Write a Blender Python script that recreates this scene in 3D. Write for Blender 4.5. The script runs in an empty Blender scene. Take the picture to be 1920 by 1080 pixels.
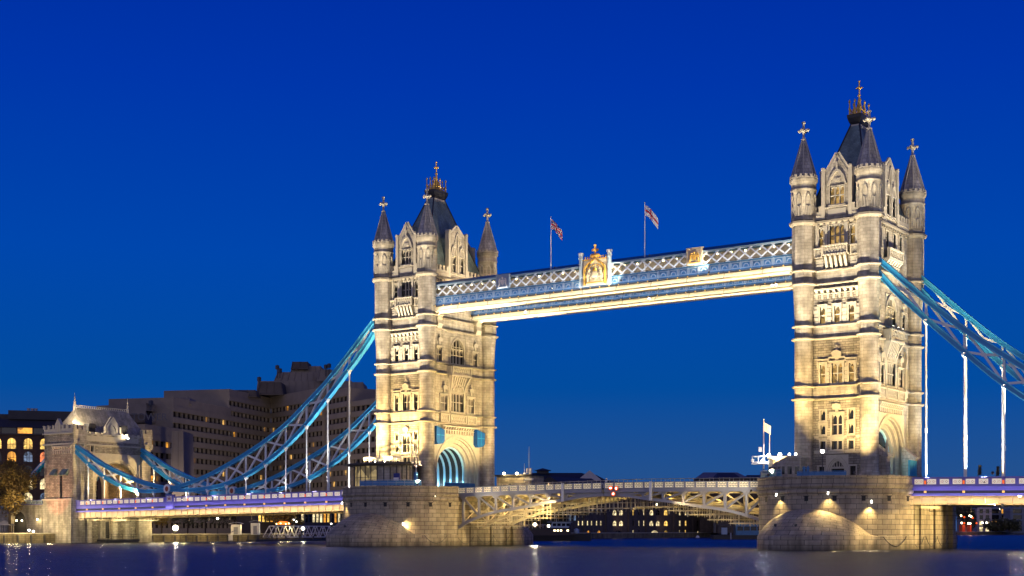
import bpy, math, random
from mathutils import Vector, Matrix
R = math.radians
C = bpy.context.scene.collection
S = bpy.context.scene
random.seed(7)

# ---------------------------------------------------------------- camera, sky, exposure
CX, CY, CZ, YAW, FPX, YH = 163.191, -206.993, 2.753, 0.614, 2643.8, 994.5
cam = bpy.data.cameras.new('camera'); co = bpy.data.objects.new('camera', cam); C.objects.link(co)
co.location = (CX, CY, CZ); co.rotation_euler = (R(90), 0, YAW)
cam.sensor_width = 36.0; cam.lens = FPX / 1920.0 * 36.0
cam.shift_y = (YH - 540.0) / 1920.0
cam.clip_start = 0.5; cam.clip_end = 6000.0
S.camera = co
S.view_settings.view_transform = 'Standard'; S.view_settings.look = 'None'
S.view_settings.exposure = 0.0; S.view_settings.gamma = 1.0
S.render.engine = 'CYCLES'
S.cycles.use_denoising = True
S.cycles.max_bounces = 5; S.cycles.diffuse_bounces = 2; S.cycles.glossy_bounces = 3
S.cycles.sample_clamp_indirect = 4.0
S.cycles.caustics_reflective = False; S.cycles.caustics_refractive = False

W = bpy.data.worlds.new('World'); S.world = W; W.use_nodes = True
nt = W.node_tree
for n in list(nt.nodes): nt.nodes.remove(n)
out = nt.nodes.new('ShaderNodeOutputWorld'); bg = nt.nodes.new('ShaderNodeBackground')
tc = nt.nodes.new('ShaderNodeTexCoord'); sep = nt.nodes.new('ShaderNodeSeparateXYZ'); ramp = nt.nodes.new('ShaderNodeValToRGB')
nt.links.new(tc.outputs['Generated'], sep.inputs[0]); nt.links.new(sep.outputs['Z'], ramp.inputs[0])
def lin(c):
    return tuple(((v / 255.0) / 12.92 if v <= 10 else ((v / 255.0 + 0.055) / 1.055) ** 2.4) for v in c)
SKY = [(0.0, (60, 88, 134)), (0.035, (36, 81, 141)), (0.10, (2, 76, 158)), (0.19, (0, 70, 172)), (0.30, (0, 54, 170)), (0.40, (0, 42, 158)), (0.8, (0, 26, 110))]
els = ramp.color_ramp.elements
while len(els) < len(SKY): els.new(0.5)
for e, (p, c) in zip(els, SKY): e.position = p; e.color = lin(c) + (1,)
# the last of the sunset: a pale afterglow low in the western sky, behind the photographer
dp = nt.nodes.new('ShaderNodeVectorMath'); dp.operation = 'DOT_PRODUCT'; dp.inputs[1].default_value = (0.42, -0.90, 0.05)
nt.links.new(tc.outputs['Generated'], dp.inputs[0])
m1 = nt.nodes.new('ShaderNodeMapRange'); m1.interpolation_type = 'SMOOTHSTEP'; m1.inputs['From Min'].default_value = 0.1; m1.inputs['From Max'].default_value = 0.95
nt.links.new(dp.outputs['Value'], m1.inputs['Value'])
m2 = nt.nodes.new('ShaderNodeMapRange'); m2.interpolation_type = 'SMOOTHSTEP'; m2.inputs['From Min'].default_value = 0.75; m2.inputs['From Max'].default_value = 0.05
nt.links.new(sep.outputs['Z'], m2.inputs['Value'])
mm = nt.nodes.new('ShaderNodeMath'); mm.operation = 'MULTIPLY'; nt.links.new(m1.outputs[0], mm.inputs[0]); nt.links.new(m2.outputs[0], mm.inputs[1])
ag = nt.nodes.new('ShaderNodeMix'); ag.data_type = 'RGBA'; ag.blend_type = 'ADD'; ag.inputs['B'].default_value = (0.80, 0.68, 0.58, 1)
nt.links.new(mm.outputs[0], ag.inputs['Factor']); nt.links.new(ramp.outputs[0], ag.inputs['A'])
nt.links.new(ag.outputs['Result'], bg.inputs[0]); bg.inputs[1].default_value = 1.0
nt.links.new(bg.outputs[0], out.inputs[0])

# ---------------------------------------------------------------- pixel -> place helpers (photo 1920x1080)
_s, _c = -math.sin(YAW), math.cos(YAW)
def ray(x, y):
    u = (x - 960) / FPX; v = (YH - y) / FPX
    return (_s + u * _c, _c - u * _s, v)
def at(x, y, d):
    r = ray(x, y); return Vector((CX + d * r[0], CY + d * r[1], CZ + d * r[2]))
def onY(x, y, Y):
    r = ray(x, y); return at(x, y, (Y - CY) / r[1])
def onX(x, y, X):
    r = ray(x, y); return at(x, y, (X - CX) / r[0])

# ---------------------------------------------------------------- materials
def M_(name):
    m = bpy.data.materials.new(name); m.use_nodes = True
    b = m.node_tree.nodes['Principled BSDF']
    return m, m.node_tree, b
def plain(name, col, rough=0.6, metal=0.0, var=0.25, scale=1.5, bump=0.0):
    m, t, b = M_(name)
    tc = t.nodes.new('ShaderNodeTexCoord'); nz = t.nodes.new('ShaderNodeTexNoise')
    nz.inputs['Scale'].default_value = scale; nz.inputs['Detail'].default_value = 6
    t.links.new(tc.outputs['Object'], nz.inputs['Vector'])
    mx = t.nodes.new('ShaderNodeMix'); mx.data_type = 'RGBA'
    mx.inputs['A'].default_value = tuple(c * (1 - var) for c in col) + (1,)
    mx.inputs['B'].default_value = tuple(min(1, c * (1 + var)) for c in col) + (1,)
    t.links.new(nz.outputs['Fac'], mx.inputs['Factor']); t.links.new(mx.outputs['Result'], b.inputs['Base Color'])
    b.inputs['Roughness'].default_value = rough; b.inputs['Metallic'].default_value = metal
    if bump:
        bp = t.nodes.new('ShaderNodeBump'); bp.inputs['Strength'].default_value = bump; bp.inputs['Distance'].default_value = 0.1
        t.links.new(nz.outputs['Fac'], bp.inputs['Height']); t.links.new(bp.outputs[0], b.inputs['Normal'])
    return m
def masonry(name, c1, c2, mortar, bw, bh, ms=0.02, streak=0.3, bump=0.4, rough=0.85, tide=None, patch=0.25):
    m, t, b = M_(name)
    uv = t.nodes.new('ShaderNodeUVMap'); uv.uv_map = 'UVMap'
    br = t.nodes.new('ShaderNodeTexBrick')
    br.inputs['Scale'].default_value = 1.0; br.inputs['Brick Width'].default_value = bw; br.inputs['Row Height'].default_value = bh
    br.inputs['Mortar Size'].default_value = ms; br.inputs['Mortar Smooth'].default_value = 0.3
    br.inputs['Color1'].default_value = c1 + (1,); br.inputs['Color2'].default_value = c2 + (1,); br.inputs['Mortar'].default_value = mortar + (1,)
    t.links.new(uv.outputs[0], br.inputs['Vector'])
    tc = t.nodes.new('ShaderNodeTexCoord')
    mp = t.nodes.new('ShaderNodeMapping'); mp.inputs['Scale'].default_value = (1.0, 1.0, 0.12)
    t.links.new(tc.outputs['Object'], mp.inputs[0])
    n1 = t.nodes.new('ShaderNodeTexNoise'); n1.inputs['Scale'].default_value = 0.9; n1.inputs['Detail'].default_value = 7
    t.links.new(mp.outputs[0], n1.inputs['Vector'])
    n2 = t.nodes.new('ShaderNodeTexNoise'); n2.inputs['Scale'].default_value = 0.55; n2.inputs['Detail'].default_value = 9; n2.inputs['Roughness'].default_value = 0.65
    t.links.new(tc.outputs['Object'], n2.inputs['Vector'])
    def mul(a, fac_socket, lo, hi):
        mr = t.nodes.new('ShaderNodeMapRange'); mr.inputs['From Min'].default_value = 0.35; mr.inputs['From Max'].default_value = 0.65
        mr.inputs['To Min'].default_value = lo; mr.inputs['To Max'].default_value = hi
        t.links.new(fac_socket, mr.inputs['Value'])
        mx = t.nodes.new('ShaderNodeMix'); mx.data_type = 'RGBA'; mx.blend_type = 'MULTIPLY'; mx.inputs['Factor'].default_value = 1
        t.links.new(a, mx.inputs['A']); t.links.new(mr.outputs[0], mx.inputs['B'])
        return mx.outputs['Result']
    col = mul(br.outputs['Color'], n1.outputs['Fac'], 1 - streak, 1 + streak * 0.5)
    col = mul(col, n2.outputs['Fac'], 1 - patch, 1 + patch * 0.6)
    if tide is not None:
        sp = t.nodes.new('ShaderNodeSeparateXYZ'); t.links.new(tc.outputs['Object'], sp.inputs[0])
        ad = t.nodes.new('ShaderNodeMath'); ad.operation = 'MULTIPLY_ADD'; ad.inputs[1].default_value = 2.2
        t.links.new(n1.outputs['Fac'], ad.inputs[0]); t.links.new(sp.outputs['Z'], ad.inputs[2])
        mr = t.nodes.new('ShaderNodeMapRange'); mr.inputs['From Min'].default_value = tide; mr.inputs['From Max'].default_value = tide + 1.6
        t.links.new(ad.outputs[0], mr.inputs['Value'])
        mx = t.nodes.new('ShaderNodeMix'); mx.data_type = 'RGBA'; mx.inputs['A'].default_value = (0.035, 0.032, 0.02, 1)
        t.links.new(mr.outputs[0], mx.inputs['Factor']); t.links.new(col, mx.inputs['B']); col = mx.outputs['Result']
    t.links.new(col, b.inputs['Base Color'])
    b.inputs['Roughness'].default_value = rough
    ad = t.nodes.new('ShaderNodeMath'); ad.operation = 'MULTIPLY_ADD'; ad.inputs[1].default_value = -1.0
    n3 = t.nodes.new('ShaderNodeTexNoise'); n3.inputs['Scale'].default_value = 5.0; n3.inputs['Detail'].default_value = 5
    t.links.new(tc.outputs['Object'], n3.inputs['Vector'])
    t.links.new(br.outputs['Fac'], ad.inputs[0]); t.links.new(n3.outputs['Fac'], ad.inputs[2])
    bp = t.nodes.new('ShaderNodeBump'); bp.inputs['Strength'].default_value = bump; bp.inputs['Distance'].default_value = 0.08
    t.links.new(ad.outputs[0], bp.inputs['Height']); t.links.new(bp.outputs[0], b.inputs['Normal'])
    return m
def glow(name, col, strength):
    m, t, b = M_(name)
    b.inputs['Base Color'].default_value = tuple(min(1, c) * 0.5 for c in col) + (1,)
    b.inputs['Emission Color'].default_value = col + (1,); b.inputs['Emission Strength'].default_value = strength
    return m
def room(name, col, strength, scale=0.9):
    # a lit room behind glass: uneven light from lamps and furniture inside
    m, t, b = M_(name)
    tc = t.nodes.new('ShaderNodeTexCoord'); v = t.nodes.new('ShaderNodeTexVoronoi'); v.inputs['Scale'].default_value = scale
    t.links.new(tc.outputs['Object'], v.inputs['Vector'])
    nz = t.nodes.new('ShaderNodeTexNoise'); nz.inputs['Scale'].default_value = scale * 2.3; nz.inputs['Detail'].default_value = 5
    t.links.new(tc.outputs['Object'], nz.inputs['Vector'])
    sp = t.nodes.new('ShaderNodeSeparateColor'); t.links.new(v.outputs['Color'], sp.inputs[0])
    mm = t.nodes.new('ShaderNodeMath'); mm.operation = 'MULTIPLY'; t.links.new(sp.outputs[0], mm.inputs[0]); t.links.new(nz.outputs['Fac'], mm.inputs[1])
    mr = t.nodes.new('ShaderNodeMapRange'); mr.inputs['From Max'].default_value = 0.5; mr.inputs['To Min'].default_value = strength * 0.2; mr.inputs['To Max'].default_value = strength * 1.5
    t.links.new(mm.outputs[0], mr.inputs['Value'])
    b.inputs['Base Color'].default_value = (0.02, 0.02, 0.02, 1); b.inputs['Roughness'].default_value = 0.1
    b.inputs['Emission Color'].default_value = col + (1,); t.links.new(mr.outputs[0], b.inputs['Emission Strength'])
    return m

PORT = masonry('portland_stone', (0.46, 0.425, 0.345), (0.35, 0.32, 0.26), (0.20, 0.18, 0.145), 1.1, 0.48, 0.02, 0.32, 0.35, patch=0.32)
RAG = masonry('ragstone', (0.40, 0.365, 0.295), (0.24, 0.22, 0.18), (0.15, 0.135, 0.11), 0.85, 0.36, 0.035, 0.25, 1.0, patch=0.3)
TRIM = plain('dressed_stone', (0.44, 0.41, 0.335), 0.8, 0, 0.22, 1.6, 0.2)
COURSE = plain('darkened_course', (0.27, 0.245, 0.195), 0.85, 0, 0.35, 1.2, 0.2)  # stone darkened to hold down the floodlight glare on the courses
SPIRE = masonry('spire_stone', (0.50, 0.47, 0.42), (0.35, 0.335, 0.305), (0.2, 0.195, 0.18), 0.55, 0.55, 0.03, 0.35, 0.5)
GRAN = masonry('pier_granite', (0.43, 0.375, 0.27), (0.31, 0.27, 0.195), (0.10, 0.09, 0.065), 1.55, 0.72, 0.04, 0.28, 0.4, 0.8, tide=0.75, patch=0.2)
SLATE = masonry('roof_slate', (0.20, 0.27, 0.25), (0.14, 0.205, 0.20), (0.09, 0.13, 0.125), 0.5, 0.28, 0.02, 0.3, 0.5, 0.6)
LEAD = plain('dark_lead', (0.02, 0.02, 0.022), 0.5)
GOLD = plain('gilding', (0.80, 0.50, 0.10), 0.45, 0.25, 0.2, 3)
BLUE = plain('blue_paint', (0.06, 0.21, 0.42), 0.42, 0, 0.15, 1.0)
PALE = plain('pale_blue_paint', (0.30, 0.40, 0.52), 0.45, 0, 0.12, 1.0)
CHB = plain('chain_blue_paint', (0.018, 0.27, 0.56), 0.4, 0, 0.15, 0.8)
VIO = plain('deck_blue_paint', (0.17, 0.155, 0.42), 0.42, 0, 0.12, 0.8)
WHITE = plain('white_paint', (0.78, 0.77, 0.73), 0.5, 0, 0.08, 1.2)
CREAM = plain('cream_paint', (0.62, 0.55, 0.39), 0.6, 0, 0.22, 1.2)
SOFF = plain('soffit_white', (0.74, 0.70, 0.60), 0.6, 0, 0.15, 0.9)
GREYP = plain('grey_paint', (0.30, 0.30, 0.335), 0.5, 0, 0.12, 1.0)
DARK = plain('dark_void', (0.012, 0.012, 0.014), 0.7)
STEELD = plain('dark_steel', (0.06, 0.06, 0.065), 0.5, 0.3)
GLASS = plain('window_glass', (0.012, 0.016, 0.025), 0.08)
GLASSG = plain('hotel_glass', (0.008, 0.008, 0.012), 0.12)
LITW = room('lit_window', (1.0, 0.60, 0.16), 0.42, 2.0)
LITY = room('lit_room_yellow', (1.0, 0.60, 0.13), 1.3, 0.8)
LITP = room('lit_room_pale', (1.0, 0.80, 0.42), 1.2, 0.8)
LITR = room('lit_room_red', (1.0, 0.25, 0.08), 1.2, 0.8)
LITB = room('lit_room_blue', (0.35, 0.5, 0.8), 0.4, 0.8)
LITO = room('lit_room_orange', (1.0, 0.42, 0.05), 1.0, 0.6)
LITH = room('hotel_room_warm', (1.0, 0.55, 0.14), 0.75, 0.8)
LITD = room('hotel_room_dim', (1.0, 0.50, 0.15), 0.22, 0.8)
LENS = glow('lamp_lens', (1.0, 0.86, 0.58), 11.0)
LENSW = glow('lamp_lens_white', (1.0, 0.94, 0.82), 11.0)
BULB = glow('warm_bulb', (1.0, 0.78, 0.40), 9.0)
BULBC = glow('cool_bulb', (0.9, 0.95, 1.0), 12.0)
REDL = glow('red_signal', (1.0, 0.10, 0.01), 1.6)
AMBER = glow('amber_lamp', (1.0, 0.16, 0.01), 0.9)
AMBG = glow('gold_lamp', (1.0, 0.55, 0.08), 0.9)
ROADM = plain('asphalt', (0.05, 0.05, 0.05), 0.85, 0, 0.2, 2, 0.2)
PAVE = plain('paving', (0.16, 0.15, 0.13), 0.8, 0, 0.3, 0.6)
CONC = plain('hotel_concrete', (0.19, 0.16, 0.135), 0.85, 0, 0.25, 0.35)
CONCD = plain('dark_concrete', (0.06, 0.05, 0.05), 0.85, 0, 0.25, 0.4)
BRICK = masonry('dark_brick', (0.095, 0.05, 0.035), (0.065, 0.035, 0.025), (0.05, 0.04, 0.03), 0.5, 0.18, 0.015, 0.2, 0.3)
BRICKW = masonry('warehouse_brick', (0.12, 0.095, 0.075), (0.09, 0.07, 0.055), (0.05, 0.04, 0.035), 0.5, 0.18, 0.015, 0.2, 0.3)
QUAYM = masonry('quay_stone', (0.20, 0.17, 0.10), (0.14, 0.12, 0.075), (0.06, 0.05, 0.035), 1.6, 0.5, 0.03, 0.4, 0.5, 0.85, tide=-0.4)
ROOFD = plain('dark_roof', (0.03, 0.03, 0.036), 0.7, 0, 0.3, 0.5)
ROOFT = masonry('stone_tiles', (0.46, 0.42, 0.33), (0.33, 0.30, 0.24), (0.2, 0.18, 0.15), 0.45, 0.3, 0.03, 0.3, 0.6)
BARK = plain('bark', (0.05, 0.035, 0.025), 0.9, 0, 0.3, 3)
LEAFA = plain('autumn_leaves', (0.16, 0.105, 0.02), 0.7, 0, 0.55, 0.9)
LEAFD = plain('dark_leaves', (0.045, 0.05, 0.02), 0.7, 0, 0.5, 0.9)
CLOTH = plain('white_shirt', (0.6, 0.6, 0.6), 0.8)
SKIN = plain('skin', (0.45, 0.28, 0.2), 0.6)
TROUS = plain('dark_trousers', (0.03, 0.03, 0.05), 0.8)
HULL = plain('dark_hull', (0.012, 0.013, 0.017), 0.5)
REDP = plain('red_paint', (0.55, 0.03, 0.02), 0.5)
NAVY = plain('navy_paint', (0.02, 0.03, 0.2), 0.5)
PLANK = plain('scaffold_board', (0.42, 0.33, 0.17), 0.8, 0, 0.3, 2)
TUBE = plain('scaffold_tube', (0.55, 0.50, 0.38), 0.45, 0.2)

# ---------------------------------------------------------------- mesh builder
class MB:
    def __init__(self, T=None):
        self.v = []; self.f = []; self.uv = {}; self.T = T
    def add(self, pts, faces, uvs=None):
        o = len(self.v)
        self.v += [tuple(self.T(*p)) if self.T else tuple(p) for p in pts]
        for i, f in enumerate(faces):
            if uvs: self.uv[len(self.f)] = uvs[i]
            self.f.append(tuple(o + k for k in f))
    def box(self, x0, x1, y0, y1, z0, z1):
        if x0 > x1: x0, x1 = x1, x0
        if y0 > y1: y0, y1 = y1, y0
        if z0 > z1: z0, z1 = z1, z0
        p = [(x, y, z) for z in (z0, z1) for y in (y0, y1) for x in (x0, x1)]
        self.add(p, [(0, 2, 3, 1), (4, 5, 7, 6), (0, 1, 5, 4), (2, 6, 7, 3), (0, 4, 6, 2), (1, 3, 7, 5)])
        return self
    def prism(self, poly, a, b, axis='y'):
        # poly of (p, q): axis 'y' -> (p, t, q); 'x' -> (t, p, q); 'z' -> (p, q, t)
        n = len(poly)
        def P(p, q, t): return {'y': (p, t, q), 'x': (t, p, q), 'z': (p, q, t)}[axis]
        pts = [P(p, q, a) for p, q in poly] + [P(p, q, b) for p, q in poly]
        fs = [tuple(range(n))[::-1], tuple(range(n, 2 * n))] + [(i, (i + 1) % n, n + (i + 1) % n, n + i) for i in range(n)]
        self.add(pts, fs); return self
    def strip(self, A, B, n0, n1, axis='y'):
        # solid between two polylines A and B of (u, z), thick from n0 to n1 along y (frame coords u, n, z)
        n = len(A)
        pts = [(p, n0, q) for p, q in A] + [(p, n0, q) for p, q in B] + [(p, n1, q) for p, q in A] + [(p, n1, q) for p, q in B]
        fs = []
        for i in range(n - 1):
            fs += [(i, i + 1, n + i + 1, n + i), (2 * n + i, 3 * n + i, 3 * n + i + 1, 2 * n + i + 1),
                   (i, 2 * n + i, 2 * n + i + 1, i + 1), (n + i, n + i + 1, 3 * n + i + 1, 3 * n + i)]
        fs += [(0, n, 3 * n, 2 * n), (n - 1, 3 * n - 1, 4 * n - 1, 2 * n - 1)]
        self.add(pts, fs); return self
    def lathe(self, prof, n=16, cx=0, cy=0, a0=0.0, a1=None, cap=True, ph=0.0):
        full = a1 is None
        m = n if full else n + 1
        ang = [ph + 2 * math.pi * i / n for i in range(n)] if full else [a0 + (a1 - a0) * i / n for i in range(n + 1)]
        pts = []; fs = []; uvs = []
        for r, z in prof:
            pts += [(cx + r * math.cos(t), cy + r * math.sin(t), z) for t in ang]
        for j in range(len(prof) - 1):
            r = max(prof[j][0], prof[j + 1][0], 0.3)
            w0, w1 = prof[j][1], prof[j + 1][1]
            if abs(w1 - w0) < 1e-6: w1 = w0 + abs(prof[j + 1][0] - prof[j][0])
            for i in range(n):
                k = (i + 1) % m
                t0 = (2 * math.pi * i / n) if full else ang[i]; t1 = (2 * math.pi * (i + 1) / n) if full else ang[i + 1]
                fs.append((j * m + i, j * m + k, (j + 1) * m + k, (j + 1) * m + i))
                uvs.append(((r * t0, w0), (r * t1, w0), (r * t1, w1), (r * t0, w1)))
        if cap and full:
            if prof[0][0] > 1e-4: fs.append(tuple(range(m))[::-1]); uvs.append(tuple((pts[i][0], pts[i][1]) for i in range(m))[::-1])
            b = (len(prof) - 1) * m
            if prof[-1][0] > 1e-4: fs.append(tuple(range(b, b + m))); uvs.append(tuple((pts[i][0], pts[i][1]) for i in range(b, b + m)))
        self.add(pts, fs, uvs); return self
    def beam(self, p, q, w, h, up=(0, 0, 1)):
        p = Vector(p); q = Vector(q); d = (q - p).normalized(); u = Vector(up)
        if abs(d.dot(u)) > 0.98: u = Vector((0, 1, 0))
        s = d.cross(u).normalized() * (w / 2); t = s.cross(d).normalized() * (h / 2)
        pts = [e + a * s + b * t for e in (p, q) for a, b in ((-1, -1), (1, -1), (1, 1), (-1, 1))]
        self.add([tuple(v) for v in pts], [(0, 1, 2, 3), (7, 6, 5, 4), (0, 4, 5, 1), (1, 5, 6, 2), (2, 6, 7, 3), (3, 7, 4, 0)])
        return self
    def tube(self, p, q, r, n=6, r2=None):
        p = Vector(p); q = Vector(q); d = (q - p).normalized()
        u = Vector((0, 0, 1)) if abs(d.z) < 0.9 else Vector((1, 0, 0))
        s = d.cross(u).normalized(); t = s.cross(d); r2 = r if r2 is None else r2
        pts = [p + (s * math.cos(2 * math.pi * i / n) + t * math.sin(2 * math.pi * i / n)) * r for i in range(n)]
        pts += [q + (s * math.cos(2 * math.pi * i / n) + t * math.sin(2 * math.pi * i / n)) * r2 for i in range(n)]
        self.add([tuple(v) for v in pts], [tuple(range(n))[::-1], tuple(range(n, 2 * n))] + [(i, (i + 1) % n, n + (i + 1) % n, n + i) for i in range(n)])
        return self
    def path(self, pts, r, n=6):
        for a, b in zip(pts, pts[1:]): self.tube(a, b, r, n)
        return self
    def chord(self, pts, y0, y1, h):
        # curved box beam through (x, z) points, between y0 and y1, height h
        n = len(pts); V = []
        for i, (x, z) in enumerate(pts):
            a = pts[max(0, i - 1)]; b = pts[min(n - 1, i + 1)]
            dx, dz = b[0] - a[0], b[1] - a[1]; l = math.hypot(dx, dz) or 1
            nx, nz = -dz / l * h / 2, dx / l * h / 2
            V += [(x - nx, y0, z - nz), (x - nx, y1, z - nz), (x + nx, y1, z + nz), (x + nx, y0, z + nz)]
        F = []
        for i in range(n - 1):
            o = i * 4
            for k in range(4): F.append((o + k, o + (k + 1) % 4, o + 4 + (k + 1) % 4, o + 4 + k))
        F += [(3, 2, 1, 0), (4 * n - 4, 4 * n - 3, 4 * n - 2, 4 * n - 1)]
        self.add(V, F); return self
    def ball(self, c, r, n=8, sz=1.0):
        prof = [(r * math.sin(math.pi * k / 6), c[2] + sz * r * -math.cos(math.pi * k / 6)) for k in range(7)]
        prof[0] = (0.001, prof[0][1]); prof[-1] = (0.001, prof[-1][1])
        return self.lathe(prof, n, c[0], c[1])
    def build(self, name, mat, parent=None, smooth=False):
        me = bpy.data.meshes.new(name); me.from_pydata(self.v, [], self.f)
        me.update()
        uvl = me.uv_layers.new(name='UVMap')
        for p in me.polygons:
            ex = self.uv.get(p.index)
            nx, ny, nz = (abs(c) for c in p.normal)
            for k, li in enumerate(p.loop_indices):
                if ex: uvl.data[li].uv = ex[k]
                else:
                    x, y, z = me.vertices[me.loops[li].vertex_index].co
                    uvl.data[li].uv = (x, y) if nz > nx and nz > ny else ((y, z) if nx > ny else (x, z))
        me.materials.append(mat)
        if smooth:
            for p in me.polygons: p.use_smooth = True
            me.set_sharp_from_angle(angle=R(40))
        o = bpy.data.objects.new(name, me); C.objects.link(o)
        if parent: o.parent = parent
        return o
def tag(o, label=None, cat=None, group=None, kind=None):
    if label: o['label'] = label
    if cat: o['category'] = cat
    if group: o['group'] = group
    if kind: o['kind'] = kind
    return o
def empty(name, loc, label, cat, group=None, rz=0.0):
    o = bpy.data.objects.new(name, None); C.objects.link(o); o.location = loc; o.rotation_euler = (0, 0, rz)
    o.empty_display_size = 0.5
    return tag(o, label, cat, group)
def copy_tree(o, parent=None):
    c = o.copy(); C.objects.link(c); c.parent = parent
    for ch in list(o.children): copy_tree(ch, c)
    return c
LIGHTS = []
def spot(loc, target, power, col=(1.0, 0.79, 0.46), ang=70, blend=0.6, rad=0.25, parent=None, name='flood_lamp'):
    l = bpy.data.lights.new(name, 'SPOT'); l.energy = power; l.color = col; l.spot_size = R(ang); l.spot_blend = blend; l.shadow_soft_size = rad
    o = bpy.data.objects.new(name, l); C.objects.link(o); o.location = loc
    o.rotation_euler = (Vector(target) - Vector(loc)).to_track_quat('-Z', 'Y').to_euler()
    if parent: o.parent = parent
    return o
def point(loc, power, col=(1.0, 0.75, 0.4), rad=0.15, name='lamp_light'):
    l = bpy.data.lights.new(name, 'POINT'); l.energy = power; l.color = col; l.shadow_soft_size = rad
    o = bpy.data.objects.new(name, l); C.objects.link(o); o.location = loc
    return o
WARM = (1.0, 0.69, 0.28); NEUT = (1.0, 0.80, 0.50); COOL = (0.75, 0.85, 1.0)
def floodlight(loc, target, power, label, col=WARM, ang=70, size=0.25, group=None, lens=None, blend=0.6, light=True):
    """a lamp: housing, bracket and glowing lens, with its light just in front of the lens"""
    loc = Vector(loc); d = (Vector(target) - loc).normalized()
    t = empty('floodlight', loc, label, 'floodlight', group)
    q = d.to_track_quat('Z', 'Y').to_matrix()
    def T(x, y, z): return q @ Vector((x, y, z))
    h = MB(T); h.lathe([(size * 0.55, -size * 1.6), (size * 0.9, -size * 1.2), (size * 1.1, 0.0), (size * 1.0, 0.0), (size * 0.95, -size * 0.35)], 10)
    h.build('housing', STEELD, t)
    g = MB(T); g.lathe([(size * 0.9, -size * 0.3), (size * 0.6, size * 0.05), (0.01, size * 0.15)], 10)
    g.build('lens', lens or LENS, t)
    b = MB(); b.beam((0, 0, -size * 1.8), tuple(-d * size * 0.8), size * 0.25, size * 0.25); b.build('bracket', STEELD, t)
    if light: spot(loc + d * size * 0.2, target, power, col, ang, blend, size * 0.45)
    return t
# ================================================================ SETTING
L = 82.3
def water_mat():
    m, t, b = M_('river_water')
    b.inputs['Base Color'].default_value = (0.004, 0.012, 0.035, 1); b.inputs['Roughness'].default_value = 0.27
    b.inputs['IOR'].default_value = 1.33
    tc = t.nodes.new('ShaderNodeTexCoord'); mp = t.nodes.new('ShaderNodeMapping'); mp.inputs['Scale'].default_value = (1, 1, 1); mp.inputs['Rotation'].default_value = (0, 0, -YAW)
    t.links.new(tc.outputs['Object'], mp.inputs[0])
    m2 = t.nodes.new('ShaderNodeMapping'); m2.inputs['Scale'].default_value = (0.3, 1.1, 1); t.links.new(mp.outputs[0], m2.inputs[0])
    n = t.nodes.new('ShaderNodeTexNoise'); n.inputs['Scale'].default_value = 1.0; n.inputs['Detail'].default_value = 6; n.inputs['Roughness'].default_value = 0.62
    t.links.new(m2.outputs[0], n.inputs['Vector'])
    m3 = t.nodes.new('ShaderNodeMapping'); m3.inputs['Scale'].default_value = (0.07, 0.16, 1); t.links.new(mp.outputs[0], m3.inputs[0])
    n4 = t.nodes.new('ShaderNodeTexNoise'); n4.inputs['Scale'].default_value = 1.0; n4.inputs['Detail'].default_value = 3; t.links.new(m3.outputs[0], n4.inputs['Vector'])
    b2 = t.nodes.new('ShaderNodeBump'); b2.inputs['Strength'].default_value = 0.7; b2.inputs['Distance'].default_value = 1.1; t.links.new(n4.outputs['Fac'], b2.inputs['Height'])
    bp = t.nodes.new('ShaderNodeBump'); bp.inputs['Strength'].default_value = 0.7; bp.inputs['Distance'].default_value = 0.3; t.links.new(b2.outputs[0], bp.inputs['Normal'])
    t.links.new(n.outputs['Fac'], bp.inputs['Height']); t.links.new(bp.outputs[0], b.inputs['Normal'])
    gl = t.nodes.new('ShaderNodeBsdfGlossy'); gl.inputs['Color'].default_value = (0.44, 0.47, 0.55, 1); gl.inputs['Roughness'].default_value = 0.27
    df = t.nodes.new('ShaderNodeBsdfDiffuse'); df.inputs['Color'].default_value = (0.002, 0.008, 0.03, 1)
    t.links.new(bp.outputs[0], gl.inputs['Normal'])
    fr = t.nodes.new('ShaderNodeFresnel'); fr.inputs['IOR'].default_value = 1.33; t.links.new(bp.outputs[0], fr.inputs['Normal'])
    mx = t.nodes.new('ShaderNodeMixShader'); t.links.new(fr.outputs[0], mx.inputs[0]); t.links.new(df.outputs[0], mx.inputs[1]); t.links.new(gl.outputs[0], mx.inputs[2])
    t.links.new(mx.outputs[0], t.nodes['Material Output'].inputs['Surface'])
    return m
w = MB(); w.add([(-104, -900, 0), (3000, -900, 0), (3000, 4500, 0), (-104, 4500, 0)], [(0, 1, 2, 3)])
tag(w.build('river', water_mat()), kind='structure')
g = MB(); g.add([(-4500, -900, 1.7), (-99.7, -900, 1.7), (-99.7, -10.0, 1.7), (-95.4, -10.0, 1.7), (-95.4, 4500, 1.7), (-4500, 4500, 1.7)], [(0, 1, 2, 3, 4, 5)])
tag(g.build('ground', PAVE), kind='structure')
g = MB(); g.add([(-4500, -900, -4), (3000, -900, -4), (3000, 4500, -4), (-4500, 4500, -4)], [(0, 1, 2, 3)])
tag(g.build('river_bed', PAVE), kind='structure')

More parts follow.
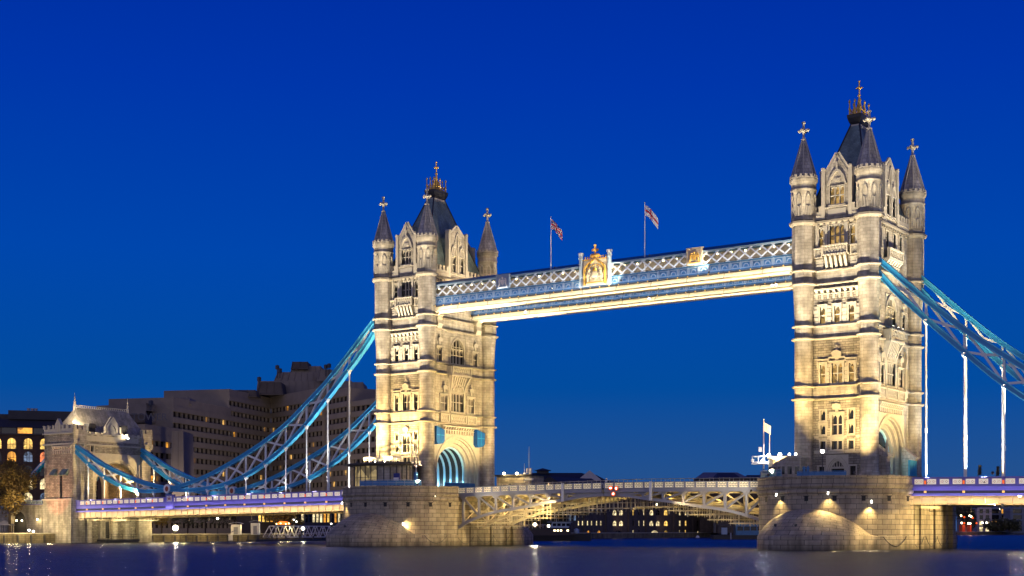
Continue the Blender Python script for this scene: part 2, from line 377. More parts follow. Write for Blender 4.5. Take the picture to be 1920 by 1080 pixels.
# ================================================================ TOWERS
HX, HY = 4.9, 8.7
TX, TY = 5.1, 9.16
def F_front(u, n, v): return (u, -HY - n, v)
def F_right(u, n, v): return (HX + n, u, v)
def F_back(u, n, v): return (-u, HY + n, v)
def F_left(u, n, v): return (-HX - n, -u, v)
def grid_wall(mb, u0, u1, z0, z1, ops, depth=0.55):
    us = sorted({u0, u1, *[o[0] for o in ops], *[o[1] for o in ops]}); zs = sorted({z0, z1, *[o[2] for o in ops], *[o[3] for o in ops]})
    us = [u for u in us if u0 <= u <= u1]; zs = [z for z in zs if z0 <= z <= z1]
    for i in range(len(us) - 1):
        j = 0
        while j < len(zs) - 1:
            cu = (us[i] + us[i + 1]) / 2
            def free(k):
                cz = (zs[k] + zs[k + 1]) / 2
                return not any(o[0] < cu < o[1] and o[2] < cz < o[3] for o in ops)
            if free(j):
                k = j
                while k + 1 < len(zs) - 1 and free(k + 1): k += 1
                mb.add([(us[i], 0, zs[j]), (us[i + 1], 0, zs[j]), (us[i + 1], 0, zs[k + 1]), (us[i], 0, zs[k + 1])], [(0, 1, 2, 3)])
                j = k + 1
            else: j += 1
    for a, b, c, d in ops:
        mb.add([(a, 0, c), (b, 0, c), (b, 0, d), (a, 0, d), (a, -depth, c), (b, -depth, c), (b, -depth, d), (a, -depth, d)],
               [(0, 4, 5, 1), (1, 5, 6, 2), (2, 6, 7, 3), (3, 7, 4, 0)])
def arc(u0, u1, zs, zt, n=8, pointed=True):
    """arch curve from (u0, zs) up to the apex and down to (u1, zs)"""
    c = (u0 + u1) / 2; h = zt - zs; hw = (u1 - u0) / 2; pts = []
    for k in range(2 * n + 1):
        t = -1 + k / n
        y = math.sqrt(max(0, 1 - t * t)) if not pointed else (1 - abs(t) ** 1.9) ** 0.75 * 0.86 + 0.14 * (1 - abs(t))
        pts.append((c + t * hw, zs + h * y))
    return pts
def window(T, parent, u0, u1, z0, z1, nl=1, rows=2, head='cusp', pane=None, surround=0.22, proud=0.12, hood=False, deep=0.42, name='window'):
    fr = MB(T); s = surround
    # surround of dressed stone standing proud of the wall
    fr.box(u0 - s, u0, -0.3, proud, z0 - 0.15, z1 + s); fr.box(u1, u1 + s, -0.3, proud, z0 - 0.15, z1 + s)
    fr.box(u0, u1, -0.3, proud, z1, z1 + s); fr.box(u0 - s - 0.08, u1 + s + 0.08, -0.3, proud + 0.12, z0 - 0.3, z0 - 0.15); fr.box(u0, u1, -0.3, proud - 0.02, z0 - 0.15, z0)
    if hood:
        fr.box(u0 - s - 0.12, u1 + s + 0.12, 0, proud + 0.16, z1 + s, z1 + s + 0.14)
        for a in (u0 - s - 0.12, u1 + s): fr.box(a, a + 0.12, 0, proud + 0.14, z1 - 0.5, z1 + s)
    wl = (u1 - u0) / nl
    for i in range(1, nl): fr.box(u0 + i * wl - 0.07, u0 + i * wl + 0.07, -deep, -0.08, z0, z1)
    for k in range(1, rows): z = z0 + (z1 - z0) * k / rows; fr.box(u0, u1, -deep, -0.12, z - 0.06, z + 0.06)
    if head == 'cusp':
        for i in range(nl):
            a = u0 + i * wl; b = a + wl; zs = z1 - wl * 0.75
            cv = arc(a + 0.06, b - 0.06, zs, z1 - 0.05, 4)
            fr.strip(cv, [(p, z1) for p, q in cv], -deep, -0.15)
    elif head == 'arch':
        zs = z1 - (u1 - u0) * 0.52
        cv = arc(u0, u1, zs, z1 - 0.04, 8)
        fr.strip(cv, [(p, z1) for p, q in cv], -0.3, 0.0)
        fr.strip(arc(u0 - 0.25, u1 + 0.25, zs, z1 + 0.3, 8), cv, -0.05, proud + 0.1)
        for i in range(nl):
            a = u0 + i * wl; b = a + wl; cv2 = arc(a + 0.07, b - 0.07, zs - wl * 0.6, zs + 0.1, 3)
            fr.strip(cv2, [(p, zs + 0.22) for p, q in cv2], -deep, -0.15)
    o = fr.build(name, TRIM, parent)
    g = MB(T); g.add([(u0, -deep, z0), (u1, -deep, z0), (u1, -deep, z1), (u0, -deep, z1)], [(0, 1, 2, 3)])
    g.build('pane', pane or GLASS, o)
    return o
def fleuron(T, parent, u, z0, z1, n=0.1):
    m = MB(T); h = z1 - z0; w = h * 0.22
    m.box(u - w * 0.5, u + w * 0.5, 0, n + 0.1, z0, z0 + h * 0.3)
    m.prism([(u - w * 1.3, z0 + h * 0.3), (u + w * 1.3, z0 + h * 0.3), (u + w * 1.5, z0 + h * 0.55), (u, z0 + h * 0.72), (u - w * 1.5, z0 + h * 0.55)], 0, n + 0.3)
    m.box(u - w * 0.3, u + w * 0.3, 0, n + 0.15, z0 + h * 0.7, z1); m.box(u - w * 0.8, u + w * 0.8, 0, n + 0.15, z0 + h * 0.8, z0 + h * 0.88)
    return m.build('ornament', TRIM, parent)
def baluster_panel(T, parent, u0, u1, z0, z1, n0, n1, name='balustrade', k=None):
    m = MB(T)
    m.box(u0, u1, n0, n1, z0, z0 + 0.16); m.box(u0 - 0.06, u1 + 0.06, n0 - 0.04, n1 + 0.1, z1 - 0.2, z1)
    for a in (u0, u1 - 0.22): m.box(a, a + 0.22, n0, n1 + 0.04, z0 + 0.16, z1 - 0.2)
    m.box(u0 + 0.22, u1 - 0.22, n0, n1 - 0.22, z0 + 0.16, z1 - 0.2)
    k = k or max(2, int((u1 - u0) / 0.55)); w = (u1 - u0 - 0.44) / k
    for i in range(k):
        a = u0 + 0.22 + i * w
        for sg in (0, 1): m.beam((a + w * sg, n1 - 0.17, z0 + 0.16), (a + w * (1 - sg), n1 - 0.17, z1 - 0.2), 0.09, 0.1, (0, 1, 0))
    return m.build(name, TRIM, parent)
def corbels(T, parent, u0, u1, z0, z1, n, k, name='corbel_table'):
    m = MB(T); w = (u1 - u0) / k; h = z1 - z0
    m.box(u0, u1, 0, n, z1 - h * 0.14, z1); m.box(u0, u1, 0, n * 0.45, z0 + h * 0.42, z0 + h * 0.52)
    for i in range(k):
        c = u0 + (i + 0.5) * w
        m.prism([(0.0, z0 + h * 0.5), (n * 0.5, z0 + h * 0.6), (n * 0.9, z1 - h * 0.14), (0.0, z1 - h * 0.14)], c - w * 0.22, c + w * 0.22, 'x') if False else None
        pts = [(c - w * 0.24, 0, z0 + h * 0.52), (c - w * 0.24, n * 0.5, z0 + h * 0.6), (c - w * 0.24, n * 0.92, z1 - h * 0.14), (c - w * 0.24, 0, z1 - h * 0.14)]
        pts += [(p[0] + w * 0.48, p[1], p[2]) for p in pts]
        m.add(pts, [(0, 1, 2, 3), (7, 6, 5, 4), (0, 4, 5, 1), (1, 5, 6, 2)])
        m.box(c - w * 0.2, c + w * 0.2, 0, n * 0.42, z0, z0 + h * 0.42)
    return m.build(name, TRIM, parent)

def cross_finial(cx, cy, z0, z1, mat, parent, arm=0.72, r=0.2, name='cross_finial'):
    m = MB(); h = z1 - z0
    m.lathe([(r * 2.0, z0), (r * 2.1, z0 + h * 0.07), (r * 0.9, z0 + h * 0.14), (r * 0.95, z0 + h * 0.3), (r, z1 - h * 0.12), (r * 1.5, z1 - h * 0.1), (r * 1.5, z1 - h * 0.03), (0.03, z1)], 8, cx, cy)
    zc = z0 + h * 0.52
    for dx, dy in ((1, 0), (0, 1)):
        m.box(cx - arm * dx - r * 0.7 * dy, cx + arm * dx + r * 0.7 * dy, cy - arm * dy - r * 0.7 * dx, cy + arm * dy + r * 0.7 * dx, zc - r * 0.7, zc + r * 0.7)
        for s in (-1, 1): m.ball((cx + s * arm * dx, cy + s * arm * dy, zc), r * 1.25, 6)
    m.lathe([(r * 1.0, zc - r * 2), (r * 2.0, zc), (r * 1.0, zc + r * 2)], 8, cx, cy)
    return m.build(name, mat, parent)

def tower(X, label, lit, south):
    t = empty('bridge_tower', (X, 0, 0), label, 'tower', 'the two great bridge towers')
    faces = {'front': F_front, 'right': F_right, 'back': F_back, 'left': F_left}
    zb, zt = 9.4, 49.0
    # ---- openings
    opsY = [(-1.75, 1.75, 9.5, 13.9), (-2.95, -1.95, 9.7, 12.3), (1.95, 2.95, 9.7, 12.3)]
    winY = [(-0.8, 0.8, 16.95, 19.9, 2, 2, 'cusp', True), (-0.8, 0.8, 14.75, 16.0, 2, 1, 'none', False)]
    for s in (-1, 1): winY += [(s * 2.2 - 0.38, s * 2.2 + 0.38, 19.15, 20.6, 1, 1, 'cusp', False), (s * 2.2 - 0.38, s * 2.2 + 0.38, 17.05, 18.4, 1, 1, 'cusp', True), (s * 2.2 - 0.38, s * 2.2 + 0.38, 14.75, 16.0, 1, 1, 'none', False)]
    winY += [(-0.82, 0.82, 24.6, 27.5, 2, 2, 'cusp', True)] + [(s * 2.25 - 0.4, s * 2.25 + 0.4, 24.6, 27.4, 1, 2, 'cusp', True) for s in (-1, 1)]
    winY += [(c - 0.42, c + 0.42, 33.55, 36.0, 1, 2, 'cusp', True) for c in (-2.25, 0.0, 2.25)]
    winY += [(-1.12, 1.12, 45.0, 47.95, 3, 2, 'cusp', False)] + [(s * 2.45 - 0.35, s * 2.45 + 0.35, 45.0, 47.7, 1, 2, 'cusp', False) for s in (-1, 1)]
    winX = [(-1.9, 1.9, 24.65, 28.1, 4, 2, 'cusp', False)] + [(s * 4.05 - 1.02, s * 4.05 + 1.02, 24.65, 27.4, 3, 2, 'cusp', True) for s in (-1, 1)]
    winX += [(-2.0, 2.0, 33.45, 38.1, 4, 3, 'arch', False)] + [(s * 5.4 - 0.7, s * 5.4 + 0.7, 33.5, 36.0, 2, 2, 'cusp', True) for s in (-1, 1)]
    winX += [(c - 0.5, c + 0.5, 45.0, 47.7, 1, 2, 'cusp', False) for c in (-4.2, -1.5, 1.5, 4.2)]
    for nm, T in faces.items():
        isY = nm in ('front', 'back'); U = 4.7 if isY else 8.6
        w = MB(T)
        ops = [o[:4] for o in (winY if isY else winX)] + (opsY if isY else [(-6.9, 6.9, 9.4, 20.4)])
        grid_wall(w, -U, U, zb, zt, ops)
        w.build('wall', RAG if isY else PORT, t)
        # windows
        for q in (winY if isY else winX):
            pane = GLASS
            if lit and isY and (q[2] in (24.6, 33.55, 45.0)) and random.random() < 0.7: pane = LITW
            window(T, t, q[0], q[1], q[2], q[3], q[4], q[5], q[6], pane, hood=q[7], surround=0.24 if isY else 0.2)
        if isY:
            # pointed doorway with mouldings, door leaf and lintel
            d = MB(T)
            for k, (hw, top) in enumerate(((1.75, 13.85), (1.5, 13.6), (1.25, 13.3))):
                a = arc(-hw, hw, 11.9, top, 7); b = arc(-hw + 0.25, hw - 0.25, 11.9, top - 0.3, 7)
                d.strip([(-hw, 9.6)] + a + [(hw, 9.6)], [(-hw + 0.25, 9.6)] + b + [(hw - 0.25, 9.6)], -0.12 - 0.14 * k - 0.2, 0.1 - 0.14 * k)
            a = arc(-1.75, 1.75, 11.9, 13.85, 7)
            d.strip(a, [(p, 13.95) for p, q in a], -0.3, 0.02)
            d.box(-1.05, 1.05, -0.5, -0.2, 11.9, 12.2)
            for s in (-0.6, -0.2, 0.2, 0.6): d.box(s - 0.05, s + 0.05, -0.5, -0.3, 12.2, 13.2)
            door = d.build('doorway', TRIM, t)
            g = MB(T); g.box(-1.2, 1.2, -0.62, -0.5, 9.6, 13.6); g.build('door_leaf', DARK, door)
            for s in (-1, 1):
                window(T, t, s * 2.45 - 0.45, s * 2.45 + 0.45, 9.75, 12.25, 1, 1, 'none', DARK, name='side_door')
            # white quoin bands between the small windows
            for q in [(a_, c_, 0.0, 0.05, z0, z1) for z0, z1 in ((14.2, 14.68), (16.45, 16.8)) for a_, c_ in ((-3.6, -2.9), (-1.5, -1.15), (1.15, 1.5), (2.9, 3.6))] + [(-2.9, -1.5, 0, 0.05, 14.2, 14.42), (1.5, 2.9, 0, 0.05, 14.2, 14.42), (-1.15, 1.15, 0, 0.08, 16.15, 16.62), (-1.15, 1.15, 0, 0.3, 14.12, 14.4)]:
                b = MB(T); b.box(*q); b.build('stone_band', TRIM, t)
            fleuron(T, t, 0, 20.1, 22.2); fleuron(T, t, 0, 27.8, 30.2)
            # stepped hood over the second-stage group, and blocky jamb stones of the third stage
            h = MB(T)
            h.box(-3.15, -1.3, 0, 0.22, 28.0, 28.25); h.box(1.3, 3.15, 0, 0.22, 28.0, 28.25); h.box(-1.3, 1.3, 0, 0.22, 28.25, 28.5)
            for s in (-1, 1): h.box(s * 1.3 - 0.11, s * 1.3 + 0.11, 0, 0.2, 27.7, 28.3); h.box(s * 3.05 - 0.1, s * 3.05 + 0.1, 0, 0.2, 27.2, 28.0)
            for c in (-3.25, -1.2, 1.2, 3.25):
                j = MB(T)
                for k in range(5): j.box(c - 0.3 - 0.08 * (k % 2), c + 0.3 + 0.08 * (k % 2), 0, 0.14 + 0.08 * (k % 2), 33.4 + 0.56 * k, 33.4 + 0.56 * (k + 1) - 0.06)
                j.build('jamb_stones', TRIM, t)
            for c in (-1.5, 1.5):
                j = MB(T)
                for k in range(5): j.box(c - 0.28 - 0.05 * (k % 2), c + 0.28 + 0.05 * (k % 2), 0, 0.1 + 0.06 * (k % 2), 24.55 + 0.6 * k, 24.55 + 0.6 * (k + 1) - 0.06)
                j.build('jamb_stones', TRIM, t)
            h.build('hood_mould', TRIM, t)
            corbels(T, t, -3.6, 3.6, 37.2, 38.7, 0.5, 8)
            # oriel balcony of the fourth stage
            baluster_panel(T, t, -1.95, 1.95, 43.5, 45.0, 0.55, 0.95, 'balcony')
            for s in (-1, 1): baluster_panel(T, t, min(s * 2.15, s * 3.5), max(s * 2.15, s * 3.5), 43.3, 44.8, 0.0, 0.4, 'balcony')
            f = MB(T); f.box(-1.95, 1.95, 0, 0.55, 43.5, 43.75); f.build('balcony_floor', TRIM, t)
            c = MB(T)
            for i in range(5):
                u = -1.5 + 0.75 * i
                pts = [(u - 0.2, 0, 41.55), (u - 0.2, 0.25, 41.7), (u - 0.2, 0.9, 43.2), (u - 0.2, 0.9, 43.5), (u - 0.2, 0, 43.5)]
                pts += [(p[0] + 0.4, p[1], p[2]) for p in pts]
                c.add(pts, [(0, 1, 2, 3, 4), (9, 8, 7, 6, 5), (0, 5, 6, 1), (1, 6, 7, 2), (2, 7, 8, 3)])
            for i in range(4): c.box(-3.55, -2.1, 0, 0.12 + 0.05 * (i % 2), 41.6 + 0.4 * i, 41.94 + 0.4 * i); c.box(2.1, 3.55, 0, 0.12 + 0.05 * (i % 2), 41.6 + 0.4 * i, 41.94 + 0.4 * i)
            c.build('balcony_bracket', TRIM, t)
            for u in (-3.1, -1.6, 1.6, 3.1):
                bl = MB(T); bl.box(u - 0.17, u + 0.17, 0, 0.3, 44.9, 48.2); bl.build('pilaster', TRIM, t)
        else:
            # moulded archway, recessed in steps
            a = MB(T); zs = 13.8
            def semi(r, n=16): return [(-r, 9.4)] + [(-r * math.cos(math.pi * k / n), zs + r * 0.98 * math.sin(math.pi * k / n)) for k in range(n + 1)] + [(r, 9.4)]
            radii = [6.55, 6.2, 5.9, 5.55, 5.2, 4.9, 4.55]
            ov = semi(6.55); a.strip(ov, [(-6.95, 9.4)] + [(max(-6.95, min(6.95, p * 1.6)), 20.45) if 0 < k < 16 else (p / abs(p) * 6.95, q) for k, (p, q) in enumerate(ov[1:-1])] + [(6.95, 9.4)], -0.7, 0.0)
            for k in range(6):
                o1, o2 = radii[k], radii[k + 1]
                n1 = 0.16 if k == 0 else (-0.12 - 0.27 * k + (0.2 if k % 2 else 0))
                a.strip(semi(o1), semi(o2), -2.0, n1)
            a.build('archway', TRIM, t)
            corbels(T, t, -5.0, 5.0, 20.45, 21.9, 0.55, 13)
            for u0, u1 in ((-5.4, -2.75), (-2.4, 2.4), (2.75, 5.4)): baluster_panel(T, t, u0, u1, 22.5, 24.05, 0.06, 0.4, 'carved_panel')
            # balcony under the great arched window, carried on a bell-shaped corbel
            baluster_panel(T, t, -2.9, 2.9, 31.25, 32.85, 0.85, 1.2, 'balcony', 8)
            f = MB(T); f.box(-3.0, 3.0, 0, 1.25, 31.0, 31.25)
            for s in (-1, 1): f.box(s * 2.9 - 0.18, s * 2.9 + 0.18, 0, 1.0, 31.25, 32.8)
            f.build('balcony_floor', TRIM, t)
            c = MB(T)
            for s in (-1, 1):
                pts = [(s * 2.2, 0, 25.2), (s * 2.2, 0.15, 25.4), (s * 2.2, 0.15, 28.3), (s * 2.3, 0.5, 29.6), (s * 2.75, 1.15, 31.0), (s * 2.75, 0, 31.0)]
                pts += [(p[0] - s * 0.32, p[1], p[2]) for p in pts]
                c.add(pts, [(0, 1, 2, 3, 4, 5), (11, 10, 9, 8, 7, 6), (0, 6, 7, 1), (1, 7, 8, 2), (2, 8, 9, 3), (3, 9, 10, 4)])
            for i in range(6):
                u = -1.6 + 0.64 * i
                pts = [(u - 0.14, 0, 28.7), (u - 0.14, 0.3, 29.2), (u - 0.14, 1.0, 31.0), (u - 0.14, 0, 31.0)]; pts += [(p[0] + 0.28, p[1], p[2]) for p in pts]
                c.add(pts, [(0, 1, 2, 3), (7, 6, 5, 4), (0, 4, 5, 1), (1, 5, 6, 2)])
            c.strip(arc(-1.9, 1.9, 28.4, 29.9, 6), arc(-1.6, 1.6, 28.4, 29.5, 6), 0, 0.35)
            c.build('balcony_bracket', TRIM, t)
            for s in (-1, 1): fleuron(T, t, s * 5.4, 36.5, 38.4); fleuron(T, t, s * 4.05, 27.9, 29.9, 0.15)
            if south:
                baluster_panel(T, t, -2.9, 2.9, 43.5, 45.0, 0.6, 1.0, 'balcony', 8)
                corbels(T, t, -2.9, 2.9, 41.6, 43.5, 0.95, 6, 'balcony_bracket')
                for s in (-1, 1):   # canopied niches either side of the second-stage windows
                    n = MB(T); u = s * 5.9
                    n.box(u - 0.45, u + 0.45, 0, 0.5, 23.2, 24.3); n.box(u - 0.5, u - 0.32, 0, 0.5, 24.3, 27.6); n.box(u + 0.32, u + 0.5, 0, 0.5, 24.3, 27.6)
                    n.prism([(u - 0.6, 27.6), (u + 0.6, 27.6), (u, 29.6)], 0, 0.55); n.box(u - 0.12, u + 0.12, 0.1, 0.4, 29.3, 30.3)
                    n.build('niche', TRIM, t)
            if not south and nm == 'right' or south and nm == 'left':
                for s in (-1, 1):
                    m = MB(T); u = s * 5.9
                    prof = [(0, 39.3), (0.5, 39.5), (0.75, 40.2), (0.55, 40.9), (0.7, 41.6), (1.5, 42.4), (1.5, 43.0), (0, 43.0)]
                    pts = [(u - 0.75, n, z) for n, z in prof] + [(u + 0.75, n, z) for n, z in prof]; k = len(prof)
                    m.add(pts, [tuple(range(k)), tuple(range(2 * k - 1, k - 1, -1))] + [(i, k + i, k + i + 1, i + 1) for i in range(k - 1)])
                    m.build('walkway_bracket', TRIM, t)
        # gabled dormer with its window
        hw, pk, sh = (2.1, 58.5, 55.4) if isY else (2.6, 58.7, 56.6)
        gm = MB(T)
        gops = [(-1.1, 1.1, 51.1, 53.7)] if isY else [(-1.85, -0.55, 50.3, 53.2), (0.55, 1.85, 50.3, 53.2)]
        grid_wall(gm, -hw, hw, 49.0, sh, gops, 0.5)
        gm.prism([(-hw, sh), (hw, sh), (hw * 0.86, sh + 0.25), (0, pk), (-hw * 0.86, sh + 0.25)], -0.5, 0.0)
        gm.box(-hw, -hw + 0.01, -0.5, 0, 49, sh); gm.box(hw - 0.01, hw, -0.5, 0, 49, sh)
        gable = gm.build('gable', PORT, t)
        cp = MB(T)
        for s in (-1, 1):
            cp.beam((s * hw * 0.95, -0.2, sh + 0.1), (0, -0.2, pk + 0.12), 0.75, 0.28, (0, 1, 0))
            cp.box(s * hw - 0.28, s * hw + 0.28, -0.55, 0.28, 49.0, sh + 0.9); cp.prism([(s * hw - 0.36, sh + 0.9), (s * hw + 0.36, sh + 0.9), (s * hw + 0.2, sh + 1.25), (s * hw - 0.2, sh + 1.25)], -0.6, 0.34)
        cp.box(-hw, hw, 0, 0.2, 50.55 if isY else 49.7, 50.75 if isY else 49.9)
        if isY: cp.strip(arc(-1.5, 1.5, 53.9, 56.3, 6), arc(-1.2, 1.2, 53.9, 55.8, 6), 0, 0.22); cp.box(-0.16, 0.16, 0, 0.24, 56.2, 57.3); cp.box(-0.5, 0.5, 0, 0.1, 54.4, 54.9); cp.box(-1.4, 1.4, 0, 0.12, 49.4, 50.4)
        else:
            for c in (-1.2, 1.2): cp.strip(arc(c - 0.95, c + 0.95, 53.3, 55.2, 6), arc(c - 0.72, c + 0.72, 53.3, 54.8, 6), 0, 0.22)
            cp.strip(arc(-0.9, 0.9, 55.6, 57.6, 6), arc(-0.65, 0.65, 55.6, 57.2, 6), 0, 0.18); cp.box(-0.15, 0.15, 0, 0.25, 49.9, 57.0)
        cp.build('coping', TRIM, gable)
        for q in gops: window(T, gable, q[0], q[1], q[2], q[3], 3 if isY else 2, 2, 'cusp', LITW if (lit and isY) else GLASS, surround=0.14)
        rf = MB(T); dep = -4.2 if isY else -3.4
        for s in (-1, 1):
            rf.add([(0, -0.5, pk - 0.2), (0, dep, pk - 0.2), (s * hw, dep, sh - 0.2), (s * hw, -0.5, sh - 0.2), (s * hw, dep, 49), (s * hw, -0.5, 49)], [(0, 1, 2, 3), (3, 2, 4, 5)])
        rf.build('gable_roof', SLATE, gable)
        # battlements between the gable and the corner turrets
        pm = MB(T)
        for s in (-1, 1):
            a, b = hw + 0.3, (TX if isY else TY) - 1.5
            lo, hi = (a, b) if s > 0 else (-b, -a)
            pm.box(lo, hi, -0.35, 0.25, 49.0, 50.15)
            k = max(1, int((hi - lo) / 1.0)); w = (hi - lo) / (2 * k + 1)
            for i in range(k + 1): pm.box(lo + 2 * i * w, lo + (2 * i + 1) * w, -0.35, 0.25, 50.15, 50.85); pm.box(lo + 2 * i * w - 0.04, lo + (2 * i + 1) * w + 0.04, -0.4, 0.3, 50.85, 50.98)
            pm.box(lo, hi, 0.25, 0.32, 49.5, 49.62)
        pm.build('battlement', TRIM, t)
    # ---- corner turrets
    for sx in (-1, 1):
        for sy in (-1, 1):
            cx, cy = sx * TX, sy * TY
            m = MB(); ph = R(22.5)
            m.lathe([(1.62, 9.4), (1.62, 10.9), (1.42, 11.3), (1.36, 11.6), (1.36, 33.8)], 24, cx, cy)
            # round shaft splays into the octagon
            n = 24; prof = []
            pts = []; fs = []; uvs = []
            zz = [33.8, 35.0, 36.4, 37.6, 38.8, 39.4]
            for j, z in enumerate(zz):
                k = j / (len(zz) - 1); k = k * k * (3 - 2 * k)
                for i in range(n):
                    a = 2 * math.pi * i / n; oc = 1.72 * math.cos(math.pi / 8) / math.cos(((a - ph + math.pi / 8) % (math.pi / 4)) - math.pi / 8)
                    spike = 0.12 * (1 if i % 3 == 0 else 0) * math.sin(math.pi * k)
                    r = 1.36 * (1 - k) + oc * k - spike
                    pts.append((cx + r * math.cos(a), cy + r * math.sin(a), z))
            for j in range(len(zz) - 1):
                for i in range(n):
                    k = (i + 1) % n; fs.append((j * n + i, j * n + k, (j + 1) * n + k, (j + 1) * n + i))
                    uvs.append(tuple((1.5 * 2 * math.pi * q / n, zz[jj]) for q, jj in ((i, j), (i + 1, j), (i + 1, j + 1), (i, j + 1))))
            m.add(pts, fs, uvs)
            m.lathe([(1.72, 39.4), (1.72, 49.0)], 8, cx, cy, ph=ph)
            m.lathe([(1.86, 49.0), (1.86, 53.4), (1.95, 53.5), (1.95, 53.7), (1.86, 53.8), (1.86, 54.5), (2.1, 54.8), (2.1, 55.3), (1.7, 55.3)], 8, cx, cy, ph=ph)
            tur = m.build('turret', PORT, t, smooth=True)
            mer = MB()
            for i in range(8):
                a = math.pi / 4 * i; r = 1.86 * math.cos(math.pi / 8); ca, sa = math.cos(a), math.sin(a)
                N = lambda u, n_, z, ca=ca, sa=sa, r=r, cx=cx, cy=cy: (cx + ca * (r + n_) - sa * u, cy + sa * (r + n_) + ca * u, z)
                q = MB(N); q.strip([(-0.45, 49.6)] + arc(-0.45, 0.45, 52.0, 53.0, 4) + [(0.45, 49.6)], [(-0.32, 49.6)] + arc(-0.32, 0.32, 52.0, 52.7, 4) + [(0.32, 49.6)], 0, 0.08)
                q.box(-0.12, 0.12, 0, 0.1, 49.6, 51.0); q.box(-0.3, 0.3, 0, 0.07, 51.0, 51.1); q.build('blind_arch', TRIM, tur)
                mer.T = N
                for b in (-0.4, 0.4): mer.box(b - 0.2, b + 0.2, -0.1, 0.26, 55.3, 55.75)
            mer.T = None; mer.lathe([(1.75, 55.28), (2.12, 55.28), (2.12, 55.4), (1.75, 55.4)], 8, cx, cy, ph=ph)
            mer.build('turret_parapet', TRIM, tur)
            sp = MB(); sp.lathe([(1.98, 55.3), (1.93, 55.6), (0.34, 61.0), (0.30, 61.2)], 8, cx, cy, ph=ph); spire = sp.build('spire', SPIRE, tur)
            rb = MB()
            for i in range(8):
                a = ph + math.pi / 4 * i; rb.tube((cx + 1.93 * math.cos(a), cy + 1.93 * math.sin(a), 55.55), (cx + 0.32 * math.cos(a), cy + 0.32 * math.sin(a), 61.1), 0.08, 4)
            rb.build('spire_rib', TRIM, tur)
            cross_finial(cx, cy, 61.1, 64.0, TRIM, tur, 0.72, 0.2)
    # ---- string courses round walls and turrets
    for z, h, pr in ((22.1, 0.34, 0.46), (24.0, 0.3, 0.4), (31.1, 0.34, 0.46), (33.0, 0.3, 0.4), (39.2, 0.36, 0.46), (41.2, 0.32, 0.42), (48.2, 0.75, 0.46), (10.9, 0.3, 0.16)):
        m = MB()
        for T, U in ((F_front, 4.2), (F_back, 4.2), (F_right, 8.2), (F_left, 8.2)):
            m.T = T
            if z < 12:
                if U > 5: continue
                for a, b in ((-4.2, -3.2), (3.2, 4.2)): m.box(a, b, 0.002, pr, z, z + h)
                continue
            m.prism([(0.002, z), (pr * 0.5, z), (pr, z + h * 0.45), (pr, z + h * 0.8), (pr * 0.6, z + h), (0.002, z + h)], 0, 0, 'x') if False else None
            k = [(0.002, z), (pr * 0.5, z), (pr, z + h * 0.4), (pr, z + h * 0.8), (0.002, z + h)]
            pts = [(-U, n, q) for n, q in k] + [(U, n, q) for n, q in k]
            m.add(pts, [(0, 1, 2, 3, 4), (9, 8, 7, 6, 5)] + [(i, 5 + i, 6 + i, i + 1) for i in range(4)])
            if z > 48:
                nb = int(U * 2 / 0.9)
                for i in range(nb): u = -U + (i + 0.5) * 2 * U / nb; m.box(u - 0.16, u + 0.16, pr * 0.5, pr + 0.02, z - 0.22, z + 0.06)
        m.T = None
        for sx in (-1, 1):
            for sy in (-1, 1):
                oc = z > 39; r = 1.72 if oc else 1.36
                m.lathe([(r - 0.05, z), (r + pr * 0.5, z), (r + pr, z + h * 0.4), (r + pr, z + h * 0.8), (r - 0.05, z + h)], 8 if oc else 24, sx * TX, sy * TY, ph=R(22.5) if oc else 0, cap=False)
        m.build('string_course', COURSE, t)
    # smooth ashlar bands between the paired courses
    for z0, z1 in ((22.5, 24.0), (31.5, 33.0), (39.6, 41.2)):
        for T, U in ((F_front, 4.2), (F_back, 4.2)):
            m = MB(T); m.box(-U, U, 0.001, 0.1, z0, z1); m.build('ashlar_band', PORT, t)
    # ---- main roof with dark crown and gilded crest
    m = MB()
    b = [(-4.75, -8.35), (4.75, -8.35), (4.75, 8.35), (-4.75, 8.35)]; tp = [(-0.65, -1.6), (0.65, -1.6), (0.65, 1.6), (-0.65, 1.6)]
    m.add([(x, y, 50) for x, y in b] + [(x, y, 64.6) for x, y in tp], [(0, 1, 5, 4), (1, 2, 6, 5), (2, 3, 7, 6), (3, 0, 4, 7), (4, 5, 6, 7)])
    m.box(-4.6, 4.6, -8.4, 8.4, 49.0, 49.6)
    roof = m.build('roof', SLATE, t)
    m = MB()
    for (x, y), (X2, Y2) in zip(b, tp): m.tube((x, y, 50), (X2, Y2, 64.6), 0.13, 6)
    m.build('roof_hip', LEAD, roof)
    m = MB(); m.box(-0.78, 0.78, -1.75, 1.75, 64.2, 64.5)
    for i in range(7):
        y = -1.5 + 0.5 * i
        for s in (-1, 1): m.box(s * 0.78 - 0.1, s * 0.78 + 0.1, y - 0.1, y + 0.1, 63.9, 64.2)
    m.build('roof_frieze', TRIM, roof)
    m = MB()
    pts = []
    for hx, hy, z in ((0.72, 1.7, 64.5), (0.9, 1.9, 64.9), (1.1, 2.1, 65.5), (1.15, 2.15, 66.0)): pts += [(-hx, -hy, z), (hx, -hy, z), (hx, hy, z), (-hx, hy, z)]
    m.add(pts, [(4 * j + k, 4 * j + (k + 1) % 4, 4 * j + 4 + (k + 1) % 4, 4 * j + 4 + k) for j in range(3) for k in range(4)] + [(12, 13, 14, 15)])
    m.build('roof_crown', LEAD, roof)
    m = MB()
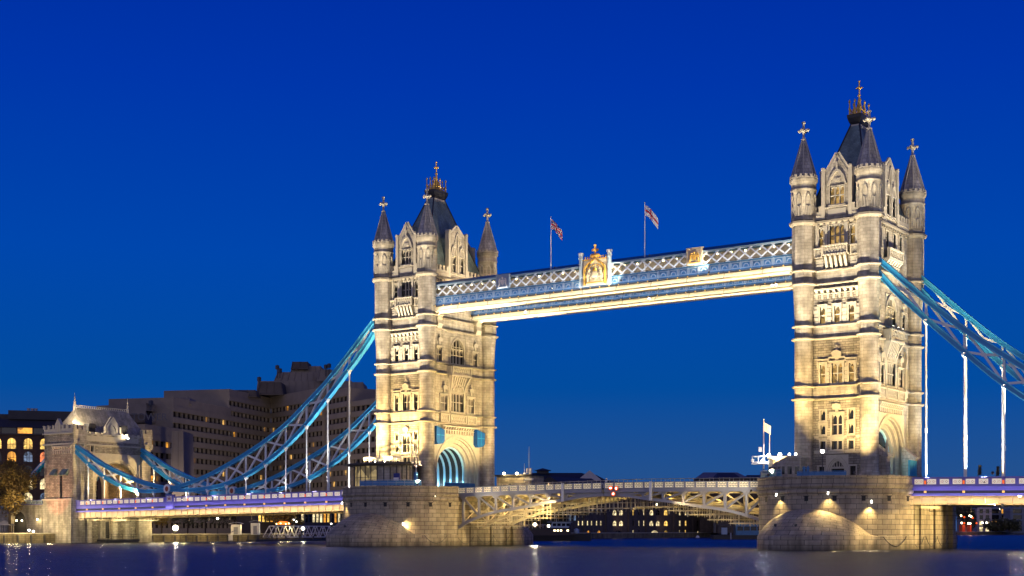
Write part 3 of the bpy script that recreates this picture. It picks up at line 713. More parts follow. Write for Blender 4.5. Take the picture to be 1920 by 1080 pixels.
    for x, y in ((-0.85, -1.75), (0.85, -1.75), (0.85, 1.75), (-0.85, 1.75), (0, -1.8), (0, 1.8), (0.88, 0), (-0.88, 0)):
        m.lathe([(0.16, 66.0), (0.1, 66.6), (0.2, 67.0), (0.1, 67.2), (0.08, 67.8), (0.2, 68.05), (0.03, 68.4)], 6, x, y)
    for a, c in (((-0.85, -1.75), (0.85, -1.75)), ((0.85, -1.75), (0.85, 1.75)), ((0.85, 1.75), (-0.85, 1.75)), ((-0.85, 1.75), (-0.85, -1.75))):
        for z in (66.15, 66.75): m.tube((*a, z), (*c, z), 0.07, 5)
        for k in range(6):
            f0, f1 = k / 6, (k + 1) / 6
            m.tube((a[0] + (c[0] - a[0]) * f0, a[1] + (c[1] - a[1]) * f0, 66.15), (a[0] + (c[0] - a[0]) * f1, a[1] + (c[1] - a[1]) * f1, 66.75), 0.05, 4)
    m.lathe([(0.5, 66.0), (0.32, 66.7), (0.42, 67.2), (0.22, 67.9), (0.3, 68.3), (0.13, 69.0), (0.11, 69.6)], 8)
    for k in range(8):
        a = math.pi / 4 * k
        m.tube((0.7 * math.cos(a), 1.0 * math.sin(a), 66.1), (0.2 * math.cos(a), 0.2 * math.sin(a), 68.2), 0.06, 4)
    m.build('crest', GOLD, roof)
    cross_finial(0, 0, 69.2, 71.6, GOLD, roof, 0.4, 0.12)
    # ---- vaulted passage with painted steel ribs
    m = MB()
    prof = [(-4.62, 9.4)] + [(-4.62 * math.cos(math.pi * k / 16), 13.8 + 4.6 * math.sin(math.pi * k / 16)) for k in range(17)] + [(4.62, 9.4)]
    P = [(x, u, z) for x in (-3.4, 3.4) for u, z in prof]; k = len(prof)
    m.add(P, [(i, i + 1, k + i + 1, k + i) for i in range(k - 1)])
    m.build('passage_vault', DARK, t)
    for x in (-3.0, -1.5, 0.0, 1.5, 3.0):
        m = MB(lambda u, n, z, x=x: (x + n, u, z))
        m.strip([(-4.55, 9.4)] + [(-4.55 * math.cos(math.pi * q / 16), 13.8 + 4.5 * math.sin(math.pi * q / 16)) for q in range(17)] + [(4.55, 9.4)],
                [(-4.2, 9.4)] + [(-4.2 * math.cos(math.pi * q / 16), 13.8 + 4.15 * math.sin(math.pi * q / 16)) for q in range(17)] + [(4.2, 9.4)], -0.13, 0.13)
        m.build('passage_rib', RIBP, t)
    return t
HBLU = plain('housing_blue', (0.006, 0.10, 0.36), 0.5, 0, 0.15, 1)
RIBP = plain('rib_paint', (0.35, 0.62, 0.80), 0.4, 0, 0.1, 1)
tower(0.0, 'farther stone bridge tower, standing next to the dark concrete hotel', False, False)
tower(L, 'nearer and larger stone bridge tower, yellow light in its upper windows', True, True)
for X in (0.0, L):
    for x in (-2.4, 0.0, 2.4):
        for s in (-1, 1):
            point((X + x, s * 3.7, 11.2), 300, (0.6, 0.88, 1.0), 0.15, 'passage_lamp')
# blue lamp housings beside the left archway, gate lodges and hoardings before the right archway
for s, lab in ((-1, 'blue faceted housing left of the floodlit archway'), (1, 'blue faceted housing right of the floodlit archway')):
    t = empty('bracket_housing', (HX + 0.0, s * 6.15, 20.0), lab, 'housing', 'blue housings on the left tower')
    m = MB(); w = 1.2
    m.prism([(-w, -1.2), (-w * 0.55, -1.7), (w * 0.55, -1.5), (w, -1.0), (w, 1.0), (w * 0.4, 1.2), (-w * 0.3, 1.4), (-w, 1.6)], 0.05, 0.95, 'x'); m.build('shell', HBLU, t)
    m = MB(); m.tube((0.98, 0.3 * 0, -1.3), (0.98, 0, 1.3), 0.06, 6); m.box(0.95, 1.01, -w * 0.9, w * 0.9, -0.06, 0.06); m.build('seam', CHB, t)
for s, lab in ((-1, 'stone gate lodge left of the right tower archway, sloping stone roof'), (1, 'stone gate lodge right of the right tower archway, sloping stone roof')):
    t = empty('gate_lodge', (L + HX, s * 6.0, 9.4), lab, 'lodge', 'stone lodges at the right archway')
    m = MB(); m.box(0, 2.3, -0.95, 0.95, 0, 1.6); m.box(0, 1.9, -0.75, 0.75, 1.6, 4.2)
    m.box(1.75, 2.05, -0.3, 0.3, 0.2, 3.4); m.build('wall', PORT, t)
    m = MB(); m.prism([(0, 4.2), (2.2, 4.2), (2.2, 4.45), (0.0, 6.2)], -1.0, 1.0, 'y'); m.build('roof', SPIRE, t)
    m = MB(); m.lathe([(0.25, 4.4), (0.2, 5.6), (0.3, 5.7), (0.02, 6.8)], 6, 1.95, 0.75 * s); m.build('pinnacle', TRIM, t)
m = MB(); m.box(0, 0.25, -1.5, 1.5, 0, 4.0); m.box(0.25, 0.3, -1.5, -1.42, 0, 4.0); m.box(0.25, 0.3, 0, 0.08, 0, 4); m.box(0.25, 0.3, 1.42, 1.5, 0, 4)
o = m.build('hoarding', plain('hoarding_blue', (0.03, 0.30, 0.50), 0.6)); o.location = (L + HX + 2.0, 3.6, 9.4); tag(o, 'tall blue site hoarding standing in the right tower archway', 'hoarding')
m = MB(); m.box(0, 0.2, -4.5, 4.5, 0, 2.1); [m.box(0.2, 0.24, -4.5 + k * 1.5, -4.42 + k * 1.5, 0, 2.1) for k in range(7)]
o = m.build('hoarding', plain('hoarding_navy', (0.03, 0.16, 0.34), 0.6)); o.location = (HX + 0.6, -0.2, 9.4); tag(o, 'low blue hoarding across the left tower archway', 'hoarding')

# ================================================================ PIERS
def nose_plan(k):   # k 0..1 round the pointed cutwater: from (+10.65, -8.5) via tip (0, -28.5)
    pass
def pier(X, label):
    t = empty('bridge_pier', (X, 0, 0), label, 'pier', 'stone river piers under the towers')
    Rd, YC = 11.5, 8.5
    for s, a0 in ((-1, math.pi), (1, 0.0)):
        m = MB()
        m.lathe([(Rd + 0.05, -3), (Rd, 0), (Rd, 7.7), (Rd + 0.12, 7.75), (Rd + 0.12, 7.95), (Rd + 0.3, 8.15), (Rd + 0.3, 8.4), (Rd + 0.12, 8.55), (Rd + 0.12, 8.75), (Rd + 0.34, 8.95), (Rd + 0.34, 9.2), (Rd + 0.16, 9.3), (Rd + 0.16, 10.25), (Rd + 0.3, 10.3), (Rd + 0.3, 10.5), (Rd - 0.35, 10.5), (Rd - 0.35, 9.55), (0.1, 9.55)], 40, 0, s * YC, a0, a0 + math.pi)
        # closing faces of the drum at the flank
        for sx in (-1, 1): m.box(sx * 10.2, sx * (Rd + 0.1), s * YC, s * (YC + 0.02), -3, 10.45)
        m.build('drum', GRAN, t, smooth=True)
        # cutwater: a stone half-dome leaning on the drum, pointed plan
        c = MB(); NU, NV = 36, 9; pts = []; fs = []; uvs = []
        for i in range(NU + 1):
            th = math.pi * i / NU; ca, sa = math.cos(th), math.sin(th)
            ext = 0.16 + 7.0 * max(0.0, (sa - 0.68) / 0.32) ** 1.9
            ri = Rd - 0.4; ro = Rd + ext
            top = 2.0 + max(0.0, sa - 0.68) * 12.0
            for j in range(NV + 2):
                if j == 0: r, z = ro, -3.0
                else:
                    q = (j - 1) / NV; r = ro + (ri - ro) * q; z = 1.9 + (top - 1.9) * math.sin(q * math.pi / 2) ** 0.9
                pts.append((r * ca, s * (YC + r * sa), z))
        m2 = NV + 2
        for i in range(NU):
            for j in range(NV + 1):
                f = (i * m2 + j, (i + 1) * m2 + j, (i + 1) * m2 + j + 1, i * m2 + j + 1)
                fs.append(f if s > 0 else f[::-1])
                uu = [13 * math.pi * q / NU for q in (i, i + 1, i + 1, i)]; vv = [pts[k][2] if True else 0 for k in f]
                hh = [(-3.0 if jj == 0 else 1.9 + 0.9 * (jj - 1)) for jj in (j, j, j + 1, j + 1)]
                u4 = tuple(zip(uu, hh)); uvs.append(u4 if s > 0 else u4[::-1])
        c.add(pts, fs, uvs); c.build('cutwater', GRAN, t, smooth=True)
        # drain niches below the cornice: near-black blocks painted for their shade
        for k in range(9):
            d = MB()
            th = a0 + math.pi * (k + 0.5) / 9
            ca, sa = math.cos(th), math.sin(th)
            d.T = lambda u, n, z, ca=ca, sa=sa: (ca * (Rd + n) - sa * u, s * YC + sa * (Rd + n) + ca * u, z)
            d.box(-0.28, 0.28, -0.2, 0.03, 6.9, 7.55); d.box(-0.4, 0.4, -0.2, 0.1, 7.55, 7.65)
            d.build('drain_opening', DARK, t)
    m = MB(); m.box(-10.65, 10.65, -8.5, 8.5, -3, 9.5)
    for sx in (-1, 1):
        for y in (-8.0, -3.2, 3.2, 8.0): m.box(sx * 10.65, sx * 10.95, y - 0.7, y + 0.7, -3, 7.3)
        m.box(sx * 10.65, sx * 11.1, -8.5, 8.5, 7.3, 7.9)
    m.build('flank_wall', GRAN, t)
    m = MB()
    for sx in (-1, 1): m.box(sx * 10.95, sx * 11.2, -4.6, 3.8, 6.0, 6.35)
    m.build('fender_rail', CREAM, t)
    # slack mooring chains hung along the waterline
    m = MB()
    for sx in (-1, 1):
        for y in (-5.5, 0.5, 5.5): m.path([(sx * 11.05, y + 2.6 * k / 4, 0.35 + 1.5 * (k / 4) ** 2) for k in range(-4, 5)], 0.045, 4)
    for s in (-1, 1):
        for a in (25, 155):
            m.path([((Rd + 0.25) * math.cos(R(a + 11 * k / 4)), s * (YC + (Rd + 0.25) * math.sin(R(a + 11 * k / 4))), 0.5 + 1.4 * (k / 4) ** 2) for k in range(-4, 5)], 0.045, 4)
    m.build('mooring_chain', STEELD, t)
    return t
pier(0.0, 'stone pier under the farther tower, carrying the glass cabin with the curved roof')
pier(L, 'stone pier under the nearer tower, with two wall lamps above its domed cutwater')
# ================================================================ HIGH LEVEL WALKWAYS
LATT = plain('lattice_paint', (0.62, 0.68, 0.76), 0.5, 0, 0.1, 1)
def walkway(y0, y1, label, front):
    t = empty('high_walkway', (HX, 0, 0), label, 'walkway', 'high level walkways')
    Lw = L - 2 * HX
    m = MB(); m.box(0, Lw, y0, y1, 42.95, 44.5); m.box(0, Lw, y0 - 0.16, y0, 44.32, 44.5); m.box(0, Lw, y0 - 0.1, y0, 43.0, 43.2); m.build('girder', BLUE, t)
    m = MB(); m.box(0, Lw, y0 - 0.3, y1 + 0.3, 42.75, 42.95); m.build('ledge', STEELD, t)
    m = MB(); m.box(0, Lw, y0 + 0.1, y1 - 0.1, 42.1, 42.75)
    for k in range(41): m.box(k * Lw / 40 - 0.1, k * Lw / 40 + 0.1, y0 + 0.05, y0 + 0.1, 42.1, 42.75)
    m.build('soffit', SOFF, t)
    n = 40; w = Lw / n
    proto = None
    for i in range(n):
        if proto is None:
            m = MB(); a, b = 0.16, w - 0.16
            for u0, u1, z0, z1 in ((a, b, 43.3, 43.4), (a, b, 44.15, 44.25), (a, a + 0.1, 43.4, 44.15), (b - 0.1, b, 43.4, 44.15)): m.box(u0, u1, y0 - 0.09, y0, z0, z1)
            m.strip([(a + 0.25, 43.45)] + [(w / 2 + (w / 2 - 0.41) * math.cos(math.pi * (1 - k / 8)), 43.45 + 0.55 * math.sin(math.pi * k / 8)) for k in range(9)] + [(b - 0.25, 43.45)],
                    [(a + 0.4, 43.45)] + [(w / 2 + (w / 2 - 0.56) * math.cos(math.pi * (1 - k / 8)), 43.45 + 0.4 * math.sin(math.pi * k / 8)) for k in range(9)] + [(b - 0.4, 43.45)], y0 - 0.08, y0)
            m.box(-0.09, 0.09, y0 - 0.14, y0, 43.2, 44.32)
            proto = m.build('girder_panel', PALE, t)
            m = MB(); m.ball((0, y0 - 0.32, 42.86), 0.13, 6); boss = m.build('gilt_boss', GOLD, t)
        else:
            for p in (proto, boss): c = p.copy(); C.objects.link(c); c.parent = t; c.location = (i * w, 0, 0)
    m = MB(); k = 38; w = Lw / k
    for i in range(-1, k):
        for s in (0, 1):
            x0, x1 = i * w, i * w + 1.3 * w
            if s: x0, x1 = x1, x0
            if max(x0, x1) > Lw or min(x0, x1) < 0: continue
            yy = y0 - 0.02 + 0.1 * s
            m.beam((x0, yy, 44.5), (x1, yy, 46.5), 0.24, 0.07, (0, 1, 0)) if False else m.beam((x0, yy, 44.5), (x1, yy, 46.5), 0.08, 0.21)
    m.build('lattice', LATT, t)
    m = MB()
    for i in range(-1, k):
        for s in (0, 1):
            x0, x1 = i * w, i * w + 1.3 * w
            if s: x0, x1 = x1, x0
            if max(x0, x1) > Lw or min(x0, x1) < 0: continue
            m.beam((x0, y1 - 0.05 + 0.1 * s, 44.5), (x1, y1 - 0.05 + 0.1 * s, 46.5), 0.08, 0.24)
    m.build('lattice', LATT, t)
    m = MB(); m.box(0, Lw, y0 - 0.12, y0 + 0.1, 46.45, 46.7); m.box(0, Lw, y1 - 0.1, y1 + 0.12, 46.45, 46.7); m.build('top_chord', PALE, t)
    m = MB(); m.prism([(y0 - 0.3, 46.7), (y1 + 0.3, 46.7), ((y0 + y1) / 2 + 0.3, 47.55), ((y0 + y1) / 2 - 0.3, 47.55)], 0, Lw, 'x'); m.build('roof', plain('walkway_roof', (0.02, 0.11, 0.24), 0.5), t)
    m = MB(); ym = (y0 + y1) / 2; m.box(0, Lw, ym + 0.6, ym + 0.7, 44.5, 46.7)
    for i in range(28): m.box(i * Lw / 28 - 0.06, i * Lw / 28 + 0.06, ym + 0.5, ym + 0.6, 44.5, 46.7)
    m.build('inner_wall', plain('walkway_lining', (0.35, 0.31, 0.26), 0.7), t)
    lam = None
    for i in range(30):
        if lam is None:
            m = MB(); m.ball((0, ym - 0.3, 46.3), 0.15, 6); lam = m.build('ceiling_lamp', BULB, t); lam.location = (1.2, 0, 0)
        else: c = lam.copy(); C.objects.link(c); c.parent = t; c.location = (1.2 + i * Lw / 30, 0, 0)
    return t
wk = walkway(-8.5, -4.6, 'nearer high walkway with white lattice and the gilded coat of arms', True)
walkway(4.4, 8.4, 'farther high walkway, half hidden, only its girder and pale underside showing', False)
def arms_panel(x, half, z0, z1, col, label, relief):
    t = empty('arms_panel', (x, -8.75, 0), label, 'plaque')
    m = MB(); m.box(-half, half, -0.22, 0.2, z0, z1); m.box(-half - 0.12, half + 0.12, -0.3, 0.2, z1, z1 + 0.2); m.box(-half, -half + 0.25, -0.32, -0.22, z0, z1); m.box(half - 0.25, half, -0.32, -0.22, z0, z1)
    m.build('plate', col, t)
    m = MB(); zc = (z0 + z1) / 2
    m.prism([(-0.42, zc + 0.4), (0.42, zc + 0.4), (0.38, zc - 0.15), (0, zc - 0.6), (-0.38, zc - 0.15)], -0.34, -0.22)
    for s in (-1, 1):   # supporters either side of the shield and crest above
        m.path([(s * 0.85, -0.3, zc - 0.75), (s * 0.62, -0.3, zc - 0.3), (s * 0.75, -0.3, zc + 0.15), (s * 0.62, -0.3, zc + 0.5), (s * 0.45, -0.3, zc + 0.6)], 0.11, 5)
        m.path([(s * 0.7, -0.3, zc + 0.1), (s * 0.42, -0.34, zc + 0.25)], 0.07, 5)
    m.ball((0, -0.3, zc + 0.68), 0.2, 6); m.box(-0.9, 0.9, -0.3, -0.22, zc - 0.95, zc - 0.8)
    m.build('shield', relief, t)
    return t
pL = onY(945, 540, -8.6); pR = onY(1304, 480, -8.6)
arms_panel(pL.x, 1.35, 44.5, 46.75, PALE, 'pale blue coat of arms panel on the walkway, nearest the left tower', WHITE)
arms_panel(pR.x, 1.35, 44.5, 47.1, CREAM, 'cream lit coat of arms panel on the walkway, nearest the right tower', GOLD)
# the great gilded achievement in the middle
xm = onY(1117, 510, -8.6).x
t = empty('gilded_crest', (xm, -8.8, 0), 'large gilded coat of arms under an ogee arch at the middle of the walkway', 'crest')
for s in (-1, 1):
    m = MB(); m.lathe([(0.34, 43.0), (0.34, 48.6), (0.45, 48.8), (0.45, 49.0), (0.36, 49.1), (0.4, 49.5), (0.5, 49.6), (0.5, 49.95), (0.32, 49.95)], 8, s * 2.75, 0, ph=R(22.5)); m.build('column', PALE, t)
og = [(-2.1, 46.2), (-2.0, 46.9), (-1.5, 47.6), (-0.8, 48.0), (-0.3, 48.5), (0, 49.2), (0.3, 48.5), (0.8, 48.0), (1.5, 47.6), (2.0, 46.9), (2.1, 46.2)]
m = MB(); m.box(-2.45, 2.45, 0.05, 0.3, 43.2, 48.4); m.build('field', plain('crest_field', (0.72, 0.64, 0.46), 0.6), t)
m = MB(); m.strip([(-2.1, 43.4)] + og + [(2.1, 43.4)], [(-1.85, 43.4)] + [(p * 0.87, q - 0.22) for p, q in og] + [(1.85, 43.4)], -0.3, 0.05); m.build('ogee_arch', GOLD, t)
m = MB(); m.box(-2.4, 2.4, -0.1, 0.35, 48.35, 48.55)
for u in (-2.0, -1.5, -1.0, 1.0, 1.5, 2.0): m.lathe([(0.16, 48.55), (0.08, 48.75), (0.17, 48.95), (0.03, 49.15)], 6, u, 0.1)
for s in (-1, 1): m.ball((s * 0.5, 0.0, 49.1), 0.42, 8, 1.15)
m.build('gilt_cresting', GOLD, t)
cross_finial(0, 0, 49.0, 51.4, GOLD, t, 0.5, 0.17)
m = MB()
m.prism([(-0.6, 46.0), (0.6, 46.0), (0.55, 45.1), (0, 44.3), (-0.55, 45.1)], -0.18, 0.05)
for s in (-1, 1):
    m.path([(s * 1.5, -0.1, 44.0), (s * 1.15, -0.1, 44.5), (s * 1.35, -0.12, 45.1), (s * 1.1, -0.12, 45.8), (s * 1.15, -0.12, 46.3)], 0.2, 6)
    m.path([(s * 1.25, -0.12, 45.4), (s * 0.7, -0.2, 45.7)], 0.11, 6); m.path([(s * 1.3, -0.12, 45.0), (s * 0.75, -0.2, 44.8)], 0.11, 6); m.path([(s * 1.45, -0.1, 44.9), (s * 1.75, -0.1, 45.6), (s * 1.6, -0.1, 46.1)], 0.07, 5)
    m.ball((s * 1.08, -0.14, 46.4), 0.25, 6)
m.build('lion_supporters', CREAM, t)
m = MB(); m.ball((0, -0.1, 46.45), 0.36, 8); m.box(-0.4, 0.4, -0.2, 0.05, 46.1, 46.25)
for k in range(9):
    a = math.pi * (k + 0.5) / 9; m.ball((1.45 * math.cos(a), -0.02, 46.1 + 1.2 * math.sin(a)), 0.16, 6)
m.box(-1.6, 1.6, -0.14, 0.05, 43.75, 43.95); m.build('crown_and_scrolls', GOLD, t)

t.scale = (1, 1, 0.83); t.location.z = 43.2 * 0.17
def flag_mat(kind):
    m, t, b = M_(kind); uv = t.nodes.new('ShaderNodeUVMap'); uv.uv_map = 'UVMap'
    sp = t.nodes.new('ShaderNodeSeparateXYZ'); t.links.new(uv.outputs[0], sp.inputs[0])
    def math_(op, a, bb=None):
        n = t.nodes.new('ShaderNodeMath'); n.operation = op
        for i, s in enumerate((a, bb)):
            if s is None: continue
            if isinstance(s, float): n.inputs[i].default_value = s
            else: t.links.new(s, n.inputs[i])
        return n.outputs[0]
    def mixc(fac, a, col):
        n = t.nodes.new('ShaderNodeMix'); n.data_type = 'RGBA'; t.links.new(fac, n.inputs['Factor'])
        if isinstance(a, tuple): n.inputs['A'].default_value = a
        else: t.links.new(a, n.inputs['A'])
        n.inputs['B'].default_value = col; return n.outputs['Result']
    u = math_('ABSOLUTE', math_('SUBTRACT', sp.outputs['X'], 0.5)); v = math_('ABSOLUTE', math_('SUBTRACT', sp.outputs['Y'], 0.5))
    dg = math_('ABSOLUTE', math_('SUBTRACT', u, v))
    white, red, blue = (0.8, 0.8, 0.8, 1), (0.6, 0.02, 0.03, 1), (0.01, 0.02, 0.2, 1)
    cr = math_('MINIMUM', math_('MULTIPLY', u, 1.6), v)
    if kind == 'union_flag':
        c = mixc(math_('LESS_THAN', dg, 0.13), blue, white); c = mixc(math_('LESS_THAN', dg, 0.05), c, red)
        c = mixc(math_('LESS_THAN', cr, 0.17), c, white); c = mixc(math_('LESS_THAN', cr, 0.1), c, red)
    else:
        c = mixc(math_('LESS_THAN', cr, 0.09), white, red)
    t.links.new(c, b.inputs['Base Color']); b.inputs['Roughness'].default_value = 0.8
    return m
def flagpole(x, label, zt, fm, fw, fh):
    t = empty('flagpole', (x, -8.3, 44.4), label, 'flag')
    m = MB(); m.tube((0, 0, 0), (0, 0, zt - 44.4), 0.1, 6, 0.05); m.ball((0, 0, zt - 44.3), 0.12, 6); m.build('pole', WHITE, t)
    m = MB(); nx, nz = 12, 5; P = []; U = []
    for j in range(nz + 1):
        for i in range(nx + 1):
            u = i / nx; v = j / nz
            P.append((0.08 + fw * u * 0.86, 0.28 * math.sin(u * 7 + v) * u, zt - 44.4 - 0.3 - fh * (1 - v) - 0.95 * u * u * fw * 0.6 - 0.38 * u * fw))
            U.append((u, v))
    F = [(j * (nx + 1) + i, j * (nx + 1) + i + 1, (j + 1) * (nx + 1) + i + 1, (j + 1) * (nx + 1) + i) for j in range(nz) for i in range(nx)]
    Pb = [(x_, y_ + 0.02, z_) for x_, y_, z_ in P]; n = len(P)
    m.add(P + Pb, F + [tuple(k + n for k in f[::-1]) for f in F], [tuple(U[k] for k in f) for f in F] + [tuple(U[k] for k in f[::-1]) for f in F])
    m.build('flag', fm, t, smooth=True)
f1 = onY(1033, 408, -8.3); f2 = onY(1209, 381, -8.3)
flagpole(f1.x, 'drooping red, white and blue flag on the pole left of the gilded crest', f1.z, flag_mat('union_flag'), 2.4, 1.6)
flagpole(f2.x, 'white flag with a red cross on the pole right of the gilded crest', f2.z, flag_mat('cross_flag'), 2.6, 1.7)

# ================================================================ SUSPENSION CHAINS
UP = [(5.4, 43.0), (8.12, 40.6), (13.47, 35.6), (18.94, 30.9), (24.46, 26.85), (29.9, 23.1), (35.5, 20.1), (41.2, 17.6), (46.5, 15.55), (51.7, 13.75), (57.2, 12.35), (60.6, 11.7), (63.4, 11.45)]
LO = [(5.4, 41.2), (7.0, 39.6), (9.42, 36.85), (13.47, 32.9), (18.8, 27.9), (24.2, 23.1), (29.8, 19.1), (35.2, 16.0), (40.7, 13.6), (46.2, 12.05), (51.7, 11.25), (57.2, 11.0), (60.6, 11.1), (63.4, 11.25)]
US = [(63.4, 11.45), (67.9, 12.15), (73.1, 13.3), (78.45, 14.95), (83.9, 16.85), (89.2, 19.3), (93.3, 21.3)]
LS = [(63.4, 11.25), (67.9, 10.95), (73.1, 11.2), (78.7, 12.4), (84.2, 14.6), (89.2, 17.4), (93.3, 20.2)]
def interp(T, d):
    for (a, z), (b, y) in zip(T, T[1:]):
        if a <= d <= b: return z + (y - z) * (d - a) / (b - a)
    return T[-1][1] if d > T[-1][0] else T[0][1]
def fine(T, n=4):
    o = []
    for i in range(len(T) - 1):
        p0 = T[max(0, i - 1)]; p1 = T[i]; p2 = T[i + 1]; p3 = T[min(len(T) - 1, i + 2)]
        for k in range(n):
            s = k / n
            q = [0.5 * (2 * p1[c] + (p2[c] - p0[c]) * s + (2 * p0[c] - 5 * p1[c] + 4 * p2[c] - p3[c]) * s * s + (3 * p1[c] - p0[c] - 3 * p2[c] + p3[c]) * s ** 3) for c in (0, 1)]
            o.append(tuple(q))
    return o + [T[-1]]
def deck_z(d): return 10.35 - 0.0122 * max(0, d - 10.65)       # parapet top, d from the tower centre
def chain(side, yc, label):
    X0 = 0.0 if side < 0 else L
    t = empty('suspension_chain', (X0, yc, 0), label, 'chain', 'blue suspension chains')
    def X(d): return side * d
    for T, nm in ((UP, 'upper_chord'), (LO, 'lower_chord'), (US, 'upper_chord'), (LS, 'lower_chord')):
        pts = [(X(d), z) for d, z in fine(T)]
        m = MB(); m.chord(pts, -0.36, 0.36, 0.62)
        h = 0.31
        ch = m.build(nm, CHB, t, smooth=True)
        m = MB()
        for off in (-0.33, 0.33):
            q = []
            for i, (x, z) in enumerate(pts):
                a = pts[max(0, i - 1)]; b = pts[min(len(pts) - 1, i + 1)]; l = math.hypot(b[0] - a[0], b[1] - a[1])
                q.append((x - (b[1] - a[1]) / l * off, z + (b[0] - a[0]) / l * off))
            m.chord(q, -0.46, 0.46, 0.13)
        m.build('flange', CHL, ch, smooth=True)
    hang = [13.47 + 5.46 * k for k in range(9)] + [67.9, 73.2, 78.5, 83.85, 89.2]
    hang = [8.2] * 0 + hang
    for d in hang:
        U, Lo = (UP, LO) if d < 63 else (US, LS)
        zu, zl = interp(U, d), interp(Lo, d); zd = deck_z(d) - 0.1
        if zu - zl > 0.6:
            m = MB(); m.beam((X(d), 0, zl), (X(d), 0, zu), 0.3, 0.3); m.lathe([(0.12, zl + 0.25), (0.42, zl + 0.35), (0.14, zl + 1.1)], 6, X(d), 0) if zu - zl > 1.6 else None
            m.build('strut', WHITE, t)
        m = MB()
        m.lathe([(0.5, zl - 0.15), (0.42, zl - 0.45), (0.16, zl - 0.95), (0.13, zl - 1.0)], 8, X(d), 0)
        if zl - 1 > zd:
            m.tube((X(d), 0, zl - 0.9), (X(d), 0, zd), 0.14, 8)
            if zl - zd > 6: m.lathe([(0.14, zd + (zl - zd) * 0.28), (0.22, zd + (zl - zd) * 0.28 + 0.05), (0.22, zd + (zl - zd) * 0.28 + 0.7), (0.14, zd + (zl - zd) * 0.28 + 0.75)], 8, X(d), 0)
        m.build('hanger', WHITE, t)
    for seq in ([8.0] + hang[:9], [93.0, *hang[9:][::-1]]):
        U, Lo = (UP, LO) if seq[0] < 63 else (US, LS)
        for a, b in zip(seq, seq[1:]):
            ua, la, ub, lb = interp(U, a), interp(Lo, a), interp(U, b), interp(Lo, b)
            if min(ua - la, ub - lb) < 0.8: continue
            m = MB(); c = ((X(a) + X(b)) / 2, 0, (ua + la + ub + lb) / 4)
            for p in ((X(a), 0, la), (X(a), 0, ua), (X(b), 0, lb), (X(b), 0, ub)): m.beam(p, c, 0.3, 0.34)
            m.box(c[0] - 0.35, c[0] + 0.35, -0.16, 0.16, c[2] - 0.22, c[2] + 0.22)
            m.build('brace', WHITE, t)
    # pin where the two halves of the chain meet
    m = MB(lambda u, n, z: (X(63.4) + u, n, 11.35 + z))
    ring = lambda r: [(r * math.cos(2 * math.pi * k / 20), r * math.sin(2 * math.pi * k / 20)) for k in range(21)]
    m.strip(ring(0.95), ring(0.55), -0.55, 0.55); pin = m.build('pin_ring', WHITE, t)
    m = MB(lambda u, n, z: (X(63.4) + u, n, 11.35 + z)); m.prism(ring(0.56)[:20], -0.5, 0.5); m.build('pin_cap', REDB, pin)
    m = MB(); m.box(X(63.4) - 0.5, X(63.4) + 0.5, -0.35, 0.35, deck_z(63.4) - 0.3, 10.5); m.build('pin_pedestal', BLUE, t)
    return t
CHL = plain('chain_edge_paint', (0.06, 0.37, 0.62), 0.4, 0, 0.1, 1)
REDB = plain('pin_red', (0.35, 0.06, 0.02), 0.5)
YC = 9.1
chain(-1, -YC, 'nearer suspension chain between the farther tower and the small gate tower')
chain(-1, YC, 'rear suspension chain between the farther tower and the gate tower, crossing low before the hotel')
chain(1, -YC, 'nearer suspension chain leaving the flank of the larger tower')
chain(1, YC, 'rear suspension chain of the larger tower, seen behind the nearer one')

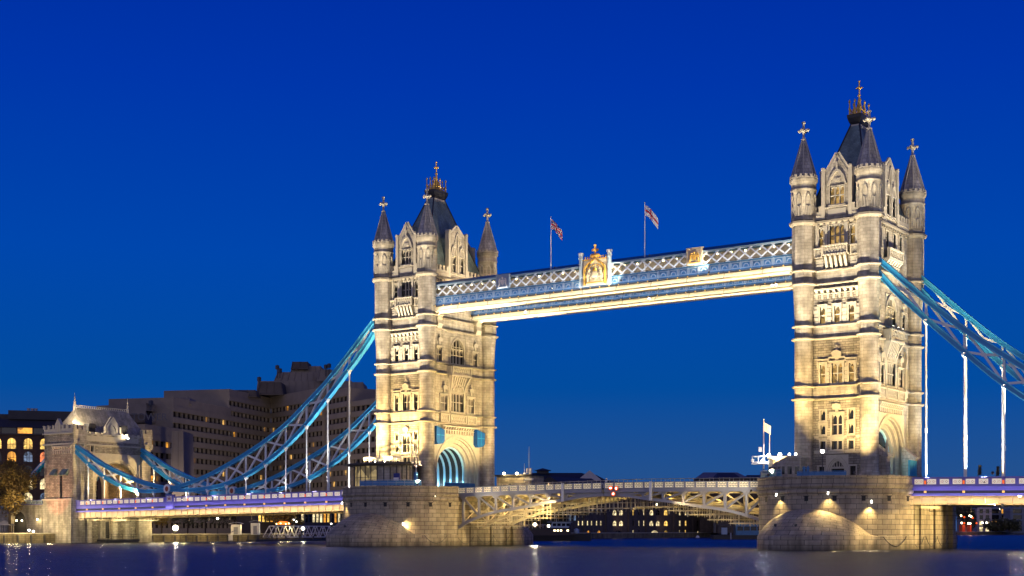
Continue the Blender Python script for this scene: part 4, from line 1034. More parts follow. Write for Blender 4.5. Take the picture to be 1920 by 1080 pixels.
# ================================================================ SIDE SPANS
def side_span(side, label):
    X0 = 0.0 if side < 0 else L
    t = empty('bridge_deck', (X0, 0, 0), label, 'bridge deck', 'purple lit side spans')
    d0, d1 = 10.7, 93.0
    def T(d, y, z): return (side * d, y, z + (deck_z(d) - 10.35))
    def sbox(m, a, b, y0, y1, z0, z1):
        p = [(a, y0, z0), (b, y0, z0), (a, y1, z0), (b, y1, z0), (a, y0, z1), (b, y0, z1), (a, y1, z1), (b, y1, z1)]
        m.add(p, [(0, 2, 3, 1), (4, 5, 7, 6), (0, 1, 5, 4), (2, 6, 7, 3), (0, 4, 6, 2), (1, 3, 7, 5)] if side > 0 else [(1, 3, 2, 0), (6, 7, 5, 4), (4, 5, 1, 0), (3, 7, 6, 2), (2, 6, 4, 0), (5, 7, 3, 1)])
    m = MB(T); sbox(m, d0, d1, -9.2, 9.2, 9.0, 9.2); m.build('road', ROADM, t)
    for s in (-1, 1):
        y = s * 9.3
        m = MB(T)
        sbox(m, d0, d1, y - 0.12, y + 0.12, 8.45, 10.3)
        sbox(m, d0, d1, y - 0.3, y + 0.3, 10.2, 10.35); sbox(m, d0, d1, y - 0.22, y + 0.22, 9.05, 9.2)
        sbox(m, d0, d1, y - 0.28, y + 0.28, 8.95, 9.05); sbox(m, d0, d1, y - 0.2, y + 0.2, 8.5, 8.62)
        sbox(m, d0, d1, y - 0.34, y + 0.34, 7.7, 7.8); sbox(m, d0, d1, y - 0.24, y + 0.24, 7.8, 8.0)
        m.build('fascia', VIO, t)
        m = MB(T); sbox(m, d0, d1, y - 0.03 - 0.05, y + 0.05, 8.0, 8.5); m.build('shadow_web', DARK, t)  # shade of the recess painted as a near-black web
        m = MB(T); sbox(m, d0, d1, s * 8.6 - 0.15, s * 8.6 + 0.15, 6.5, 7.75); sbox(m, d0, d1, s * 8.6 - 0.35, s * 8.6 + 0.35, 6.5, 6.6)
        k = int((d1 - d0) / 1.82)
        for i in range(k): a = d0 + i * 1.82; sbox(m, a, a + 0.12, s * 8.6 - 0.33, s * 8.6 + 0.33, 6.6, 7.75)
        m.build('edge_girder', EDGE, t)
        # parapet bays: a pierced panel between posts
        bay = 1.82; k = int((d1 - d0) / bay)
        for i in range(k):
            a = 11.65 + 0.28 + i * bay; b = a + bay - 0.56
            if abs(a - 62.6) < 1.4 or b > d1: continue
            m = MB(T); yo = s * 9.42
            sbox(m, a, b, yo - 0.03, yo + 0.03, 9.34, 10.06)
            for u0, u1, z0, z1 in ((a, b, 9.34, 9.42), (a, b, 9.98, 10.06), (a, a + 0.08, 9.42, 9.98), (b - 0.08, b, 9.42, 9.98)): sbox(m, u0, u1, yo - 0.08, yo + 0.08, z0, z1)
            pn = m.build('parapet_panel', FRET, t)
            m = MB(T); 
            h = (b - a) / 2
            for q in range(2):
                c = a + h * (q + 0.5)
                if s < 0:
                    for du, dz in ((0.16, 0), (-0.16, 0), (0, 0.14), (0, -0.14)): sbox(m, c + du - 0.055, c + du + 0.055, yo - 0.04, yo + 0.036, 9.7 + dz - 0.05, 9.7 + dz + 0.05)
                    for du, dz in ((0.22, 0.2), (-0.22, 0.2), (0.22, -0.2), (-0.22, -0.2)): sbox(m, c + du - 0.035, c + du + 0.035, yo - 0.04, yo + 0.036, 9.7 + dz - 0.035, 9.7 + dz + 0.035)
            if s < 0: m.build('piercing', FRETD, pn)
        for i in range(k + 1): m = MB(T); a = 11.65 - 0.15 + i * bay; sbox(m, a, a + 0.3, y - 0.2, y + 0.2, 9.2, 10.2); m.build('parapet_post', VIO, t)
        if s < 0:
            for d in [13.47 + 5.46 * k for k in range(9)] + [67.9, 73.2, 78.5, 83.85, 89.2]:
                m = MB(T); sbox(m, d - 0.13, d + 0.13, y - 0.27, y - 0.2, 9.35, 9.85); m.build('marker_lamp', AMBER, t)
                m = MB(T); sbox(m, d - 0.14, d + 0.14, y - 0.3, y - 0.08, 8.12, 8.4); m.build('gilt_lamp', AMBG, t)
            # pedestal with the heraldic plaque below the chain pin
            m = MB(T); sbox(m, 61.3, 63.5, y - 0.5, y + 0.1, 7.7, 10.6); sbox(m, 61.1, 63.7, y - 0.6, y + 0.1, 10.6, 10.75); m.build('pedestal', VIO, t)
            m = MB(T); sbox(m, 61.6, 63.1, y - 0.56, y - 0.5, 9.35, 10.5); pq = m.build('plaque', WHITE, t)
            m = MB(T); yy = y - 0.56; m.prism([(62.15, 10.1), (62.55, 10.1), (62.53, 9.8), (62.35, 9.6), (62.17, 9.8)], yy - 0.03, yy)
            for q in (-1, 1): m.path([(62.35 + q * 0.5, yy, 9.5), (62.35 + q * 0.34, yy, 9.8), (62.35 + q * 0.45, yy, 10.2)], 0.06, 4)
            sbox(m, 62.25, 62.45, yy - 0.03, yy, 10.15, 10.4); m.build('emblem', REDB, pq)
    m = MB(T)
    for i in range(16): a = 13.47 + 5.46 * i; sbox(m, a - 0.25, a + 0.25, -8.4, 8.4, 6.9, 9.0) if a < d1 else None
    for y in (-4.2, 0, 4.2): sbox(m, d0, d1, y - 0.2, y + 0.2, 7.1, 9.0)
    m.build('cross_girders', SOFF, t)
    return t
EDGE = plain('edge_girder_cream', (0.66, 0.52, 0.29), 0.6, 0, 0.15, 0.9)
def glow_paint(name, col, e):  # emission mixed into the paint in place of light behind the panels
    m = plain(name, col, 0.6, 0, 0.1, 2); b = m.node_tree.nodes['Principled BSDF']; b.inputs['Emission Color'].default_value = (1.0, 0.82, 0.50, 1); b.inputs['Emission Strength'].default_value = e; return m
FRET = glow_paint('fretwork_cream', (0.80, 0.74, 0.58), 0.40)
FRETB = glow_paint('bascule_fretwork', (0.78, 0.70, 0.52), 0.32)
FRETD = plain('fretwork_gap', (0.20, 0.15, 0.10), 0.8)
side_span(-1, 'side span with purple parapet, running from the farther pier to the small gate tower')
side_span(1, 'side span with purple parapet, running out from the nearer pier')

# ================================================================ BASCULES
BC = [(0.0, 3.3), (1.9, 4.35), (4.8, 5.3), (8.3, 6.1), (12.0, 6.6), (15.5, 7.1), (18.7, 7.6), (22.3, 8.0), (25.8, 8.5), (30.2, 8.75)]
def bascule(side, label):
    X0 = 10.9 if side > 0 else L - 10.9
    t = empty('bascule_leaf', (X0, 0, 0), label, 'bascule', 'the two lifting bascule leaves')
    A = (L / 2 - 10.9) - 0.25
    def arch(a): return 0.35 * math.sin(min(1, a / A) * math.pi / 2)
    def T(a, y, z): return (side * a, y, z + arch(a))
    def seg(m, a, b, y0, y1, z0, z1, k=6):
        for i in range(k):
            p, q = a + (b - a) * i / k, a + (b - a) * (i + 1) / k
            m.box(p, q, y0, y1, z0, z1)
    m = MB(T); seg(m, 0, A, -7.4, 7.4, 9.25, 9.4, 10); m.build('road', ROADM, t)
    for s in (-1, 1):
        y = s * 7.6
        m = MB(T); seg(m, 0, A, y - 0.2, y + 0.2, 8.75, 9.3, 10); seg(m, 0, A, y - 0.32, y + 0.32, 9.3, 9.38, 10); seg(m, 0, A, y - 0.26, y + 0.26, 10.2, 10.32, 10); seg(m, 0, A, y - 0.3, y + 0.3, 8.68, 8.75, 10)
        m.build('edge_beam', GREYP, t)
        n = 16; w = A / n
        for i in range(n):
            a, b = i * w + 0.16, (i + 1) * w - 0.16
            m = MB(T); yo = y
            m.box(a, b, yo - 0.04, yo + 0.04, 9.42, 10.18)
            for u0, u1, z0, z1 in ((a, b, 9.38, 9.48), (a, b, 10.1, 10.2), (a, a + 0.08, 9.48, 10.1), (b - 0.08, b, 9.48, 10.1)): m.box(u0, u1, yo - 0.1, yo + 0.1, z0, z1)
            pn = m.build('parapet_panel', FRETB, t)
            if s < 0:
                m = MB(T); h = (b - a) / 3
                for q in range(3):
                    c = a + h * (q + 0.5)
                    for du, dz in ((0.14, 0.12), (-0.14, 0.12), (0.14, -0.12), (-0.14, -0.12), (0, 0.24), (0, -0.24)): m.box(c + du - 0.075, c + du + 0.075, yo - 0.05, yo + 0.05, 9.8 + dz - 0.06, 9.8 + dz + 0.06)
                m.build('piercing', FRETD, pn)
        for i in range(n + 1): m = MB(T); m.box(i * w - 0.14, i * w + 0.14, y - 0.24, y + 0.24, 9.38, 10.2); m.build('parapet_post', GREYP, t)
    for gi, y in enumerate((-7.3, 0.0, 7.3)):
        mt = GREYP if gi == 0 else CREAM
        m = MB(); m.chord([(side * a, z - 0.1) for a, z in fine(BC, 3) if a <= A + 0.3], y - 0.26, y + 0.26, 0.46); m.build('bottom_chord', mt, t, smooth=True)
        vs = [4.45 + 3.68 * k for k in range(6)]
        m = MB()
        for i, a in enumerate([1.0] + vs):
            zl = interp(BC, a); zu = 8.75 + arch(a)
            m.box(side * a - 0.2, side * a + 0.2, y - 0.18, y + 0.18, zl, zu)
            if zu - zl > 1.6 or True:
                for sg in (-1, 1):
                    m.add([(side * a + sg * 0.26, y - 0.2, zu), (side * a + sg * 0.9, y - 0.2, zu), (side * a + sg * 0.26, y - 0.2, zu - 0.55), (side * a + sg * 0.26, y + 0.2, zu), (side * a + sg * 0.9, y + 0.2, zu), (side * a + sg * 0.26, y + 0.2, zu - 0.55)], [(0, 1, 2), (3, 5, 4), (1, 4, 5, 2)])
            nb = ([1.0] + vs + [vs[-1] + 3.0])[i + 1]
            m.beam((side * a, y, zu - 0.2), (side * nb, y, interp(BC, nb) + 0.1), 0.26, 0.3)
        m.box(side * 24.6, side * A, y - 0.15, y + 0.15, 8.6, 9.1)
        m.build('truss_web', mt, t)
    for a in [1.0] + [4.45 + 3.68 * k for k in range(5)]:
        m = MB(); zl = interp(BC, a) + 0.3; zu = 8.7
        for y0, y1 in ((-7.3, 0), (0, 7.3)):
            m.beam((side * a, y0, zl), (side * a, y1, zu), 0.13, 0.13); m.beam((side * a, y0, zu), (side * a, y1, zl), 0.13, 0.13); m.beam((side * a, y0, zl), (side * a, y1, zl), 0.18, 0.22)
        m.build('cross_bracing', CREAM, t)
    m = MB(T)
    for k in range(18): m.box(k * 1.75, k * 1.75 + 0.18, -7.2, 7.2, 8.75, 9.25)
    m.build('floor_beams', CREAM, t)
    m = MB(); P = []
    cv = [(a, z - 0.42) for a, z in fine(BC, 3) if 20.0 <= a <= A]
    for a, z in cv: P += [(side * a, -6.9, z + 0.1), (side * a, 6.9, z + 0.1)]
    k = len(cv); m.add(P, [(2 * i, 2 * i + 2, 2 * i + 3, 2 * i + 1) for i in range(k - 1)])
    # thin plated underside
    P2 = [(x, y, z + 0.06) for x, y, z in P]; m.add(P2, [(2 * i + 1, 2 * i + 3, 2 * i + 2, 2 * i) for i in range(k - 1)])
    m.build('underside_plating', plain('underside_paint', (0.45, 0.37, 0.2), 0.6), t)
    m = MB(T)
    for y in (6.6, 5.2):
        for z in (10.75, 11.3): m.tube((0.5, y, z), (A, y, z), 0.035, 5)
        for i in range(16): m.tube((0.6 + i * A / 16.2, y, 9.4), (0.6 + i * A / 16.2, y, 11.35), 0.05, 5)
    m.build('handrail', TUBE, t)
    gx = onY(1055 if side > 0 else 1220, 920, -8.0).x - X0
    m = MB(); m.box(gx - 0.22, gx + 0.22, -8.15, -7.95, 7.6, 10.7); m.box(gx - 0.05, gx + 0.05, -7.95, -7.4, 9.6, 9.8); m.build('gauge_board', WHITE, t)
    return t
bascule(1, 'grey steel bascule leaf rooted in the pier that carries the glass cabin')
bascule(-1, 'grey steel bascule leaf rooted in the nearer pier, below the stone cabin')
def scaffold(x0, x1, z, yb, label, dens=0.75):
    t = empty('hanging_scaffold', ((x0 + x1) / 2, 0, z), label, 'scaffold', 'scaffolds hung under the bascules')
    w = (x1 - x0) / 2; y0, y1 = yb, yb + 5.0
    m = MB()
    for k in range(4): m.box(-w, w, y0 + k * 1.3, y0 + k * 1.3 + 1.15, 0, 0.09)
    m.build('boards', PLANK, t)
    m = MB(); n = max(3, int(2 * w / dens)); xc = (x0 + x1) / 2
    for i in range(n + 1):
        for y in (y0, (y0 + y1) / 2, y1):
            x = -w + 2 * w * i / n + random.uniform(-0.12, 0.12)
            X = xc + x; a = X - 10.9 if X < L / 2 else L - 10.9 - X
            top = interp(BC, max(0, a)) - 0.3 - z
            if top > 0.2: m.tube((x, y, -random.uniform(0.15, 0.6)), (x, y, min(top, 4.5)), 0.045, 4)
    for y in (y0, y1): m.tube((-w - 0.4, y, -0.05), (w + 0.4, y, -0.05), 0.045, 4); m.tube((-w - 0.2, y, 0.95), (w + 0.2, y, 0.95), 0.035, 4)
    for i in range(n // 2 + 1): m.tube((-w + 4 * w * i / n if i * 2 <= n else w, y0, -0.06), (-w + 4 * w * i / n if i * 2 <= n else w, y1, -0.06), 0.04, 4)
    m.build('tubes', TUBE, t)
for a, b, y, lab in ((872, 985, 986, 'lowest left scaffold platform, just above the stone flank of the left pier'), (985, 1043, 971, 'scaffold platform under the left bascule, one step above the lowest'),
                  (1028, 1073, 964.5, 'scaffold platform under the left bascule, third step up'), (1052, 1108, 960, 'scaffold platform under the left bascule, near midspan'), (1108, 1195, 953, 'thin scaffold platform below the middle of the river span'),
                  (1195, 1262, 950, 'thin scaffold platform where the right bascule begins'), (1257, 1303, 957, 'short scaffold under the right bascule, highest of its steps'),
                  (1293, 1370, 964.5, 'long scaffold platform under the right bascule'), (1333, 1387, 974, 'scaffold platform under the right bascule, second from the pier'), (1373, 1424, 981, 'lowest right scaffold platform, touching the nearer pier')):
    p, q = onY(a, y, -5.5), onY(b, y, -5.5)
    scaffold(p.x, q.x, (p.z + q.z) / 2, -6.0, lab)
# ================================================================ ABUTMENT GATE TOWER
def G_front(u, n, v): return (-98.4 + u, -10.0 - n, v)
def G_right(u, n, v): return (-93.5 + n, 0.9 + u, v)
def G_back(u, n, v): return (-98.4 - u, 11.8 + n, v)
def G_left(u, n, v): return (-103.3 - n, 0.9 - u, v)
def rel(o, loc):
    """move an object's origin to loc without moving its mesh"""
    loc = Vector(loc)
    if o.type == 'MESH' and o.data.users == 1: o.data.transform(Matrix.Translation(-loc))
    o.location = loc
def re_root(t, loc):
    loc = Vector(loc)
    t.location = loc
    for c in t.children: c.location = Vector(c.location) - loc
t = empty('gate_tower', (0, 0, 0), 'small battlemented stone gate tower with a steep pale roof and wide archway', 'tower')
m = MB()
for T, U in ((G_front, 4.9), (G_back, 4.9)):
    m.T = T; grid_wall(m, -U, U, -2, 24.2, [(0.55, 1.35, 9.8, 14.9)] if T is G_front else [])
for T in (G_right, G_left):
    m.T = T; grid_wall(m, -10.9, 10.9, -2, 24.2, [(-5.4, 7.9, 7.2, 20.0), (-5.6, -4.6, 19.3, 21.2) if False else (-6.1, -5.2, 20.2, 21.9), (8.4, 9.2, 20.2, 21.9)])
wall = m.build('wall', RAG, t)
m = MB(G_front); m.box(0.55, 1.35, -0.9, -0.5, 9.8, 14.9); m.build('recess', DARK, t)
for T in (G_right, G_left):
    m = MB(lambda u, n, z, T=T: T(u + 1.25, n, z))
    zs = 12.6
    def semi(r, n=16): return [(-r, 7.2)] + [(-r * math.cos(math.pi * k / n), zs + r * 0.95 * math.sin(math.pi * k / n)) for k in range(n + 1)] + [(r, 7.2)]
    ov = semi(6.6); m.strip(ov, [(-6.66, 7.2)] + [(max(-6.66, min(6.66, p * 1.7)), 20.01) if 0 < k < 16 else (p / abs(p) * 6.66, q) for k, (p, q) in enumerate(ov[1:-1])] + [(6.66, 7.2)], -0.6, 0.01)
    rr = [6.6, 6.3, 6.05, 5.75]
    for k in range(3): m.strip(semi(rr[k]), semi(rr[k + 1]), -1.4, 0.1 - 0.22 * k)
    m.build('archway', TRIM, t)
m = MB()
for sx in (-94.9, -101.9):
    m.T = lambda u, n, z, sx=sx: (sx + n, 0.9 + 1.25 + u, z)
    m.strip(semi(5.8), semi(5.6), -1.2, 1.2)
m.T = None
P = [(x, 2.15 + u, z) for x in (-102.0, -94.8) for u, z in semi(5.85)]; k = len(P) // 2
m.add(P, [(i, i + 1, k + i + 1, k + i) for i in range(k - 1)]); m.build('passage_vault', RAG, t)
# corner piers of the river face, string courses, plinth
for a, b in ((-10.95, -7.5), (8.0, 10.95)):
    m = MB(G_right)
    m.box(a, b, 0, 0.35, -2, 9.6); m.box(a + 0.15, b - 0.15, 0, 0.22, 9.6, 21.8); m.box(a - 0.1, b + 0.1, 0, 0.7, 21.8, 22.6); m.box(a, b, 0, 0.45, 22.6, 25.0)
    c = (a + b) / 2
    m.strip(arc(c - 1.2, c + 1.2, 21.3, 22.9, 5), arc(c - 0.85, c + 0.85, 21.3, 22.4, 5), 0, 0.85)
    for e in (a, a + 1.3, b - 0.9): m.box(e, e + 0.9, -0.2, 0.45, 25.0, 25.9)
    m.build('corner_pier', PORT, t)
m = MB(G_front); m.box(-4.95, 4.95, 0, 0.35, -2, 9.5); m.build('plinth', PORT, t)
for z, h, pr in ((21.6, 0.35, 0.25), (24.0, 0.3, 0.3), (9.4, 0.35, 0.45)):
    m = MB()
    for T, U in ((G_front, 5.2), (G_back, 5.2)): m.T = T; m.box(-U, U, 0.003, pr, z, z + h)
    if z > 12:
        for T in (G_right, G_left): m.T = T; m.box(-7.4, 7.9, 0.003, pr, z, z + h)
    m.build('string_course', TRIM, t)
m = MB()
for T, U, gap in ((G_front, 4.9, 1.1), (G_back, 4.9, 1.1), (G_right, 7.3, 2.4), (G_left, 7.3, 2.4)):
    m.T = T; zb = 24.3 if U < 5 else 22.9
    m.box(-U, U, -0.4, 0.1, 24.2 if U < 5 else 22.6, zb + 0.9)
    k = int(U / 0.75)
    for i in range(k + 1):
        u = -U + i * 2 * U / k - 0.35
        if abs(u + 0.35) < gap: continue
        m.box(u, u + 0.7, -0.4, 0.12, zb + 0.9, zb + 1.6); m.box(u - 0.05, u + 0.75, -0.45, 0.18, zb + 1.6, zb + 1.72)
m.build('battlement', TRIM, t)
m = MB(G_front)
for a, b in ((-1.9, -0.2), (1.4, 3.6)):    # sloping weathered offsets
    m.add([(a, 0, 16.3), (b, 0, 16.3), (b - 0.2, 0.9, 15.0), (a - 0.4, 0.9, 15.0), (a - 0.4, 0, 14.9), (b - 0.2, 0, 14.9)], [(0, 3, 2, 1), (3, 4, 5, 2), (0, 4, 3), (1, 2, 5)])
m.build('weathering', SLATE, t)
corbels(G_front, t, -1.9, 4.8, 19.6, 21.4, 0.4, 9, 'frieze')
for T, a in ((G_right, 0), (G_left, 0)):
    for u in (-5.65, 8.8): window(T, t, u - 0.4, u + 0.4, 20.25, 21.8, 1, 1, 'cusp', GLASS)
for q in (5.6, 9.0, 12.2, 16.6):
    m = MB(G_front); m.box(-4.85, -4.3, 0, 0.06, q, q + 1.2); m.build('quoin', TRIM, t)
# roof, dormers, gable
m = MB(); rx = -98.8
m.add([(-102.4, -8.2, 24.4), (-95.0, -8.2, 24.4), (-95.0, 12.1, 24.4), (-102.4, 12.1, 24.4), (rx - 0.15, -5.2, 30.2), (rx + 0.15, -5.2, 30.2), (rx + 0.15, 9.4, 30.2), (rx - 0.15, 9.4, 30.2)],
      [(0, 1, 5, 4), (1, 2, 6, 5), (2, 3, 7, 6), (3, 0, 4, 7), (4, 5, 6, 7)]); roof = m.build('roof', ROOFT, t)
m = MB(); m.box(rx - 0.12, rx + 0.12, -5.2, 9.4, 30.2, 30.35); m.box(rx - 0.1, rx + 0.1, -5.2, 9.4, 30.75, 30.88)
for i in range(26): y = -5.0 + i * 14.2 / 25; m.box(rx - 0.08, rx + 0.08, y - 0.1, y + 0.1, 30.3, 30.8)
m.build('ridge_crest', TRIM, roof)
for y in (-5.3, 9.5):
    m = MB(); m.lathe([(0.42, 29.2), (0.35, 30.6), (0.22, 31.4), (0.34, 31.55), (0.12, 31.8), (0.16, 32.6), (0.06, 32.8), (0.04, 33.6)], 8, rx, y); m.build('finial', TRIM, roof)
for y in (-3.9, 4.9):
    m = MB(); m.box(-95.9, -94.6, y - 0.9, y + 0.9, 24.4, 25.7); m.prism([(y - 1.1, 25.7), (y + 1.1, 25.7), (y + 0.75, 26.6), (y - 0.75, 26.6)], -97.5, -94.4, 'x'); d = m.build('dormer', ROOFD, roof)
    m = MB(); m.box(-94.6, -94.55, y - 0.7, y + 0.7, 24.5, 25.6); m.build('dormer_glass', DARK, d)
m = MB(lambda u, n, z: (-93.9 + n, 1.3 + u, z)); m.box(-1.9, 1.9, -0.8, 0, 22.8, 25.4); m.prism([(-1.9, 25.4), (1.9, 25.4), (1.75, 25.8), (0, 28.1), (-1.75, 25.8)], -0.8, 0.0)
m.strip(arc(-1.1, 1.1, 25.0, 26.8, 5), arc(-0.85, 0.85, 25.0, 26.4, 5), 0, 0.15); m.prism([(-0.6, 25.2), (0.6, 25.2), (0.5, 24.3), (0, 23.8), (-0.5, 24.3)], 0, 0.18)
for s in (-1, 1): m.beam((s * 1.9, -0.3, 25.5), (0, -0.3, 28.2), 0.9, 0.25, (0, 1, 0)); m.box(s * 1.9 - 0.25, s * 1.9 + 0.25, -0.8, 0.2, 22.8, 26.1)
m.build('gable', TRIM, t)
m = MB(G_front); m.box(-1.0, 1.0, -0.6, 0.15, 24.2, 26.2); m.prism([(-1.0, 26.2), (1.0, 26.2), (0, 27.5)], -0.6, 0.15); m.box(-0.5, 0.5, 0.15, 0.25, 24.6, 26.0); m.build('gable', TRIM, t)
# buttresses and door below the deck
m = MB(G_right)
for u in (-7.0, -3.4, 0.0, 3.6, 7.4): m.box(u - 0.7, u + 0.7, 0, 0.9, -2, 6.0)
m.box(-8, 8, 0, 0.5, 6.0, 6.6); m.build('buttress', PORT, t)
m = MB(G_right); m.box(-2.3, -0.9, 0.0, 0.05, 1.0, 4.6); m.build('door', DARK, t)
m = MB(lambda u, n, z: (-91.6 + n, 1.4 + u, z)); m.box(-10.6, 10.4, -0.7, 0.7, 5.0, 5.15)
for z in (5.7, 6.4): m.tube((-10.6, 0.7, z), (10.4, 0.7, z), 0.06, 5); m.tube((-10.6, -0.7, z), (10.4, -0.7, z), 0.06, 5)
for i in range(9):
    for n in (-0.7, 0.7): m.tube((-10.6 + i * 2.62, n, 5.1), (-10.6 + i * 2.62, n, 6.5), 0.06, 5)
o = tag(m.build('maintenance_gantry', CREAM), 'pale railed gantry slung under the bridge deck beside the gate tower', 'gantry')
m = MB()
for s in (-0.3, 0.3): m.tube((-91.2, -1.4 + s, 0.9), (-91.6, -1.2 + s, 5.0), 0.05, 5)
for i in range(12): m.tube((-91.2 - 0.033 * i, -1.7, 1.2 + i * 0.32), (-91.2 - 0.033 * i, -1.1, 1.2 + i * 0.32), 0.04, 4)
tag(m.build('ladder', CREAM), 'steep pale ladder from the landing up to the railed gantry', 'ladder')
m = MB(); m.box(-93.4, -90.4, -3.5, 6.0, 0.3, 0.75); m.box(-91.2, -90.6, -3.4, 5.9, -2, 0.3)
for i in range(7):
    m.tube((-90.5, -3.4 + i * 1.55, 0.7), (-90.5, -3.4 + i * 1.55, 1.9), 0.05, 5)
for z in (1.3, 1.9): m.tube((-90.5, -3.4, z), (-90.5, 5.9, z), 0.04, 5)
tag(m.build('landing_stage', STEELD), 'dark railed landing stage at the foot of the gate tower under the deck', 'landing stage')
# anchor ties behind the gate tower
for s, lab in ((-1, 'blue and white anchor tie sloping down behind the gate tower, left of it'), (1, 'blue and white anchor tie seen through the gate tower archway')):
    if s < 0: a, b = onY(84, 866, -9.1), onY(46, 908, -9.1)
    else: a, b = onY(189.5, 887, 9.1), onY(152.5, 927, 9.1)
    d = b - a; p = a - d * 0.9; q = b + d * 1.1
    t2 = empty('anchor_tie', p, lab, 'tie', 'anchor ties of the chains'); d2 = q - p
    m = MB(); m.beam((0, 0, 0), d2, 0.7, 0.95); m.build('tie_plate', CHB, t2)
    m = MB(); m.beam(d2 * 0.01 + Vector((0, -0.4, 0.1)), d2 * 0.99 + Vector((0, -0.4, 0.1)), 0.08, 0.4); m.build('tie_stripe', WHITE, t2)
# approach viaduct and quays
z0 = onY(50, 938, -8.8).z; xa, xb = onY(16, 980, -8.8).x, onY(50, 980, -8.8).x; za = onY(33, 958, -8.8).z
t = empty('approach_viaduct', (-110, -8.8, 0), 'dark stone approach viaduct with a lit arch, left of the gate tower', 'viaduct')
m = MB(lambda u, n, z: (u + 110, -n, z)); grid_wall(m, -230, -103.4, 0, z0 - 1.1, [(xa, xb, 1.7, za + 0.1)], 1.5)
cv = arc(xa, xb, za - (xb - xa) * 0.42, za, 8, False); m.strip(cv, [(p, za + 0.1) for p, q in cv], -1.5, 0.02); m.strip(arc(xa - 0.5, xb + 0.5, za - (xb - xa) * 0.42, za + 0.5, 8, False), cv, -0.3, 0.12); m.build('wall', PORT, t)
m = MB(lambda u, n, z: (u + 110, -n, z)); m.box(-230, -103.4, -0.3, 0.2, z0 - 1.1, z0 - 0.9); m.box(-230, -103.4, -0.3, 0.2, z0 - 0.12, z0); m.build('parapet_rail', VIO, t)
pn = None
for i in range(18):
    x = -104.6 - i * 2.0
    if pn is None:
        m = MB(lambda u, n, z: (u, -n, z)); m.box(-0.85, 0.85, -0.1, 0.05, z0 - 0.9, z0 - 0.12)
        pn = m.build('parapet_panel', PALE, t); pn.location = (x + 110, 0, 0)
        m = MB(lambda u, n, z: (u, -n, z)); [m.box(-0.75 + 0.25 * k, -0.62 + 0.25 * k, 0.05, 0.08, z0 - 0.8 + 0.25 * (k % 2), z0 - 0.5 + 0.25 * (k % 2)) for k in range(6)]; fr = m.build('piercing', FRETD, pn)
    else:
        c = pn.copy(); C.objects.link(c); c.parent = t; c.location = (x + 110, 0, 0); d = fr.copy(); C.objects.link(d); d.parent = c
m = MB(lambda u, n, z: (u + 110, -n, z)); [m.box(x - 0.5, x + 0.5, -0.2, 0.35, z0 - 3.0, z0 + 0.1) for x in (-117.5, -130, -145)]; m.build('pedestal', VIO, t)
m = MB(); m.box(-120 - 110 + 110 - 30, 6.3, 0.3, 17, 1.7, z0 - 1.2); bk = m.build('road', ROADM, t)
bk.location = (0, 1.8, 0)
def quay(x, ya, yb, zt, label, cap=True):
    t = empty('quay_wall', (x, ya, 0), label, 'quay wall')
    m = MB(); m.box(-0.8, 0.6, 0, yb - ya, -3, zt); m.build('wall', QUAYM, t)
    m = MB(); m.box(-0.95, 0.75, -0.1, yb - ya, zt, zt + 0.22); m.build('coping', TRIM, t)
    m = MB()
    for i in range(int(min(60, (yb - ya) / 3.4))): m.box(0.6, 0.85, 1.0 + i * 3.4, 1.35 + i * 3.4, -3, zt - 0.3)
    m.build('fender_post', STEELD, t)
quay(-99.6, -62, -10.2, 2.0, 'low stone quay wall in front of the tree at the far left')
quay(-95.4, 12.2, 1200, 1.75, 'long stone quay wall along the far bank, running behind the bridge')

# ================================================================ PIER CABINS, MASTS, LAMPS
def lantern(loc, h, label, col=(1.0, 0.8, 0.45), power=120, group='street lamps', globe=0.2):
    t = empty('street_lamp', loc, label, 'street lamp', group)
    m = MB(); m.lathe([(0.18, 0), (0.16, 0.5), (0.07, 0.6), (0.055, h - 0.3), (0.1, h - 0.2)], 8); m.box(-0.35, 0.35, -0.03, 0.03, h - 0.9, h - 0.84); m.build('post', STEELD, t)
    m = MB(); m.ball((0, 0, h), globe, 10); m.build('globe', LENSW, t)
    m = MB(); m.lathe([(globe * 0.9, h + globe * 0.7), (0.02, h + globe * 1.7)], 8); m.build('cap', STEELD, t)
    if power: point(Vector(loc) + Vector((0, 0, h)), power, col, globe * 0.9)
# glass cabin with curved roof on the left pier
t = empty('control_cabin', (-1.5, -13.5, 9.6), 'glass and stone control cabin with wide curved roof on the left pier', 'cabin')
ZR = onY(730, 872, -13).z - 9.6
m = MB(); prof = 14
ell = lambda a, b, n=28: [(a * math.cos(2 * math.pi * k / n) * (1 if True else 1), b * math.sin(2 * math.pi * k / n)) for k in range(n)]
m.prism(ell(8.3, 4.6), ZR, ZR + 0.18, 'z'); m.prism(ell(7.4, 4.0), ZR + 0.18, ZR + 0.32, 'z'); m.prism(ell(7.3, 3.9), ZR - 0.25, ZR, 'z'); m.build('roof', plain('cabin_roof', (0.10, 0.085, 0.06), 0.5, 0.4), t)
e = ell(6.2, 3.3, 28)
m = MB(); P = [(x, y, z) for z in (0.0, ZR - 0.25) for x, y in e]; m.add([(x, y, z) for z in (0.0, ZR - 0.25) for x, y in e[13:23]], [(i, i + 1, 11 + i, 10 + i) for i in range(9)]); m.build('glazing', room('cabin_interior', (1.0, 0.72, 0.3), 0.28, 0.5), t)
m = MB(); m.add(P, [(i, (i + 1) % 28, 28 + (i + 1) % 28, 28 + i) for i in list(range(22, 28)) + list(range(0, 13))]); m.build('stone_wall', PORT, t)
m = MB()
for i in range(13, 29): x, y = e[i % 28]; m.box(x * 1.005 - 0.07, x * 1.005 + 0.07, y * 1.01 - 0.07, y * 1.01 + 0.07, 0, ZR - 0.25)
